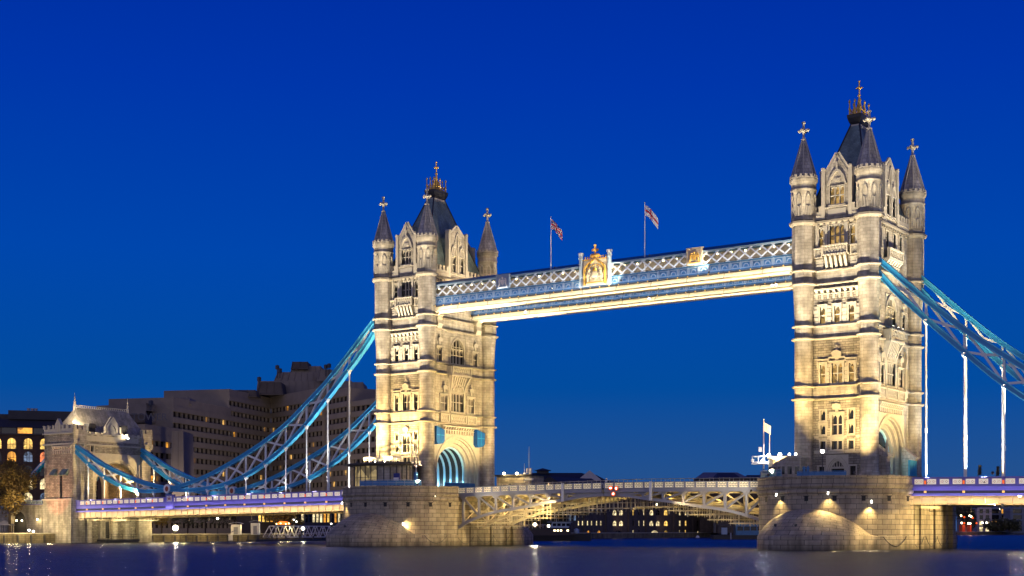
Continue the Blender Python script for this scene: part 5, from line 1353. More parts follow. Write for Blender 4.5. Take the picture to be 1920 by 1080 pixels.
for i in range(13, 22): a, b = e[i], e[i + 1]; m.beam((a[0] * 1.005, a[1] * 1.01, 1.0), (b[0] * 1.005, b[1] * 1.01, 1.0), 0.06, 0.08); m.beam((a[0] * 1.005, a[1] * 1.01, 2.6), (b[0] * 1.005, b[1] * 1.01, 2.6), 0.06, 0.08)
m.build('mullions', STEELD, t)
m = MB(); m.box(4.55, 5.9, -2.55, -2.35, 1.0, 3.2); sg = m.build('sign', NAVY, t); m = MB(); m.box(4.62, 5.75, -2.6, -2.55, 1.75, 2.45); m.build('sign_panel', WHITE, sg)
m = MB()
for z in (0.6, 0.85, 1.1): m.path([(-3.2, -1.5, ZR + 0.3 + z), (3.4, -1.5, ZR + 0.3 + z), (3.4, 1.5, ZR + 0.3 + z), (-3.2, 1.5, ZR + 0.3 + z), (-3.2, -1.5, ZR + 0.3 + z)], 0.04, 5)
for x in (-3.2, -1.5, 0.2, 1.9, 3.4):
    for y in (-1.5, 1.5): m.tube((x, y, ZR + 0.3), (x, y, ZR + 1.4), 0.05, 5)
m.build('roof_rail', WHITE, t)
m = MB()
for x in (-1.2, 1.0): m.ball((x, -0.8, ZR + 0.6), 0.13, 6)
m.build('roof_lamp', LENSW, t); point(Vector((-1.5, -14.2, 9.6 + ZR + 1.0)), 260, (1, 0.85, 0.55), 0.2)
for k in range(2):
    m = MB(); m.ball((-0.1 + k * 0.5, -2.9, ZR - 0.6), 0.1, 6); m.build('ceiling_lamp', BULB, t)
def railing(pts, label, mat, panel=None, h=1.05):
    t = empty('railing', pts[0], label, 'railing'); p0 = Vector(pts[0])
    m = MB(); L_ = [Vector(p) - p0 for p in pts]
    for a, b in zip(L_, L_[1:]):
        n = max(1, int((b - a).length / 1.1))
        for i in range(n + 1): q = a.lerp(b, i / n); m.tube(q, q + Vector((0, 0, h)), 0.045, 5)
        for z in (h, h * 0.55): m.tube(a + Vector((0, 0, z)), b + Vector((0, 0, z)), 0.045, 5)
    m.build('rail', mat, t)
    if panel:
        m = MB()
        for a, b in zip(L_, L_[1:]): m.beam(a + Vector((0, 0, h * 0.48)), b + Vector((0, 0, h * 0.48)), 0.02, h * 0.8)
        m.build('panel', panel, t)
def ringp(X, a0, a1, r, z, n=8): return [(X + r * math.cos(R(a0 + (a1 - a0) * k / n)), -8.5 + r * math.sin(R(a0 + (a1 - a0) * k / n)), z) for k in range(n + 1)]
railing(ringp(0, -98, -38, 11.3, 10.5), 'blue railing with panels at the edge of the left pier before the glass cabin', PALE, BLUE)
railing(ringp(L, -152, -112, 11.3, 10.5), 'pale railing at the edge of the right pier before the stone cabin', PALE, plain('rail_teal', (0.05, 0.2, 0.3), 0.4))
railing(ringp(L, -98, -62, 11.2, 10.3), 'low blue railing on the right pier before the tower door', BLUE, BLUE, 0.8)
# signal mast beside the glass cabin
p = onY(780, 905, -15.5); t = empty('signal_mast', (p.x, -15.5, 9.6), 'grey signal mast with cameras beside the glass cabin on the left pier', 'mast')
ht = onY(780, 842, -15.5).z - 9.6; h2 = onY(780, 820, -15.5).z - 9.6
m = MB(); m.tube((0, 0, 0), (0, 0, ht), 0.16, 8, 0.1); m.tube((0, 0, ht), (0, 0, h2), 0.04, 5); m.build('pole', GREYP, t)
m = MB(); m.tube((-0.9, 0, ht * 0.62), (0.9, 0, ht * 0.62), 0.06, 5); m.tube((-0.7, 0, ht * 0.95), (0.4, 0, ht * 0.95), 0.06, 5); m.box(-0.9, -0.55, -0.2, 0.2, ht * 0.66, ht * 0.72); m.box(0.7, 1.1, -0.15, 0.15, ht * 0.62, ht * 0.72); m.box(-0.75, -0.4, -0.2, 0.2, ht * 0.85, ht * 0.97); m.build('cross_arm', GREYP, t)
m = MB(); m.box(-0.28, 0.28, -0.22, 0.22, 0, ht * 0.45); m.build('cabinet', BLUE, t)
# stone cabin on the right pier
ca, cb = onY(1437, 890, -14.5), onY(1512, 890, -12.0)
t = empty('control_cabin', ((ca.x + cb.x) / 2, -13.2, 9.6), 'squat stone control cabin with dark windows on the right pier', 'cabin')
hw = (cb.x - ca.x) / 2; zt = onY(1475, 855, -14).z - 9.6
poly = [(-hw, 1.5), (-hw, -0.6), (-hw * 0.45, -2.3), (hw * 0.35, -2.3), (hw, -0.9), (hw, 1.5)]
m = MB(); m.prism(poly, 0, zt - 0.35, 'z'); m.build('wall', PORT, t)
m = MB(); m.prism([(x * 1.07, y * 1.1) for x, y in poly], zt - 0.35, zt - 0.12, 'z'); m.prism([(x * 1.02, y * 1.04) for x, y in poly], zt - 0.12, zt, 'z'); m.build('roof', TRIM, t)
for (a, b), cnt in ((((-hw, -0.6), (-hw * 0.45, -2.3)), 1), (((-hw * 0.45, -2.3), (hw * 0.35, -2.3)), 3), (((hw * 0.35, -2.3), (hw, -0.9)), 2), (((-hw, 1.5), (-hw, -0.6)), 1), (((hw, -0.9), (hw, 1.5)), 1)):
    a = Vector((*a, 0)); b = Vector((*b, 0)); d = (b - a); nrm = Vector((d.y, -d.x, 0)).normalized()
    for i in range(cnt):
        w0 = a + d * ((i + 0.16) / cnt); w1 = a + d * ((i + 0.84) / cnt)
        m = MB(); m.beam(w0 + nrm * 0.02 + Vector((0, 0, 1.95)), w1 + nrm * 0.02 + Vector((0, 0, 1.95)), 0.1, 1.35); fo = m.build('window', TRIM, t)
        m = MB(); m.beam(w0.lerp(w1, 0.08) + nrm * 0.06 + Vector((0, 0, 1.95)), w0.lerp(w1, 0.92) + nrm * 0.06 + Vector((0, 0, 1.95)), 0.08, 1.15); m.build('pane', GLASS, fo)
for k, x in enumerate((-0.6, 0.9, 1.9)):
    m = MB(); m.ball((x, -1.0, zt + 0.22), 0.3 if k == 0 else 0.2, 8); m.build('roof_lamp', LENSW, t)
# brilliantly lit signal masts behind the stone cabin
for px, top, label, flag in ((1432, 785, 'tall white signal mast with a pale flag, brightly lit, left of the stone cabin', True), (1443, 815, 'shorter white signal mast beside the tall one by the stone cabin', False)):
    Ym = -12.0; p = onY(px, 890, Ym); h = onY(px, top, Ym).z - 9.6
    t = empty('signal_mast', (p.x, Ym, 9.6), label, 'mast')
    m = MB(); m.lathe([(0.22, 0), (0.18, 2.2), (0.13, 2.3), (0.07, h)], 8); m.build('pole', WHITE, t)
    if flag:
        m = MB(); 
        for z in (3.4, 4.3): m.path([(-1.6, -0.6, z), (1.3, -0.6, z), (1.3, 0.6, z), (-1.6, 0.6, z), (-1.6, -0.6, z)], 0.06, 5)
        for x in (-1.6, -0.6, 0.4, 1.3): m.tube((x, -0.6, 3.2), (x, -0.6, 4.3), 0.06, 5)
        m.box(-1.7, 1.4, -0.7, 0.7, 3.1, 3.25); m.build('platform', WHITE, t)
        m = MB(); m.box(-0.75, -0.35, -0.2, 0.2, 5.0, 5.7); m.box(-2.0, -1.7, -0.2, 0.2, 3.5, 3.9); m.build('signal_box', WHITE, t)
        m = MB(); P = [(0.1 + 1.1 * i / 5, 0.12 * math.sin(i), h - 0.6 - 1.3 * j - 0.12 * i) for j in (0, 1) for i in range(6)]
        P += [(x, y + 0.02, z) for x, y, z in P]; m.add(P, [(i, i + 1, 7 + i, 6 + i) for i in range(5)] + [(18 + i, 19 + i, 13 + i, 12 + i) for i in range(5)]); m.build('flag', WHITE, t, True)
        m = MB(); m.tube((0, 0, 0), (0, 0, 2.4), 0.3, 8, 0.22); m.build('base', BLUE, t)
    m = MB(); m.ball((0, -0.3, 3.6 if flag else 4.4), 0.28, 8); 
    if not flag: m.ball((0, -0.25, 3.3), 0.24, 8)
    m.build('signal_lamp', LENSW, t)
    point((p.x + 0.6, Ym - 1.1, 9.6 + 3.9), 420 if flag else 260, (1.0, 0.93, 0.8), 0.15)
p = onY(1542, 890, -13.5); lantern((p.x, -13.5, 9.6), onY(1542, 846, -13.5).z - 9.6, 'single globe street lamp on the right pier, left of the tower door', (1, 0.9, 0.7), 260, None, 0.3)
for px, lab in ((1508, 'left one of two short blue posts beside the stone cabin'), (1515, 'right one of two short blue posts beside the stone cabin')):
    p = onY(px, 890, -17.2); m = MB(); m.lathe([(0.2, 0), (0.2, 1.9), (0.26, 1.95), (0.26, 2.1), (0.05, 2.4)], 8); o = m.build('bollard', BLUE); o.location = (p.x, -17.2, 9.6); tag(o, lab, 'post', 'blue posts by the stone cabin')
# cabin on the far end of the left pier, with lamps and a mast
pa, pb = onY(934, 900, 17.0), onY(1000, 900, 17.0); zt = onY(960, 893, 17).z
t = empty('control_cabin', ((pa.x + pb.x) / 2, 18.0, 9.6), 'low stone cabin lit amber on the far end of the left pier', 'cabin'); hw = (pb.x - pa.x) / 2
m = MB(); m.box(-hw, hw, -1.5, 2.5, 0, zt - 9.6); m.build('wall', PORT, t); m = MB(); m.box(-hw - 0.3, hw + 0.3, -1.9, 2.9, zt - 9.6, zt - 9.3); m.build('roof', LEAD, t)
for px, col, lab in ((945, WARM, 'bright flood lamp on the far cabin roof, nearest the left tower'), (969, WARM, 'bright flood lamp on the far cabin roof, beside the mast')):
    p = onY(px, 888, 16.0); floodlight(p, p + Vector((60, -110, -10)), 0, lab, col, 60, 0.3, None, LENS, light=False); point(p + Vector((0.3, -0.6, 0)), 300, col, 0.2)
p = onY(992, 900, 16.5); h = onY(992, 837, 16.5).z - 9.6
t = empty('signal_mast', (p.x, 16.5, 9.6), 'slim white mast with radar boxes rising behind the left bascule', 'mast')
m = MB(); m.tube((0, 0, 0), (0, 0, h), 0.09, 6, 0.05); m.build('pole', WHITE, t)
m = MB(); m.box(0.15, 0.55, -0.2, 0.2, h * 0.42, h * 0.55); m.box(-0.55, -0.25, -0.2, 0.2, h * 0.45, h * 0.55); m.box(-0.9, 0.9, -0.2, 0.2, h * 0.3, h * 0.34); m.tube((-1.1, 0, h * 0.25), (-1.1, 0, h * 0.65), 0.05, 5); m.box(-1.25, -0.95, -0.1, 0.1, h * 0.4, h * 0.47); m.build('equipment', WHITE, t)
# person at the middle of the span and the round signals next to them
p = onY(1137, 905, -6.9)
pe = empty('person', (p.x, -6.9, 9.6), 'person in a white top and helmet standing behind the parapet at midspan', 'person')
sk = bpy.data.meshes.new('body'); V = [(0, 0, 0.95), (0, 0, 1.2), (0, 0.02, 1.42), (0, 0.0, 1.52), (0, -0.02, 1.66), (0.2, 0.02, 1.4), (0.3, -0.05, 1.12), (0.22, -0.28, 1.0), (-0.2, 0.02, 1.4), (-0.3, -0.02, 1.12), (-0.26, -0.26, 0.98), (0.1, 0, 0.9), (0.12, 0.02, 0.5), (0.12, 0.04, 0.06), (0.12, -0.14, 0.03), (-0.1, 0, 0.9), (-0.12, 0, 0.5), (-0.13, 0.04, 0.06), (-0.13, -0.14, 0.03)]
E = [(0, 1), (1, 2), (2, 3), (3, 4), (2, 5), (5, 6), (6, 7), (2, 8), (8, 9), (9, 10), (0, 11), (11, 12), (12, 13), (13, 14), (0, 15), (15, 16), (16, 17), (17, 18)]
sk.from_pydata(V, E, []); bo = bpy.data.objects.new('body', sk); C.objects.link(bo); bo.parent = pe
md = bo.modifiers.new('Skin', 'SKIN'); rads = [0.15, 0.15, 0.17, 0.07, 0.11, 0.075, 0.05, 0.04, 0.075, 0.05, 0.04, 0.1, 0.07, 0.05, 0.04, 0.1, 0.07, 0.05, 0.04]
for i, r in enumerate(rads): sk.skin_vertices[0].data[i].radius = (r, r * 0.85)
sk.skin_vertices[0].data[0].use_root = True
bo.modifiers.new('Subdivision', 'SUBSURF').levels = 1; sk.materials.append(TROUS)
m = MB(); m.lathe([(0.2, 0.92), (0.22, 1.1), (0.25, 1.35), (0.2, 1.46), (0.09, 1.5)], 10); m.build('shirt', CLOTH, pe)
m = MB(); m.ball((0, -0.02, 1.66), 0.118, 8, 1.2); m.box(-0.02, 0.02, -0.16, -0.12, 1.62, 1.68); m.build('face', SKIN, pe)
m = MB(); m.lathe([(0.165, 1.71), (0.14, 1.74), (0.11, 1.82), (0.02, 1.86)], 10, 0, -0.02); m.build('helmet', CLOTH, pe)
for px, py, lab in ((1145, 915, 'left of the three red ringed signal lamps at midspan'), (1155.5, 915.5, 'right of the three red ringed signal lamps at midspan'), (1150, 926, 'lowest of the three red ringed signal lamps at midspan')):
    p = onY(px, py, -8.3); t = empty('signal_lamp', p, lab, 'signal lamp', 'red ringed signal lamps')
    rg = lambda r: [(r * math.cos(2 * math.pi * k / 16), r * math.sin(2 * math.pi * k / 16)) for k in range(17)]
    m = MB(); m.strip(rg(0.34), rg(0.13), -0.05, 0.05); m.build('ring', REDL, t)
    m = MB(); m.prism(rg(0.13)[:16], -0.07, 0.05); m.build('lens', LENSW, t)
    m = MB(); m.prism(rg(0.36)[:16], 0.05, 0.2); m.box(-0.06, 0.06, 0.2, 0.65, -0.05, 0.05); m.build('housing', STEELD, t)
for px, py, y, lab in ((1834, 880, -5.0, 'traffic light on the right deck, nearer and left of two'), (1868, 882, 4.0, 'traffic light on the right deck, right one of two')):
    p = onY(px, py, y); t = empty('traffic_light', (p.x, y, 9.1), lab, 'traffic light', 'traffic lights on the right deck')
    m = MB(); m.tube((0, 0, 0), (0, 0, p.z - 9.1), 0.07, 6); m.build('post', STEELD, t)
    m = MB(); m.box(0.08, 0.42, -0.2, 0.15, p.z - 9.9, p.z - 8.5); [m.box(0.42, 0.62, -0.16, 0.12, p.z - 9.85 + 0.45 * k + 0.25, p.z - 9.85 + 0.45 * k + 0.3) for k in range(3)]; m.build('signal_head', DARK, t)

# ================================================================ FAR BUILDINGS
def facade_frame(A, B):
    A = Vector((A.x, A.y, 0)); B = Vector((B.x, B.y, 0)); d = (B - A); ln = d.length; d.normalize(); n = Vector((d.y, -d.x, 0))
    if n.dot(Vector((CX, CY, 0)) - A) < 0: n = -n
    return (lambda u, nn, z: tuple(A + d * u + n * nn + Vector((0, 0, z)))), ln
def hotel_wing(t, A, B, z0, z1, depth, fh=3.4, bay=2.9, lit=0.1, rows=None, glassy=False, skip=0, quota=[70]):
    T, ln = facade_frame(A, B)
    m = MB(T); m.box(0, ln, -depth, -1.0, z0, z1)
    nf = int((z1 - z0 - 1.5) / fh); nb = max(1, int(ln / bay)); w = ln / nb
    for f in range(nf + 1): zf = z0 + f * fh; m.box(-0.2, ln + 0.2, -1.0, 0.3, zf, zf + 1.6); m.box(-0.2, ln + 0.2, -1.0, 0.1, zf + 1.6, zf + 1.75)
    m.box(-0.2, ln + 0.2, -1.0, 0.1, z0 + nf * fh + 1.75, z1)
    for f in range(nf):
        for b in range(nb + 1): u = b * w; m.box(u - 0.17, u + 0.17, -1.0, -0.1, z0 + f * fh + 1.75, z0 + (f + 1) * fh)
    m.build('wall', CONC, t)
    rest = MB(T); frames = MB(T)
    for f in range(nf):
        zf = z0 + f * fh + 1.75
        for b in range(nb):
            u0, u1 = b * w + 0.17, (b + 1) * w - 0.17
            r = random.random()
            if r < lit * 0.75:
                q = MB(T); half = random.choice((0, 0, 1, 2)); a = u0 if half != 2 else (u0 + u1) / 2; c = u1 if half != 1 else (u0 + u1) / 2
                q.box(a, c, -1.0, -0.75, zf, z0 + (f + 1) * fh); wn = q.build('window', random.choice((LITH, LITH, LITO, LITD, LITD)), t)
                q = MB(T); q.box((a + c) / 2 - 0.06, (a + c) / 2 + 0.06, -0.75, -0.68, zf, z0 + (f + 1) * fh); q.build('mullion', DARK, wn)
                if half: rest.box(c if half == 1 else u0, u1 if half == 1 else a, -1.0, -0.76, zf, z0 + (f + 1) * fh)
            elif quota[0] > 0 and random.random() < 0.12:
                quota[0] -= 1; q = MB(T); q.box(u0, u1, -1.0, -0.75, zf, z0 + (f + 1) * fh); q.build('window', GLASSG, t)
            else: rest.box(u0, u1, -1.0, -0.75, zf, z0 + (f + 1) * fh)
            frames.box((u0 + u1) / 2 - 0.05, (u0 + u1) / 2 + 0.05, -0.75, -0.66, zf, z0 + (f + 1) * fh)
    o = rest.build('window', GLASSG, t); o['kind'] = 'stuff'
    frames.build('window_frames', CONCD, t)
def zpx(y, d): return CZ + (YH - y) * d / FPX
t = empty('hotel', (-195, 190, 1.7), 'large dark concrete hotel stepping up behind the chains, few windows lit', 'hotel')
hp = Vector(t.location)
A1, B1, C1 = at(325, 990, 430), at(508, 990, 500), at(692, 990, 440)
hotel_wing(t, A1, at(432, 990, 468), 1.7, zpx(745, 430), 22, lit=0.07)
hotel_wing(t, at(430, 990, 468), B1, 1.7, zpx(736, 480), 24, lit=0.07)
hotel_wing(t, B1, at(604, 990, 466), 1.7, zpx(734, 480), 24, lit=0.13)
hotel_wing(t, at(600, 990, 470), at(650, 990, 452), 1.7, zpx(727, 452), 30, lit=0.10)
hotel_wing(t, at(648, 990, 456), at(712, 990, 440), 1.7, zpx(745, 440), 30, lit=0.05)
hotel_wing(t, at(272, 990, 405), at(338, 990, 425), 1.7, zpx(800, 415), 20, lit=0.05)
hotel_wing(t, at(205, 990, 470), at(275, 990, 450), 1.7, zpx(764, 455), 20, lit=0.03)
hotel_wing(t, at(274, 990, 428), at(330, 990, 440), 1.7, zpx(756, 428), 20, lit=0.08)
def slab(px0, px1, ytop, ybot, d, depth, mat, taper=0.0, name='roof_block'):
    T, ln = facade_frame(at(px0, 990, d), at(px1, 990, d)); z0, z1 = zpx(ybot, d), zpx(ytop, d); m = MB(T); k = taper * (z1 - z0)
    P = [(0, 0, z0), (ln, 0, z0), (ln, -depth, z0), (0, -depth, z0), (k, -k, z1), (ln - k, -k, z1), (ln - k, -depth + k, z1), (k, -depth + k, z1)]
    m.add(P, [(0, 1, 2, 3), (4, 7, 6, 5), (0, 4, 5, 1), (1, 5, 6, 2), (2, 6, 7, 3), (3, 7, 4, 0)])
    n = max(2, int(ln / 2.2))
    for i in range(n + 1):
        f = i / n; m.beam((ln * f, 0.05, z0), (k + (ln - 2 * k) * f, -k + 0.05, z1), 0.35, 0.3)
    m.box(-0.3, ln + 0.3, -0.2, 0.4, z0 - 0.5, z0)
    return m.build(name, mat, t)
slab(480, 662, 714, 750, 500, 26, CONC, 0.1); slab(514, 636, 697, 716, 502, 22, CONC, 0.35); slab(545, 604, 686, 700, 504, 16, CONC, 0.25); slab(547, 578, 678, 690, 503, 10, CONCD, 0.15)
slab(483, 530, 716, 738, 490, 16, CONCD, 0.2); slab(636, 684, 716, 735, 470, 16, CONC, 0.25); slab(331, 358, 745, 757, 440, 12, CONC, 0.5); slab(432, 480, 731, 742, 482, 14, CONCD, 0.2)
slab(596, 624, 692, 712, 498, 12, CONC, 0.2); slab(320, 345, 808, 960, 395, 14, CONC, 0.02, 'stair_tower')
m = MB()
for px, a, b, d in ((520, 684, 698, 500), (525, 690, 698, 500), (611, 683, 695, 498), (617, 681, 694, 498), (486, 706, 716, 490), (283, 750, 757, 428)):
    p = at(px, b, d); q = at(px, a, d); m.tube(p - Vector((0, 0, 2)), q, 0.18, 5); m.box(q.x - 0.5, q.x + 0.5, q.y - 0.5, q.y + 0.5, q.z - 1.6, q.z - 0.2)
m.build('roof_antenna', STEELD, t)
for c in t.children: c.location = -hp
# sign lettering on the hotel's dark fascia, only its last word clear of the gate tower roof
fc = bpy.data.curves.new('sign_lettering', 'FONT'); fc.body = 'TOWER'; fc.size = 2.9; fc.extrude = 0.05
pT = at(246, 788, 404); fo = bpy.data.objects.new('sign_curve', fc); C.objects.link(fo); bpy.context.view_layer.update(); me_ = bpy.data.meshes.new_from_object(fo.evaluated_get(bpy.context.evaluated_depsgraph_get())); bpy.data.objects.remove(fo); fo = bpy.data.objects.new('sign_lettering', me_); C.objects.link(fo); fo.parent = t; me_.materials.clear()
fo.location = pT - hp; fo.rotation_euler = (R(90), 0, YAW); me_.materials.append(plain('sign_letter', (0.055, 0.06, 0.085), 0.6))
T, ln = facade_frame(at(240, 990, 405.5), at(272, 990, 405.5)); m = MB(T); m.box(0, ln, -1.5, 0, zpx(792, 405), zpx(780, 405)); m.box(0, ln, -8, -1.5, 1.7, zpx(776, 405)); o = m.build('sign_fascia', CONCD, t); o.location = -hp
# brick office block at the far left
A, B = at(-60, 990, 392), at(238, 990, 404)
t = empty('brick_offices', (A.x, A.y, 1.7), 'dark brick office block behind the gate tower, arched windows lit yellow', 'building'); hp = Vector(t.location)
T, ln = facade_frame(A, B); zw = zpx(816, 397)
ppm = ln / 298.0
ops = []; rows = [(842, 822), (866, 847), (892, 873), (917, 897), (943, 924)]
for px in (-33, -7, 20, 50.5, 81, 112, 143, 174, 205):
    u = (px + 60) * ppm
    for ri, (yb, yt) in enumerate(rows): ops.append((u - 1.15, u + 1.15, zpx(yb, 397), zpx(yt, 397), ri))
m = MB(T); grid_wall(m, 0, ln, 1.7, zw, [o[:4] for o in ops], 0.5)
for o in ops:
    cv = arc(o[0], o[1], o[3] - 1.1, o[3], 6, False); m.strip(cv, [(p, o[3] + 0.005) for p, q in cv], -0.4, 0.0)
m.box(0, ln, -20, -1.0, 1.7, zw); m.build('wall', BRICK, t)
m = MB(T); m.box(-0.2, ln + 0.2, 0, 0.5, zw, zw + 0.4); m.box(0, ln, 0.001, 0.2, zpx(870, 397), zpx(869, 397)); m.build('cornice', CONCD, t)
LIT = {(20, 0): LITY, (50.5, 0): LITY, (81, 0): LITY, (50.5, 1): LITB, (81, 1): LITR, (20, 1): LITO, (81, 3): LITP, (50.5, 3): LITP, (81, 4): LITB, (50.5, 4): LITP, (-7, 0): LITY}
for o in ops:
    px = round((o[0] + 1.15) / ppm - 60, 1); lm = next((v for k, v in LIT.items() if abs(k[0] - px) < 1 and k[1] == o[4]), GLASSG)
    q = MB(T); q.box(o[0], o[1], -0.7, -0.45, o[2], o[3]); wn = q.build('window', lm, t)
    q = MB(T); 
    for k in (1, 2): u = o[0] + 2.3 * k / 3; q.box(u - 0.05, u + 0.05, -0.45, -0.38, o[2], o[3])
    q.box(o[0], o[1], -0.45, -0.38, o[2] + 1.1, o[2] + 1.2); q.box(o[0] - 0.15, o[1] + 0.15, -0.4, 0.12, o[2] - 0.2, o[2]); q.build('glazing_bars', TRIM if lm is GLASSG and False else CONCD, wn)
zt_, zb_ = zpx(801, 395), zw + 0.4
nb = int(ln / 4.1)
m = MB(T); m.box(0, ln, -9, -1.6, zb_, zt_)
for b in range(nb + 1): m.box(b * ln / nb - 0.2, b * ln / nb + 0.2, -1.6, -1.2, zb_, zt_)
m.build('attic', CONCD, t)
for b in range(nb):
    u0, u1 = b * ln / nb + 0.2, (b + 1) * ln / nb - 0.2; pxb = u0 / ppm - 60
    lm = LITY if (8 < pxb < 28 or 68 < pxb < 85) else (LITO if 28 <= pxb < 48 else GLASSG)
    q = MB(T); q.box(u0, u1, -1.7, -1.5, zb_, zt_); q.build('window', lm, t)
m = MB(T); m.add([(0, -0.8, zt_), (ln, -0.8, zt_), (ln, -5, zt_ + 2.6), (0, -5, zt_ + 2.6), (ln, -22, zt_ + 2.6), (0, -22, zt_ + 2.6), (0, -22, zt_), (ln, -22, zt_)], [(0, 1, 2, 3), (3, 2, 4, 5), (5, 4, 7, 6), (0, 3, 5, 6), (1, 7, 4, 2), (0, 6, 7, 1)])
z2 = zpx(768, 397); m.box(72 * ppm, 230 * ppm, -18, -4, zt_ + 2.6, z2); m.box(0, 72 * ppm, -18, -7, zt_ + 2.6, z2 - 0.9); m.build('roof', ROOFD, t)
for px in (49, 56.5, 63):
    u = (px + 60) * ppm; q = MB(); p = T(u, -8, 0); q.lathe([(0.45, z2 - 1.5), (0.45, z2 + 0.7), (0.55, z2 + 0.75), (0.55, z2 + 0.95)], 10, p[0], p[1]); q.build('flue', GREYP, t)
for c in t.children: c.location = -hp
# warehouse terrace across the water, seen under the bascules
def warehouse(label, px0, px1, X, ztop, cols, rows, litp, mat, secs=()):
    p0, p1 = onX(px0, 990, X), onX(px1, 990, X)
    t = empty('warehouse', (X, p0.y, 1.7), label, 'warehouse')
    T = lambda u, n, z: (n, u - p0.y, z - 1.7)
    ops = []
    for pa, pb, ya, yb, arch_ in cols:
        a, b = onX(pa, yb, X), onX(pb, yb, X); zt = onX((pa + pb) / 2, ya, X).z
        ops.append((a.y, b.y, a.z, zt, arch_))
    m = MB(T); grid_wall(m, p0.y, p1.y, 0, ztop, [o[:4] for o in ops], 0.4)
    for o in ops:
        if o[4]: cv = arc(o[0], o[1], o[3] - (o[1] - o[0]) * 0.35, o[3], 5, False); m.strip(cv, [(p, o[3] + 0.005) for p, q in cv], -0.3, 0.0)
    m.box(p0.y, p1.y, -14, -0.9, 0, ztop); m.build('wall', mat, t)
    for pa, pb in secs:
        a, b = onX(pa, 990, X).y, onX(pb, 990, X).y; q = MB(T); q.box(a, b, 0.002, 0.5, 0, ztop); q.build('pilaster', mat, t)
    for i, o in enumerate(ops):
        q = MB(T); q.box(o[0], o[1], -0.6, -0.38, o[2], o[3]); wn = q.build('window', litp(i), t)
        q = MB(T); c = (o[0] + o[1]) / 2; q.box(c - 0.07, c + 0.07, -0.38, -0.3, o[2], o[3]); q.box(o[0], o[1], -0.38, -0.3, (o[2] + o[3]) / 2 - 0.06, (o[2] + o[3]) / 2 + 0.06); q.build('glazing_bars', CONCD, wn)
    m = MB(T); m.prism([(-14.5, ztop), (0.6, ztop), (-7, ztop + 5)], p0.y - 0.3, p1.y + 0.3, 'x') if False else m.add([(p0.y, 0.6, ztop), (p1.y, 0.6, ztop), (p1.y, -7, ztop + 4), (p0.y, -7, ztop + 4), (p0.y, -14.5, ztop), (p1.y, -14.5, ztop)], [(0, 1, 2, 3), (3, 2, 5, 4), (0, 3, 4), (1, 5, 2), (0, 4, 5, 1)]); m.build('roof', ROOFD, t)
    return t
cols = []
for y0, y1 in ((956, 966), (976.5, 986)):
    for a, b in ((1149, 1157), (1161, 1169)): cols.append((a, b, y0, y1, True))
    for a in (1186, 1197, 1206): cols.append((a, a + 3, y0, y1, False))
    for a, b in ((1218, 1226), (1230, 1238), (1245, 1253)): cols.append((a, b, y0, y1, True))
    for a in (1273, 1284): cols.append((a, a + 4, y0, y1, False))
    for a in (1306, 1313, 1324, 1331): cols.append((a, a + 4, y0, y1, True))
for a, b in ((1149, 1169), (1218, 1238), (1245, 1253), (1306, 1318), (1324, 1335)): cols.append((a, b, 994.5, 999.5, True))
for a in (1186, 1197, 1273, 1284): cols.append((a, a + 3, 994, 999.5, False))
wr = random.Random(3)
warehouse('long brick warehouse with rows of lit arched windows, seen under the bascule', 1142, 1346, -101, 17, cols, 0, lambda i: wr.choice((LITP, LITP, LITY, GLASSG)), BRICKW, ((1177, 1183), (1210, 1214), (1262, 1268), (1298, 1302)))
cols = [(a, a + 4, 976.5, 985, True) for a in (1083, 1090.5, 1100, 1107.5, 1117, 1125)] + [(a, a + 7, 995, 999, True) for a in (1100, 1120)] + [(a, a + 5, 955, 962, False) for a in (1108, 1117, 1125)] + [(a, a + 5, 966, 976, False) for a in (1067, 1076)]
warehouse('brick warehouse behind the moored boat, a row of six lit arched windows', 1062, 1141, -101, 17.5, cols, 0, lambda i: LITP if i < 6 else (LITO if i < 8 else LITB), BRICKW, ((1094, 1097), (1135, 1141)))
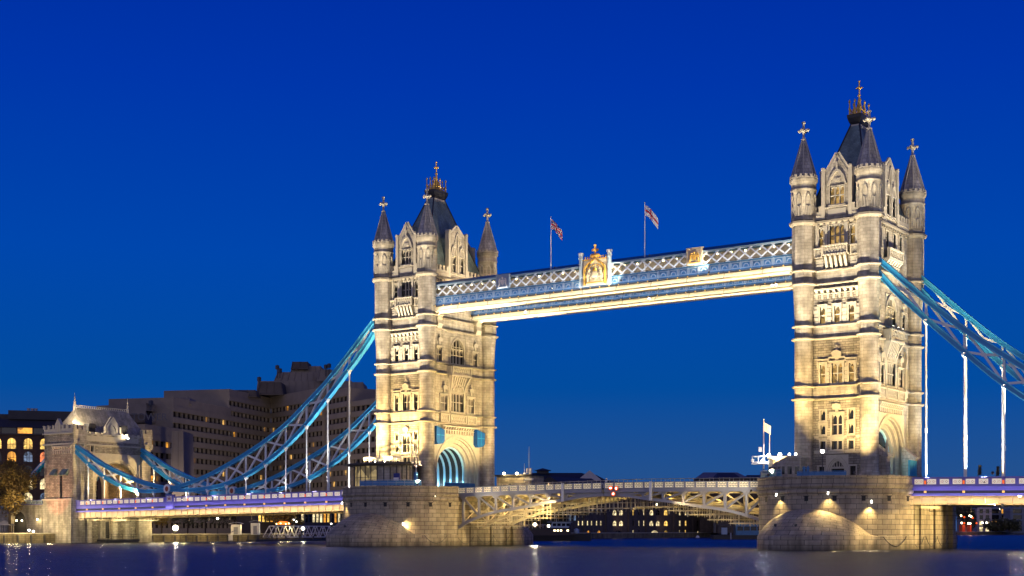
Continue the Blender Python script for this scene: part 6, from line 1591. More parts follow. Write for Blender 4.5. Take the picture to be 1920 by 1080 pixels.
def roofhouse(px0, px1, yr, ye, d, label, mat, gable=None, lantern_=None, depth=18, hip=0.25):
    a, b = at(px0, 990, d), at(px1, 990, d); t = empty('far_house', (a.x, a.y, 1.7), label, 'building'); hp = Vector(t.location)
    T, ln = facade_frame(a, b); zr, ze = zpx(yr, d), zpx(ye, d)
    m = MB(T); m.box(0, ln, -depth, 0, 1.7, ze); m.build('wall', BRICKW, t)
    m = MB(T); k = ln * hip; m.add([(-0.5, 0.5, ze), (ln + 0.5, 0.5, ze), (ln + 0.5, -depth, ze), (-0.5, -depth, ze), (k, -depth / 2, zr), (ln - k, -depth / 2, zr)], [(0, 1, 5, 4), (1, 2, 5), (2, 3, 4, 5), (3, 0, 4), (0, 3, 2, 1)]); rf = m.build('roof', mat, t)
    if gable:
        g0, g1, yp, yb = gable; u0, u1 = (g0 - px0) / (px1 - px0) * ln, (g1 - px0) / (px1 - px0) * ln; zp, zb = zpx(yp, d), zpx(yb, d)
        m = MB(T); m.prism([(u0, zb), (u1, zb), ((u0 + u1) / 2, zp)], 0.6, 1.2); m.box(u0, u1, 0.6, 1.2, ze - 8, zb); m.prism([(u0, zb), (u1, zb), ((u0 + u1) / 2, zp - 0.1)], -9, 0.6); m.build('gable', plain('pale_gable', (0.5, 0.48, 0.47), 0.8), t)
        m = MB(T); c = (u0 + u1) / 2; m.box(c - 0.9, c + 0.9, 1.2, 1.25, zb - 2.5, zb + 0.4); m.build('window', DARK, t)
    if lantern_:
        l0, l1, yt, yb = lantern_; u0, u1 = (l0 - px0) / (px1 - px0) * ln, (l1 - px0) / (px1 - px0) * ln
        m = MB(T); m.box(u0 + 1, u1 - 1, -depth / 2 - 3, -depth / 2 + 3, zpx(yb, d), zpx(yt + 5, d)); m.add([(u0, -depth / 2 + 4, zpx(yt + 5, d)), (u1, -depth / 2 + 4, zpx(yt + 5, d)), (u1, -depth / 2 - 4, zpx(yt + 5, d)), (u0, -depth / 2 - 4, zpx(yt + 5, d)), ((u0 + u1) / 2, -depth / 2, zpx(yt, d))], [(0, 1, 4), (1, 2, 4), (2, 3, 4), (3, 0, 4), (0, 3, 2, 1)]); m.build('roof_lantern', ROOFD, rf)
    for c in t.children: c.location = -hp
roofhouse(950, 1140, 885, 902, 600, 'dark hipped roof with a square lantern and a pale gable, above the left bascule', ROOFD, (1084, 1126, 882, 899), (1003, 1034, 876, 887))
roofhouse(1096, 1136, 889, 901, 640, 'small dark roof right of the pale gable, above the left bascule', ROOFD, hip=0.4)
roofhouse(1312, 1402, 884, 897, 560, 'grey slated roof above the right bascule', plain('pale_slate', (0.16, 0.16, 0.18), 0.7), hip=0.14)
roofhouse(1346, 1388, 885, 897, 540, 'dark boxy roof in front of the grey slated roof above the right bascule', ROOFD, hip=0.12)
roofhouse(1404, 1440, 889, 897, 570, 'low dark roof just left of the stone cabin', ROOFD, hip=0.1)
# riverside flats at the far right
def flats(px0, px1, yt, d, label, mat, lit, floors=4, stripes=True, yb=997):
    a, b = at(px0, 990, d), at(px1, 990, d); t = empty('riverside_flats', (a.x, a.y, 1.7), label, 'flats'); hp = Vector(t.location); T, ln = facade_frame(a, b)
    zt, z0 = zpx(yt, d), 1.7; fh = (zt - z0) / floors; nb = max(2, int(ln / 6)); w = ln / nb
    m = MB(T); m.box(0, ln, -15, -0.6, z0, zt)
    for f in range(floors + 1): m.box(-0.3, ln + 0.3, -0.6, 0.4, z0 + f * fh - 0.5, z0 + f * fh + 0.5)
    for k in range(nb + 1): m.box(k * w - 0.8, k * w + 0.8, -0.6, 0.2, z0, zt)
    m.build('wall', mat, t)
    for f in range(floors):
        for k in range(nb):
            q = MB(T); q.box(k * w + 0.8, (k + 1) * w - 0.8, -0.62, -0.4, z0 + f * fh + 0.5, z0 + (f + 1) * fh - 0.5); q.build('window', lit(f, k), t)
    for c in t.children: c.location = -hp
fr_ = random.Random(5)
PALEW = plain('pale_render', (0.42, 0.36, 0.36), 0.8); BLUEW = plain('blue_grey_render', (0.13, 0.16, 0.22), 0.8)
flats(1834, 1857, 953, 880, 'pale flats with a lit yellow corner on the far bank, at the right', PALEW, lambda f, k: LITP if f < 2 else (LITO if fr_.random() < 0.3 else GLASSG))
flats(1857, 1894, 953, 890, 'blue grey flats right of the pale ones on the far bank', BLUEW, lambda f, k: LITO if fr_.random() < 0.12 else GLASSG)
flats(1897, 1960, 953, 870, 'flats with pale columns cut by the right edge of the frame', BLUEW, lambda f, k: LITO if fr_.random() < 0.1 else GLASSG)
flats(1869, 1892, 937, 960, 'taller flats with a lit balcony floor behind the blue grey ones', BLUEW, lambda f, k: LITY if f == 3 else GLASSG, 6)
flats(1804, 1820, 932, 1250, 'distant tower block between the bridge deck and dark trees at the right', plain('far_block', (0.30, 0.23, 0.18), 0.8), lambda f, k: GLASSG, 9)
flats(1840, 1856, 942, 1000, 'small dark house rising behind the pale flats at the right', BLUEW, lambda f, k: GLASSG, 5)
flats(1901, 1925, 942, 990, 'dark terrace top behind the columned flats at the right edge', BLUEW, lambda f, k: GLASSG, 5)

# ================================================================ TREES
def tree(loc, h, cr, label, mat, n, trunk=0.3, squash=1.0, group=None, leaf=0.42, seed=1):
    rr = random.Random(seed); t = empty('tree', loc, label, 'tree', group)
    m = MB(); m.tube((0, 0, 0), (0.1, 0, h * 0.45), trunk, 8, trunk * 0.7)
    limbs = []
    for k in range(9):
        a = rr.uniform(0, 6.28); rad = cr * rr.uniform(0.45, 0.85); z = h * rr.uniform(0.5, 0.92); e = (rad * math.cos(a), rad * math.sin(a), z)
        m.tube((0.1, 0, h * rr.uniform(0.3, 0.45)), e, trunk * 0.45, 6, trunk * 0.1); limbs.append(e)
    m.tube((0.1, 0, h * 0.45), (0, 0, h * 0.92), trunk * 0.6, 6, trunk * 0.1); limbs += [(0, 0, h * 0.9), (0, 0, h * 0.7)]
    m.build('trunk', BARK, t)
    m = MB(); P = []; F = []
    for e in limbs + [(rr.uniform(-.6, .6) * cr, rr.uniform(-.6, .6) * cr, h * rr.uniform(0.35, 0.8)) for _ in range(14)]:
        s = cr * rr.uniform(0.25, 0.5)
        for _ in range(int(n / (len(limbs) + 14))):
            while True:
                q = Vector((rr.uniform(-1, 1), rr.uniform(-1, 1), rr.uniform(-1, 1)))
                if 0.15 < q.length < 1: break
            c = Vector(e) + Vector((q.x * s, q.y * s, q.z * s * 0.8 * squash)); u = Vector((rr.gauss(0, 1), rr.gauss(0, 1), rr.gauss(0, 1))).normalized(); v = u.cross(Vector((rr.gauss(0, 1), rr.gauss(0, 1), rr.gauss(0, 1)))).normalized()
            l = leaf * rr.uniform(0.6, 1.3); o = len(P); P += [tuple(c - u * l * 0.5), tuple(c + v * l * 0.35), tuple(c + u * l * 0.5), tuple(c - v * l * 0.35)]; F.append((o, o + 1, o + 2, o + 3))
    m.add(P, F); m.build('crown', mat, t)
p = at(18, 1000, 315); tree((p.x, p.y, 1.7), 17.5, 6.2, 'golden brown autumn tree on the quay at the far left', LEAFA, 9000, 0.35, 1.1, None, 0.5, 2)
p = at(-20, 1000, 318); tree((p.x, p.y, 1.7), 16, 6, 'autumn tree cut by the left edge of the frame', LEAFA, 4000, 0.35, 1.0, None, 0.5, 3)
for px, d, h, cr, mt, lab, sd in ((303, 350, 8.5, 3.2, LEAFA, 'small yellow lit tree on the bank just right of the gate tower', 4), (352, 375, 10, 5, LEAFD, 'dark tree on the bank left of the street lamp under the left span', 5), (385, 380, 10.5, 5, LEAFD, 'dark tree on the bank behind the street lamp under the left span', 6),
                                  (440, 392, 11, 6, LEAFD, 'broad dark tree behind the two white kiosks', 7), (520, 372, 8.5, 4.0, LEAFA, 'olive lit tree before the glass fronted hall under the left span', 8), (543, 374, 8.0, 3.6, LEAFA, 'smaller olive tree right before the glass fronted hall', 9)):
    p = at(px, 1000, d); tree((p.x, p.y, 1.7), h, cr, lab, mt, 2600, 0.2, 1.0, None, 0.5, sd)
for px, d, h, cr, lab, sd in ((1806, 900, 22, 9, 'dark tree mass left of the pale flats, nearest the pier', 11), (1822, 890, 19, 8, 'dark tree touching the pale flats on the far bank', 12), (1816, 870, 9, 5, 'low dark tree among the red lights on the far bank', 13), (1868, 865, 7, 8, 'dark shrubs before the blue grey flats', 14), (1893, 862, 6.5, 7, 'dark shrubs before the columned flats', 15), (1850, 940, 34, 7, 'tall dark tree rising behind the pale flats', 16)):
    p = at(px, 1000, d); tree((p.x, p.y, 1.7), h, cr, lab, LEAFD, 1500, 0.3, 1.0, None, 1.2, sd)
for px, d, h, cr, lab, sd in ((1040, 480, 9, 4.5, 'dark tree behind the moored boat', 17), (1015, 470, 10, 5, 'dark tree beside the stone flank of the left pier, behind the boat', 18)):
    p = at(px, 1000, d); tree((p.x, p.y, 1.7), h, cr, lab, LEAFD, 1800, 0.25, 1.0, None, 0.7, sd)

# ================================================================ BANKSIDE THINGS
def kiosk(px, d, w, h, label, mat, roofmat):
    p = at(px, 1000, d); t = empty('kiosk', (p.x, p.y, 1.7), label, 'kiosk', None, YAW)
    m = MB(); m.box(-w / 2, w / 2, -w * 0.4, w * 0.4, 0, h); m.build('wall', mat, t)
    m = MB(); cv = [(-w * 0.7 + 1.4 * w * k / 8, h - 0.1 + 0.55 * math.sin(math.pi * (0.15 + 0.7 * k / 8))) for k in range(9)]; m.strip(cv, [(a, b + 0.12) for a, b in cv], -w * 0.55, w * 0.55); m.build('roof', roofmat, t)
    m = MB(); m.box(-w * 0.2, w * 0.25, -w * 0.4 - 0.03, -w * 0.4, 0.1, h * 0.75); m.build('door', GREYP, t)
    return t
k1 = kiosk(443, 345, 2.3, 2.5, 'white kiosk with a curved roof and blue swoosh on the bank', WHITE, GREYP)
m = MB(); cv = [(-1.0 + 0.22 * k, 0.55 + 0.35 * math.sin(k * 0.35)) for k in range(10)]; m.strip(cv, [(a, b + 0.16 * (1 - i / 10)) for i, (a, b) in enumerate(cv)], -0.99, -0.95); m.build('swoosh', NAVY, k1)
kiosk(479, 345, 2.0, 2.9, 'white kiosk with a curved roof next to the gangway', WHITE, GREYP)
p = at(10, 1000, 316); t = empty('pavilion', (p.x, p.y, 1.7), 'small dark pavilion with a pyramid roof before the viaduct arch', 'pavilion', None, YAW)
m = MB(); [m.box(x - 0.08, x + 0.08, y - 0.08, y + 0.08, 0, 2.2) for x in (-1.2, 0, 1.2) for y in (-1.2, 1.2)]; m.box(-1.2, 1.2, -1.2, 1.2, 0, 0.8); m.build('frame', STEELD, t); m = MB(); m.add([(-1.7, -1.7, 2.2), (1.7, -1.7, 2.2), (1.7, 1.7, 2.2), (-1.7, 1.7, 2.2), (0, 0, 3.4)], [(0, 1, 4), (1, 2, 4), (2, 3, 4), (3, 0, 4), (3, 2, 1, 0)]); m.build('roof', GREYP, t)
p = at(408, 1000, 347); lantern((p.x, p.y, 1.7), 4.0, 'old street lamp with a glowing head on the bank left of the kiosks', WARM, 160, None, 0.28)
for px, py, d, lab in ((698, 975, 360, 'x'),): pass
for i, (px, py, d, lab) in enumerate(((31, 976, 318, 'lamp glowing inside the viaduct arch, left one'), (41, 976, 320, 'lamp glowing inside the viaduct arch, right one'), (70, 974, 312, 'wall lamp on the viaduct right of the arch'))):
    p = at(px, py, d)
    if i < 2: p = onY(px, py, -8.0)
    else: p = onY(px, py, -9.3)
    t = empty('wall_lamp', p, lab, 'lamp', 'lamps on the viaduct'); m = MB(); m.ball((0, 0, 0), 0.2, 8); m.build('bulb', LENS, t); m = MB(); m.lathe([(0.05, 0.15), (0.22, 0.2), (0.03, 0.4)], 8); m.box(-0.04, 0.04, 0, 0.5, 0.3, 0.38); m.build('bracket', STEELD, t); point(p + Vector((0, -0.4, -0.2)), 90, WARM, 0.15)
for px, py, lab in ((54.5, 994, 'bright quay lamp at the far left, left of a pair'), (62.5, 996, 'bright quay lamp at the far left, right of a pair')):
    p = onX(px, py, -101.5); lantern((p.x, p.y, 1.7), max(0.8, p.z - 1.7), lab, WARM, 160, 'quay lamps at the far left', 0.26)
# glass fronted hall under the left span
a, b = onX(484, 970, -106), onX(640, 970, -106); t = empty('glass_hall', (-106, a.y, 1.7), 'glass fronted hall glowing yellow under the end of the left span', 'building')
T = lambda u, n, z: (n, u, z - 1.7); ln = b.y - a.y; zt, zb = onX(560, 948, -106).z, onX(560, 979, -106).z
m = MB(T); m.box(0, ln, -8, -0.6, 0, zt + 1); m.box(0, ln, -0.6, 0.2, 0, zb); m.box(0, ln, -0.6, 0.4, zt, zt + 1.2); m.build('wall', CONCD, t)
nb = 22
for k in range(nb):
    u0, u1 = k * ln / nb + 0.12, (k + 1) * ln / nb - 0.12; q = MB(T); q.box(u0, u1, -0.6, -0.4, zb, zt); q.build('window', random.choice((LITY, LITY, LITO, LITP, GLASSG)), t)
m = MB(T); [m.box(k * ln / nb - 0.12, k * ln / nb + 0.12, -0.6, 0.0, zb, zt) for k in range(nb + 1)]; m.build('mullions', STEELD, t)
# gangway truss to the pontoon
ga, gb = onX(498, 1008, -92.0), onX(640, 1008, -92.0); z0, z1 = onX(560, 1007, -92).z, onX(560, 986.5, -92).z; ln = gb.y - ga.y
t = empty('gangway', (-92.0, ga.y, 0), 'white lattice truss gangway sloping to the pontoon beside the left pier', 'gangway')
for xo in (-0.9, 0.9):
    m = MB(); m.beam((xo, 0, z0), (xo, ln, z0), 0.16, 0.24); m.beam((xo, 2.2, z1), (xo, ln, z1), 0.16, 0.2); m.beam((xo, 0, z0), (xo, 2.2, z1), 0.14, 0.16)
    n = 9; w = (ln - 2.2) / n
    for i in range(n): m.beam((xo, 2.2 + i * w, z1), (xo, 2.2 + (i + 0.5) * w, z0), 0.12, 0.16); m.beam((xo, 2.2 + (i + 0.5) * w, z0), (xo, 2.2 + (i + 1) * w, z1), 0.12, 0.16)
    m.beam((xo, 0, (z0 * 1.9 + z1 * 0.1) / 2 + 0.3), (xo, ln, (z0 + z1) / 2), 0.06, 0.06); m.build('truss', WHITE, t)
m = MB(); m.box(-0.9, 0.9, 0, ln, z0 - 0.05, z0 + 0.05); m.build('walkway_floor', STEELD, t)
pa = onX(470, 1010, -90.5); m = MB(); m.box(-1.6, 1.6, 0, ln + 10, -0.5, 0.45); [m.tube((1.3, 1 + 5 * k, -2), (1.3, 1 + 5 * k, 1.3), 0.22, 8) for k in range(int(ln / 5) + 2)]; [m.tube((1.4, 0.2 + 1.5 * k, 0.45), (1.4, 0.2 + 1.5 * k, 1.6), 0.05, 5) for k in range(8)]; m.tube((1.4, 0.2, 1.6), (1.4, 10.7, 1.6), 0.05, 5); m.tube((1.4, 0.2, 1.05), (1.4, 10.7, 1.05), 0.05, 5)
o = m.build('pontoon', STEELD); o.location = (-90.5, pa.y, 0); tag(o, 'dark floating pontoon with a railing under the white gangway', 'pontoon')
p = at(376, 1006, 348); m = MB(); m.box(-0.75, 0.75, -0.05, 0.05, -0.75, 0.75); m.box(-0.75, 0.75, -0.07, -0.05, -0.75, -0.55); o = m.build('notice_board', WHITE); o.location = (-94.6, onX(432, 1006, -94.6).y, 1.0); o.rotation_euler = (0, 0, R(90)); tag(o, 'small white notice board fixed to the quay wall left of the kiosks', 'notice board')
p = at(532, 981, 366); t = empty('awning', (p.x, p.y, 1.7), 'small awning glowing red and orange behind the gangway', 'awning', None, YAW)
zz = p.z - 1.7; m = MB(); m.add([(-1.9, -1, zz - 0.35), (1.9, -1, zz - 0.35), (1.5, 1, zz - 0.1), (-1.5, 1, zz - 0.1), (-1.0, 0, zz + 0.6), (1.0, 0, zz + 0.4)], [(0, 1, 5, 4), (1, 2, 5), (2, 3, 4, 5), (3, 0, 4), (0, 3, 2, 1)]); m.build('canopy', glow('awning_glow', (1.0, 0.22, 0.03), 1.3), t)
m = MB(); [m.ball((x, -1.1, zz - 0.2 + 0.15 * (k % 2)), 0.14, 6) for k, x in enumerate((-1.7, -0.6, 0.7, 1.5))]; m.build('lamp', BULB, t); m = MB(); [m.tube((x, y, 0), (x, y, zz - 0.2), 0.06, 5) for x in (-1.4, 1.4) for y in (-0.8, 0.8)]; m.build('post', STEELD, t)
for px, py, lab in ((551, 974, 'small white lamp behind the gangway, left of two'), (556, 978, 'small white lamp behind the gangway, lower of two'), (622, 961, 'string of lamps at the glass hall end, upper one'), (621, 982, 'string of lamps at the glass hall end, lower one')):
    p = onX(px, py, -98); lantern((p.x, p.y, 1.7), max(1, p.z - 1.7), lab, WARM, 40, 'small bankside lamps', 0.2)
# boats
p = at(1042, 1014, 372); t = empty('moored_boat', (p.x, p.y, 0), 'dark hulled passenger boat with a pale blue wheelhouse moored under the left bascule', 'boat', None, YAW - R(6))
m = MB(); hullx = [-9, -6, 0, 5, 7.5, 9.3]; P = []
for x, w, s in zip(hullx, (1.6, 2.1, 2.2, 2.0, 1.2, 0.05), (1.5, 1.45, 1.45, 1.65, 1.9, 2.15)): P += [(x, -w, s), (x, -w * 0.8, -0.6), (x, w * 0.8, -0.6), (x, w, s)]
m.add(P, [(4 * i + k, 4 * i + 4 + k, 4 * i + 5 + k, 4 * i + 1 + k) for i in range(5) for k in range(3)] + [(4 * i + 3, 4 * i + 7, 4 * i + 4, 4 * i) for i in range(5)] + [(0, 1, 2, 3)]); m.build('hull', HULL, t, False)
m = MB(); m.box(-8.5, 4.0, -1.7, 1.7, 1.4, 3.3); m.box(-8.7, 4.2, -1.9, 1.9, 3.3, 3.42); m.build('saloon', CONCD, t)
for k in range(4): m = MB(); m.box(-0.4 + k * 0.85 + (0.9 if k == 3 else 0), 0.05 + k * 0.85 + (0.9 if k == 3 else 0), -1.75, -1.7, 2.55, 2.9); m.build('porthole', BULB, t)
m = MB(); m.add([(-1.5, -1.3, 3.42), (3.4, -1.3, 3.42), (3.4, 1.3, 3.42), (-1.5, 1.3, 3.42), (-0.8, -1.1, 4.9), (4.0, -1.1, 4.9), (4.0, 1.1, 4.9), (-0.8, 1.1, 4.9)], [(0, 1, 5, 4), (1, 2, 6, 5), (2, 3, 7, 6), (3, 0, 4, 7), (4, 5, 6, 7)]); m.box(-2.2, 4.3, -1.4, 1.4, 4.9, 5.02); m.build('wheelhouse', PALE, t)
m = MB(); [m.box(-0.7 + k * 1.2, 0.2 + k * 1.2, -1.28, -1.2, 3.9, 4.6) for k in range(4)]; m.build('wheelhouse_window', GLASS, t)
m = MB(); [m.tube((-8.6 + 0.9 * k, -1.9, 3.4), (-8.6 + 0.9 * k, -1.9, 4.2), 0.04, 4) for k in range(9)]; m.tube((-8.6, -1.9, 4.2), (-1.4, -1.9, 4.2), 0.04, 4); m.tube((0.2, 0, 5.0), (0.2, 0, 6.6), 0.06, 5); m.build('railing', WHITE, t)
m = MB(); m.lathe([(0.1, 1.9), (0.7, 2.0), (0.7, 3.0), (0.1, 3.3)], 8, 5.5, 0); m.build('winch', PALE, t)
p = at(1383, 1008, 440); t = empty('floating_pavilion', (p.x, p.y, 0), 'blue floating pier pavilion with dark windows, left of the nearer pier', 'pavilion', None, YAW)
m = MB(); m.box(-8, 8, -3, 3, -0.4, 1.3); m.build('hull', HULL, t)
m = MB(); m.box(-0.9, 7.8, -2.4, 2.4, 1.3, 5.2); m.box(-1.1, 8.0, -2.6, 2.6, 5.2, 5.4); m.build('cabin', plain('pavilion_blue', (0.06, 0.19, 0.34), 0.5), t)
for k in range(4): m = MB(); m.box(-0.5 + k * 2.1, 1.3 + k * 2.1, -2.45, -2.4, 2.7, 4.0); m.build('window', GLASS, t)
m = MB(); m.box(-5.3, -3.5, -2.0, -1.0, 1.5, 3.6); m.build('notice_panel', PALE, t)
m = MB(); m.box(-6.2, -1.2, -2.6, 2.6, 4.4, 4.6); [m.tube((x, y, 1.3), (x, y, 4.4), 0.08, 5) for x in (-6, -3, -1.4) for y in (-2.4, 2.4)]; m.box(-7.8, -7.0, -2, -1.9, 2.0, 5.0); m.build('canopy', STEELD, t)
m = MB(); m.tube((-2.6, -3.2, -2), (-2.6, -3.2, 2.0), 0.2, 8); m.build('mooring_pile', GREYP, t)
p = onY(1300, 1008, 215); m = MB(); m.lathe([(0.02, 0.9), (0.5, 0.7), (0.75, 0.2), (0.6, -0.2)], 10); o = m.build('buoy', WHITE); o.location = (-84, onX(1308, 1010, -84).y, 0); tag(o, 'pale round buoy floating before the long brick warehouse', 'buoy')
# street lamps and red lights on the far bank at the right
for k, (px, py) in enumerate(((1842, 980), (1850, 980), (1865.5, 980), (1881, 980), (1896.5, 980), (1909, 980))):
    p = onX(px, py, -97.5); t0 = lantern((p.x, p.y, 1.7), p.z - 1.7, ('promenade lamp before the pale flats, left one', 'promenade lamp before the pale flats, right one', 'promenade lamp left of the shrubs on the far bank', 'promenade lamp before the blue grey flats', 'promenade lamp between the two shrub rows at the right', 'promenade lamp nearest the right frame edge')[k], WARM, 350 if k < 2 else 120, 'promenade lamps on the far bank', 0.55)
for k, (px, py, mt) in enumerate(((1802, 967, BULB), (1808, 969.5, REDL), (1818, 967, BULB), (1821, 968.5, BULB), (1824, 971, REDL), (1803, 980.5, LENS), (1808, 981, REDL), (1816, 981.5, LENS), (1819, 981.5, LENS), (1831, 981, REDL))):
    p = onX(px, py, -97.2); t = empty('bank_light', p, ('upper left lamp among the red lights beside the pier', 'large red light in the dark trees', 'first of three lamps stepping down in the trees', 'second of three lamps stepping down in the trees', 'last and redder of three lamps stepping down in the trees', 'bright lamp lowest beside the pier', 'reddish lamp next to the bright low one', 'left lamp of the close pair under the trees', 'right lamp of the close pair under the trees', 'red light just left of the pale flats')[k], 'lamp', 'lights among the trees at the right')
    m = MB(); m.ball((0, 0, 0), 0.55, 8); m.build('bulb', mt, t); m = MB(); m.tube((0, 0.1, -p.z + 1.7), (0, 0.1, -0.4), 0.12, 5); m.build('post', STEELD, t)
p = onX(1804, 988, -97); 
for px, w, lab in ((1804, 5.5, 'red lit container at the foot of the dark trees'), (1817, 3.0, 'small red lit container right of the larger one')):
    p = onX(px, 995, -97.2); m = MB(); m.box(-1, 1, -w / 2, w / 2, 0, 4.2); [m.box(1, 1.1, -w / 2 + 0.3 + k, -w / 2 + 0.6 + k, 0.2, 4.0) for k in range(int(w))]; o = m.build('container', plain('red_container', (0.5, 0.08, 0.02), 0.6)); o.location = (p.x, p.y, 1.75); tag(o, lab, 'container')
    point((p.x + 5, p.y - 1, 6), 900, (1.0, 0.35, 0.1), 0.2)
# ================================================================ LAMPS OF THE BRIDGE
def strip_light(a, b, d, power, col, w=0.12, spread=180, name='strip_area_light'):
    """a thin area light from a to b shining toward direction d"""
    a = Vector(a); b = Vector(b); d = Vector(d).normalized()
    l = bpy.data.lights.new(name, 'AREA'); l.shape = 'RECTANGLE'; l.size = (b - a).length; l.size_y = w; l.energy = power; l.color = col; l.spread = R(spread)
    o = bpy.data.objects.new(name, l); C.objects.link(o)
    x = (b - a).normalized(); z = -d; y = z.cross(x).normalized(); z = x.cross(y)
    o.matrix_world = Matrix.Translation((a + b) / 2) @ Matrix((x, y, z)).transposed().to_4x4()
    return o
def housing(a, b, off, label, w=0.1):
    a = Vector(a); b = Vector(b); m = MB(); m.beam((0, 0, 0), b - a, w, w)
    n = max(2, int((b - a).length / 6))
    for i in range(n + 1):
        q = (b - a) * (i / n); m.beam(q, q + Vector(off), 0.06, 0.06)
    o = m.build('light_strip', STEELD); o.location = a; tag(o, label, 'lamp'); return o
CHW = (1.0, 0.96, 0.88); PURP = (0.62, 0.54, 1.0)
for X, nm in ((0.0, 'left'), (L, 'right')):
    lf = nm == 'left'
    spots_ = ((-4.6, -16.9, 15.0), (1.4, -16.9, 15.0)) if lf else ((-6.5, -18.4, 10.9), (6.5, -18.4, 10.9))
    for (dx, yy, zz), lab in zip(spots_, ('left', 'right')):
        floodlight((X + dx, yy, zz), (X + dx * 0.3, -9, 24 if lf else 27), 30000 if lf else 44000, f'floodlight on the {"glass cabin roof" if lf else "nearer pier"} aimed up at the tower, {lab} one of two', WARM, 100 if lf else 84, 0.2, 'pier floodlights')
    if lf: floodlight((8.6, -16.2, 10.9), (2.5, -9, 27), 30000, 'floodlight on the farther pier right of the glass cabin', WARM, 84, 0.2, 'pier floodlights')
    for dx, lab in ((-1.5, 'left'), (1.5, 'right')):
        floodlight((X + dx, -27.0, 3.6), (X + dx * 1.5, -7, 57), 150000, f'added narrow floodlight on the cutwater of the {"farther" if lf else "nearer"} pier aimed at the spires, {lab} one', (1.0, 0.84, 0.62), 30, 0.2, 'spire floodlights')  # invented floods, put in so the spires catch some light
    for s, lab in ((-1, 'near'), (1, 'far')):
        xx = X + (22.5 if lf else 23.0)
        floodlight((xx, s * (8.1 if lf else 9.9), 10.75), (X + 5, -s * 1.5, 30), 42000 if lf else 46000, f'floodlight on the {lab} parapet aimed at the archway face of the {"farther" if lf else "nearer"} tower', WARM, 80, 0.2, 'deck floodlights')  # put in to light the archway face; the parapet position is invented
        x2 = X + 34
        floodlight((x2, s * (8.1 if lf else 9.9), 10.75), (X + 3, s * 5, 57), 105000, f'narrow floodlight on the {lab} parapet aimed at the spires of the {"farther" if lf else "nearer"} tower', (1.0, 0.84, 0.62), 34, 0.18, 'deck floodlights')  # narrow floods added to brighten the spires
# lamps on the walkway roof at the gable, and the three balcony lamps of the right tower
for y, lab in ((-6.5, 'near'), (6.4, 'far')):
    floodlight((13.5, y, 47.9), (5.2, y * 0.35, 53), 2600, f'roof lamp on the {lab} walkway aimed at the left tower gable', WARM, 110, 0.16, 'walkway roof lamps')
for y, lab in ((-2.1, 'left'), (0.0, 'middle'), (2.0, 'right')):
    floodlight((L + HX + 1.25, y, 33.3), (L + HX + 2.6, y - 1.5, 45), 500, f'small white balcony lamp on the right tower, {lab} of three', NEUT, 120, 0.2, 'balcony lamps', LENSW)
# walkway strips and housings added to light the soffit, lattice and interior
x0, x1 = HX + 0.5, L - HX - 0.5
for y0, y1, nm in ((-8.5, -4.6, 'nearer'), (4.4, 8.4, 'farther')):
    ym = (y0 + y1) / 2
    strip_light((x0, ym, 41.72), (x1, ym, 41.72), (0, 0, 1), 1600, (1.0, 0.78, 0.45)); housing((x0, ym, 41.68), (x1, ym, 41.68), (0, 0, 0.42), f'added light strip slung below the {nm} walkway', 0.07)
    strip_light((x0, y0 - 0.55, 42.0), (x1, y0 - 0.55, 42.0), (0, 1, 0.25), 850, (1.0, 0.78, 0.45)); housing((x0, y0 - 0.6, 41.97), (x1, y0 - 0.6, 41.97), (0, 0.3, 0.8), f'added light strip on the front edge below the {nm} walkway', 0.06)
    strip_light((x0, y0 - 0.75, 42.98), (x1, y0 - 0.75, 42.98), (0, 0.55, 0.83), 420, (0.9, 0.92, 1.0)); strip_light((x0, y0 - 0.5, 44.6), (x1, y0 - 0.5, 44.6), (0, 0.45, 0.9), 420, (1.0, 0.94, 0.85)); housing((x0, y0 - 0.52, 44.56), (x1, y0 - 0.52, 44.56), (0, 0.5, -0.1), f'added slim light strip at the foot of the {nm} walkway lattice', 0.05); strip_light((x0, ym - 1.2, 46.5), (x1, ym - 1.2, 46.5), (0, 0.5, -1), 500, (1.0, 0.75, 0.45)); housing((x0, y0 - 0.78, 42.95), (x1, y0 - 0.78, 42.95), (0, 0.4, -0.05), f'added light strip along the ledge of the {nm} walkway', 0.06)
for px, py, Y, lab in ((985, 585, 4.0, 'left'), (1217, 560, 4.0, 'middle'), (1455, 534, 4.0, 'right'), (1448, 535, 4.0, 'right, smaller'), (1410, 518, -4.6, 'highest, under the nearer walkway')):
    p = onY(px, py, Y); floodlight(p, p + Vector((0.4, -1, -0.25)), 300, f'star bright lamp below the walkways, {lab} one', NEUT, 130, 0.2, 'lamps below the walkways', LENSW)
for px, lab in ((1060, 'left'), (1150, 'right')):
    p = onY(px, 545, -11.0); 
    floodlight((p.x + (2.0 if lab == 'right' else -2.0), -12.0, 42.9), (xm, -8.8, 46.5), 7000 if lab == 'right' else 1500, f'lamp on an arm {lab} of the gilded crest', NEUT, 80, 0.14, 'crest lamps')
floodlight((pR.x + 3.0, -9.9, 43.0), (pR.x, -8.7, 46), 3000, 'lamp on an arm beside the cream arms panel', NEUT, 70, 0.14)
for ff, nm in ((f1, 'left'), (f2, 'right')):
    floodlight((ff.x + 1.5, -9.4, 47.0), (ff.x + 1.2, -8.3, ff.z - 1.5), 1500, f'small added lamp lighting the {"red, white and blue" if nm == "left" else "white"} flag', NEUT, 40, 0.12, 'flag lamps')  # lamps added because the flags stayed dark
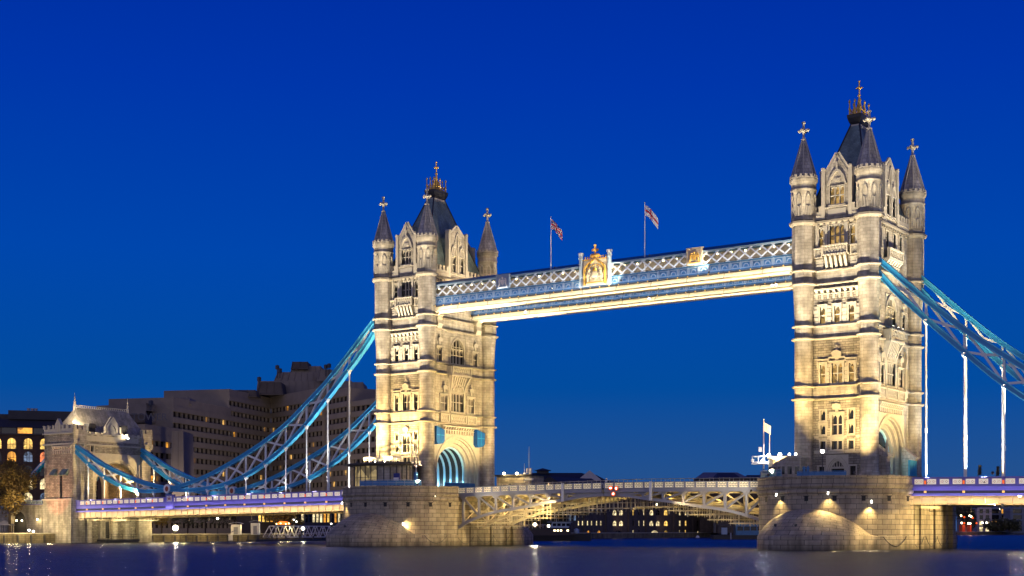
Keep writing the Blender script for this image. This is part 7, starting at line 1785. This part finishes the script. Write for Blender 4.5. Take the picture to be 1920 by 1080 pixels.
# chains: cool lamps along the parapets, brighter on the left span
for side in (-1, 1):
    X0 = 0 if side < 0 else L
    for s in (-1, 1):
        k = 1.6 if side < 0 else 1.3
        for i, d in enumerate((14, 22, 31, 40, 50, 58, 70, 80, 88)):
            if side > 0 and d > 52: continue
            zt = interp(LO if d < 63.4 else LS, d); e = 30 * max(1.5, zt - 9.5) ** 2 + 60
            floodlight((X0 + side * d, s * 10.3 if s < 0 else 6.9, deck_z(d) + 0.15 - (0.9 if s < 0 else 0)), (X0 + side * (d - 2), s * YC, zt), e * k, f'chain lamp number {i + 1} from the tower along the {"near" if s < 0 else "far"} parapet of the {"left" if side < 0 else "right"} span', CHW if side < 0 else (0.85, 0.95, 1.0), 95, 0.1, 'chain lamps along the parapets')
# violet wash on the side span parapets, added strips to light their undersides
for side, e in ((-1, 1.0), (1, 0.55)):
    X0 = 0 if side < 0 else L
    a, b = (X0 + side * 10.9), (X0 + side * 92.5 if side < 0 else X0 + 60)
    za, zb = deck_z(10.9) - 10.35, deck_z(abs(b - X0)) - 10.35
    strip_light((a, -10.35, 7.9 + za), (b, -10.35, 7.9 + zb), (0, 0.8, 0.6), 1050 * e, PURP); housing((a, -10.4, 7.86 + za), (b, -10.4, 7.86 + zb), (0, 0.8, 0.0), f'light strip along the foot of the {"left" if side < 0 else "right"} purple parapet', 0.07)
    strip_light((a, -9.75, 6.35 + za), (b, -9.75, 6.35 + zb), (0, 0.9, 0.55), 1300 * e, (1.0, 0.74, 0.38)); housing((a, -9.8, 6.3 + za), (b, -9.8, 6.3 + zb), (0, 0.9, 0.3), f'added light strip below the {"left" if side < 0 else "right"} span', 0.06)
    strip_light((a, 0, 5.6 + za), (b, 0, 5.6 + zb), (0, 0, 1), 2600 * e, (1.0, 0.70, 0.32)); housing((a, 0, 5.55 + za), (b, 0, 5.55 + zb), (0, 0, 1.5), f'added middle light strip below the {"left" if side < 0 else "right"} span', 0.06)
# pier wall lamps
for X, th, z, e, low, lab in ((L, -112, 8.0, 2600, 0, 'left of the two wall lamps above the domed cutwater'), (L, -74, 8.1, 2600, 0, 'right of the two wall lamps above the domed cutwater'), (L, -46, 6.9, 4600, 0, 'wall lamp on the right shoulder of the nearer pier'),
                              (0, -121, 7.8, 1800, 0, 'wall lamp at the outer shoulder of the farther pier'), (0, -54, 4.0, 1700, 1, 'low wall lamp in the middle of the farther pier')):
    a = R(th); n = Vector((math.cos(a), math.sin(a), 0)); c = Vector((X, -8.5, 0)) + n * 11.5; p = c + n * 0.75 + Vector((0, 0, z))
    floodlight(p, p + n * 0.5 + Vector((0, 0, -1.0)), 0, lab, WARM, 60, 0.16, None, LENSW, light=False)
    b = MB(); b.ball((0, 0, 0), 0.13, 8); o = b.build('lamp_bulb', LENSW); o.location = p + n * 0.1 - Vector((0, 0, 0.22)); tag(o, 'bulb of the ' + lab, 'lamp')
    if low: spot(p - Vector((0, 0, 0.1)), Vector((X + 11.4 * math.cos(a + 0.25), -8.5 + 11.4 * math.sin(a + 0.25), z - 0.5)), e, WARM, 125, 0.6, 0.1)
    else:
        spot(p - Vector((0, 0, 0.3)), p - n * 0.25 - Vector((0, 0, 3)), e * 0.5, WARM, 95, 0.7, 0.1); spot(p - Vector((0, 0, 0.3)), p + n * 1.6 - Vector((0, 0, 3)), e * 1.3, WARM, 90, 0.8, 0.1)
# lamps low over the water washing the piers and the bascules
for p, q, e, lab in (((34.0, -8.6, 6.9), (11.0, -9.5, 4.0), 20000, 'lamp under the left bascule washing the farther pier'), ((52.0, -9.0, 6.9), (72, -10, 5), 6500, 'lamp under the right bascule washing the nearer pier'),
                     ((L + 24, -9.2, 6.2), (L + 10, -11, 4), 16000, 'lamp under the right span washing the nearer pier'), ((L + 20, 4, 5.9), (L + 11, 1, 3.5), 11000, 'lamp behind the girder washing the recessed flank of the nearer pier'),
                     ((30.0, 8.0, 6.9), (11, 2, 3), 7000, 'lamp on the far side washing the recessed flank of the farther pier')):
    floodlight(p, q, e, lab, WARM, 80, 0.2, 'lamps washing the piers')
for p, q, e, lab in (((11.2, -14.5, 8.7), (30, -7.6, 8.4), 3800, 'arm lamp on the farther pier aimed along the left bascule'), ((L - 11.2, -14.5, 8.7), (L - 24, -7.6, 8.2), 4800, 'arm lamp on the nearer pier aimed along the right bascule')):
    floodlight(p, q, e, lab, (1.0, 0.86, 0.62), 90, 0.16, 'bascule lamps')
for side, X0 in ((1, 10.9), (-1, L - 10.9)):
    for i, (a, y, e) in enumerate(((3.2, -5.0, 420), (8.5, -5.0, 420), (13.5, -5.0, 380), (18.5, -5.0, 260), (24, -5.0, 130), (5.5, 1, 600), (11, 1, 600), (17, 1, 420), (8, 5.2, 400), (15, 5.2, 400))):
        z = (interp(BC, a) + 8.7) / 2
        floodlight((X0 + side * a, y, z + 0.5), (X0 + side * a, y + 0.2, z - 3), 0, f'work lamp number {i + 1} inside the {"left" if side > 0 else "right"} bascule', WARM, 60, 0.1, 'work lamps inside the bascules', BULB, light=False)
        point((X0 + side * a, y, z + 0.15), e * (0.45 if side > 0 else 0.3), (1.0, 0.66, 0.2), 0.15)
    strip_light((X0 + side * 2, -5.0, 2.2), (X0 + side * 29, -5.0, 6.6), (0, 0.0, 1), 700, (1.0, 0.72, 0.30)); strip_light((X0 + side * 2, 3.0, 2.2), (X0 + side * 29, 3.0, 6.6), (0, 0.0, 1), 700, (1.0, 0.72, 0.30))  # bare strips added below the leaves to light their undersides
# gate tower
floodlight((-72.0, -10.2, 10.0), (-93, 0, 20), 26000, 'parapet lamp aimed at the gate tower from the near side', WARM, 75, 0.2, 'gate tower floodlights')
floodlight((-76.0, 9.9, 10.0), (-93, 2, 22), 24000, 'parapet lamp aimed at the gate tower from the far side', WARM, 75, 0.2, 'gate tower floodlights')
for (px, py, Xq), tg, lab in (((139, 791, -95.0), (-98.5, 0, 28), 'star bright lamp on the gate tower battlement at the foot of its roof'), ((240, 822, -92.9), (-97, 2, 27), 'star bright lamp on the gate tower battlement near its right turret')):
    p = onX(px, py, Xq); floodlight(p, p + Vector((100, -80, -6)), 0, lab, NEUT, 130, 0.26, 'gate tower battlement lamps', LENSW, light=False); spot(p + Vector((0.5, -0.2, 0.5)), tg, 4500 if px < 200 else 900, NEUT, 150, 0.8, 0.12)
floodlight((-104, -24, 2.4), (-98.5, -10, 14), 12000, 'quay floodlight aimed at the river side of the gate tower', (1.0, 0.76, 0.42), 95, 0.2)
floodlight((-99.5, -19, 2.4), (-98.0, -10, 11.5), 5200, 'red quay lamp staining the gate tower wall pink', (1.0, 0.10, 0.05), 46, 0.12, None, REDL, blend=0.25)
floodlight((-94.6, 3.5, 10.2), (-99, 4.5, 13), 1600, 'orange lamp inside the gate tower archway', (1.0, 0.35, 0.04), 120, 0.15, None, AMBG)
for y in (-2.5, 6.0): point((-98, y, 16.5), 40, (1.0, 0.8, 0.5), 0.15, 'passage_lamp')
for y, e in ((-5, 500), (1.5, 700), (9, 700)): point((-89.5, y, 4.9), e, (1.0, 0.80, 0.42), 0.12, 'under_deck_lamp')
# big quay floodlights facing the river
for px, py, Xq, e, r, lab in ((329, 990, -94.6, 3500, 0.75, 'dazzling quay floodlight facing the river under the left span'), (568, 991, -90.4, 1600, 0.5, 'dazzling lamp on the white gangway'), (1029, 986, -88.0, 900, 0.5, 'bright lamp over the moored boat')):
    p = onX(px, py, Xq); floodlight(p, p + Vector((100, -85, -4)), e, lab, (1.0, 0.85, 0.55), 150, r, None, LENS)
    m = MB(); m.tube((0, 0, 0), (0, 0, 1.0 - p.z), 0.12, 6); o = m.build('lamp_post', STEELD); o.location = p + Vector((-0.6, 0, -0.3)); tag(o, 'post under the ' + lab, 'post')
p = onY(1003, 984, 12.0); floodlight(p, p + Vector((60, -100, -12)), 2500, 'bright lamp on the far shoulder of the left pier, over the water', (1.0, 0.85, 0.5), 150, 0.42, None, LENS)
p = onY(1912, 929, -9.3); floodlight(p, p + Vector((20, -100, -10)), 2200, 'bright lamp under the right span near the frame edge', NEUT, 150, 0.28, None, LENSW)
p = onY(614, 868, 8.3); floodlight(p, p + Vector((40, -100, -8)), 1500, 'bright lamp fixed to the far left chain', NEUT, 150, 0.25, None, LENSW)
# unseen warm lights added to lift the hotel, trees and warehouses
for px, d, e in ((330, 385, 11000), (430, 400, 13000), (530, 410, 15000), (640, 405, 15000)):
    p = at(px, 990, d); spot((p.x, p.y, 6.5), at(px, 850, d + 55), e, (1.0, 0.80, 0.62), 130, 1.0, 0.4, name='added_street_fill')
for px, d, e in ((305, 342, 900), (525, 362, 700), (30, 306, 900), (450, 338, 300), (15, 309, 500)):
    p = at(px, 990, d); point((p.x, p.y, 5.0), e, (1.0, 0.72, 0.3), 0.25, 'added_street_fill')
for px, d, e in ((1170, 470, 2500), (1250, 470, 2500), (1330, 460, 2500)):
    p = at(px, 990, d); spot((-96.5, onX(px, 990, -96.5).y, 5.0), (-101, onX(px, 990, -101).y, 6), 350, (1.0, 0.65, 0.35), 140, 1.0, 0.3, name='added_street_fill')

for px, e in ((300, 500), (345, 900), (400, 700), (470, 600), (540, 500)):
    q = onX(px, 1000, -91.5); point((-91.5, q.y, 3.4), e, (1.0, 0.72, 0.28), 0.15, 'added_bank_fill')  # point lights without fixtures, added to brighten the quay walls
for px, e in ((20, 700), (58, 1100), (95, 500)):
    q = onX(px, 1000, -96.0); point((-96.5, q.y, 3.2), e, (1.0, 0.74, 0.34), 0.15, 'added_bank_fill')
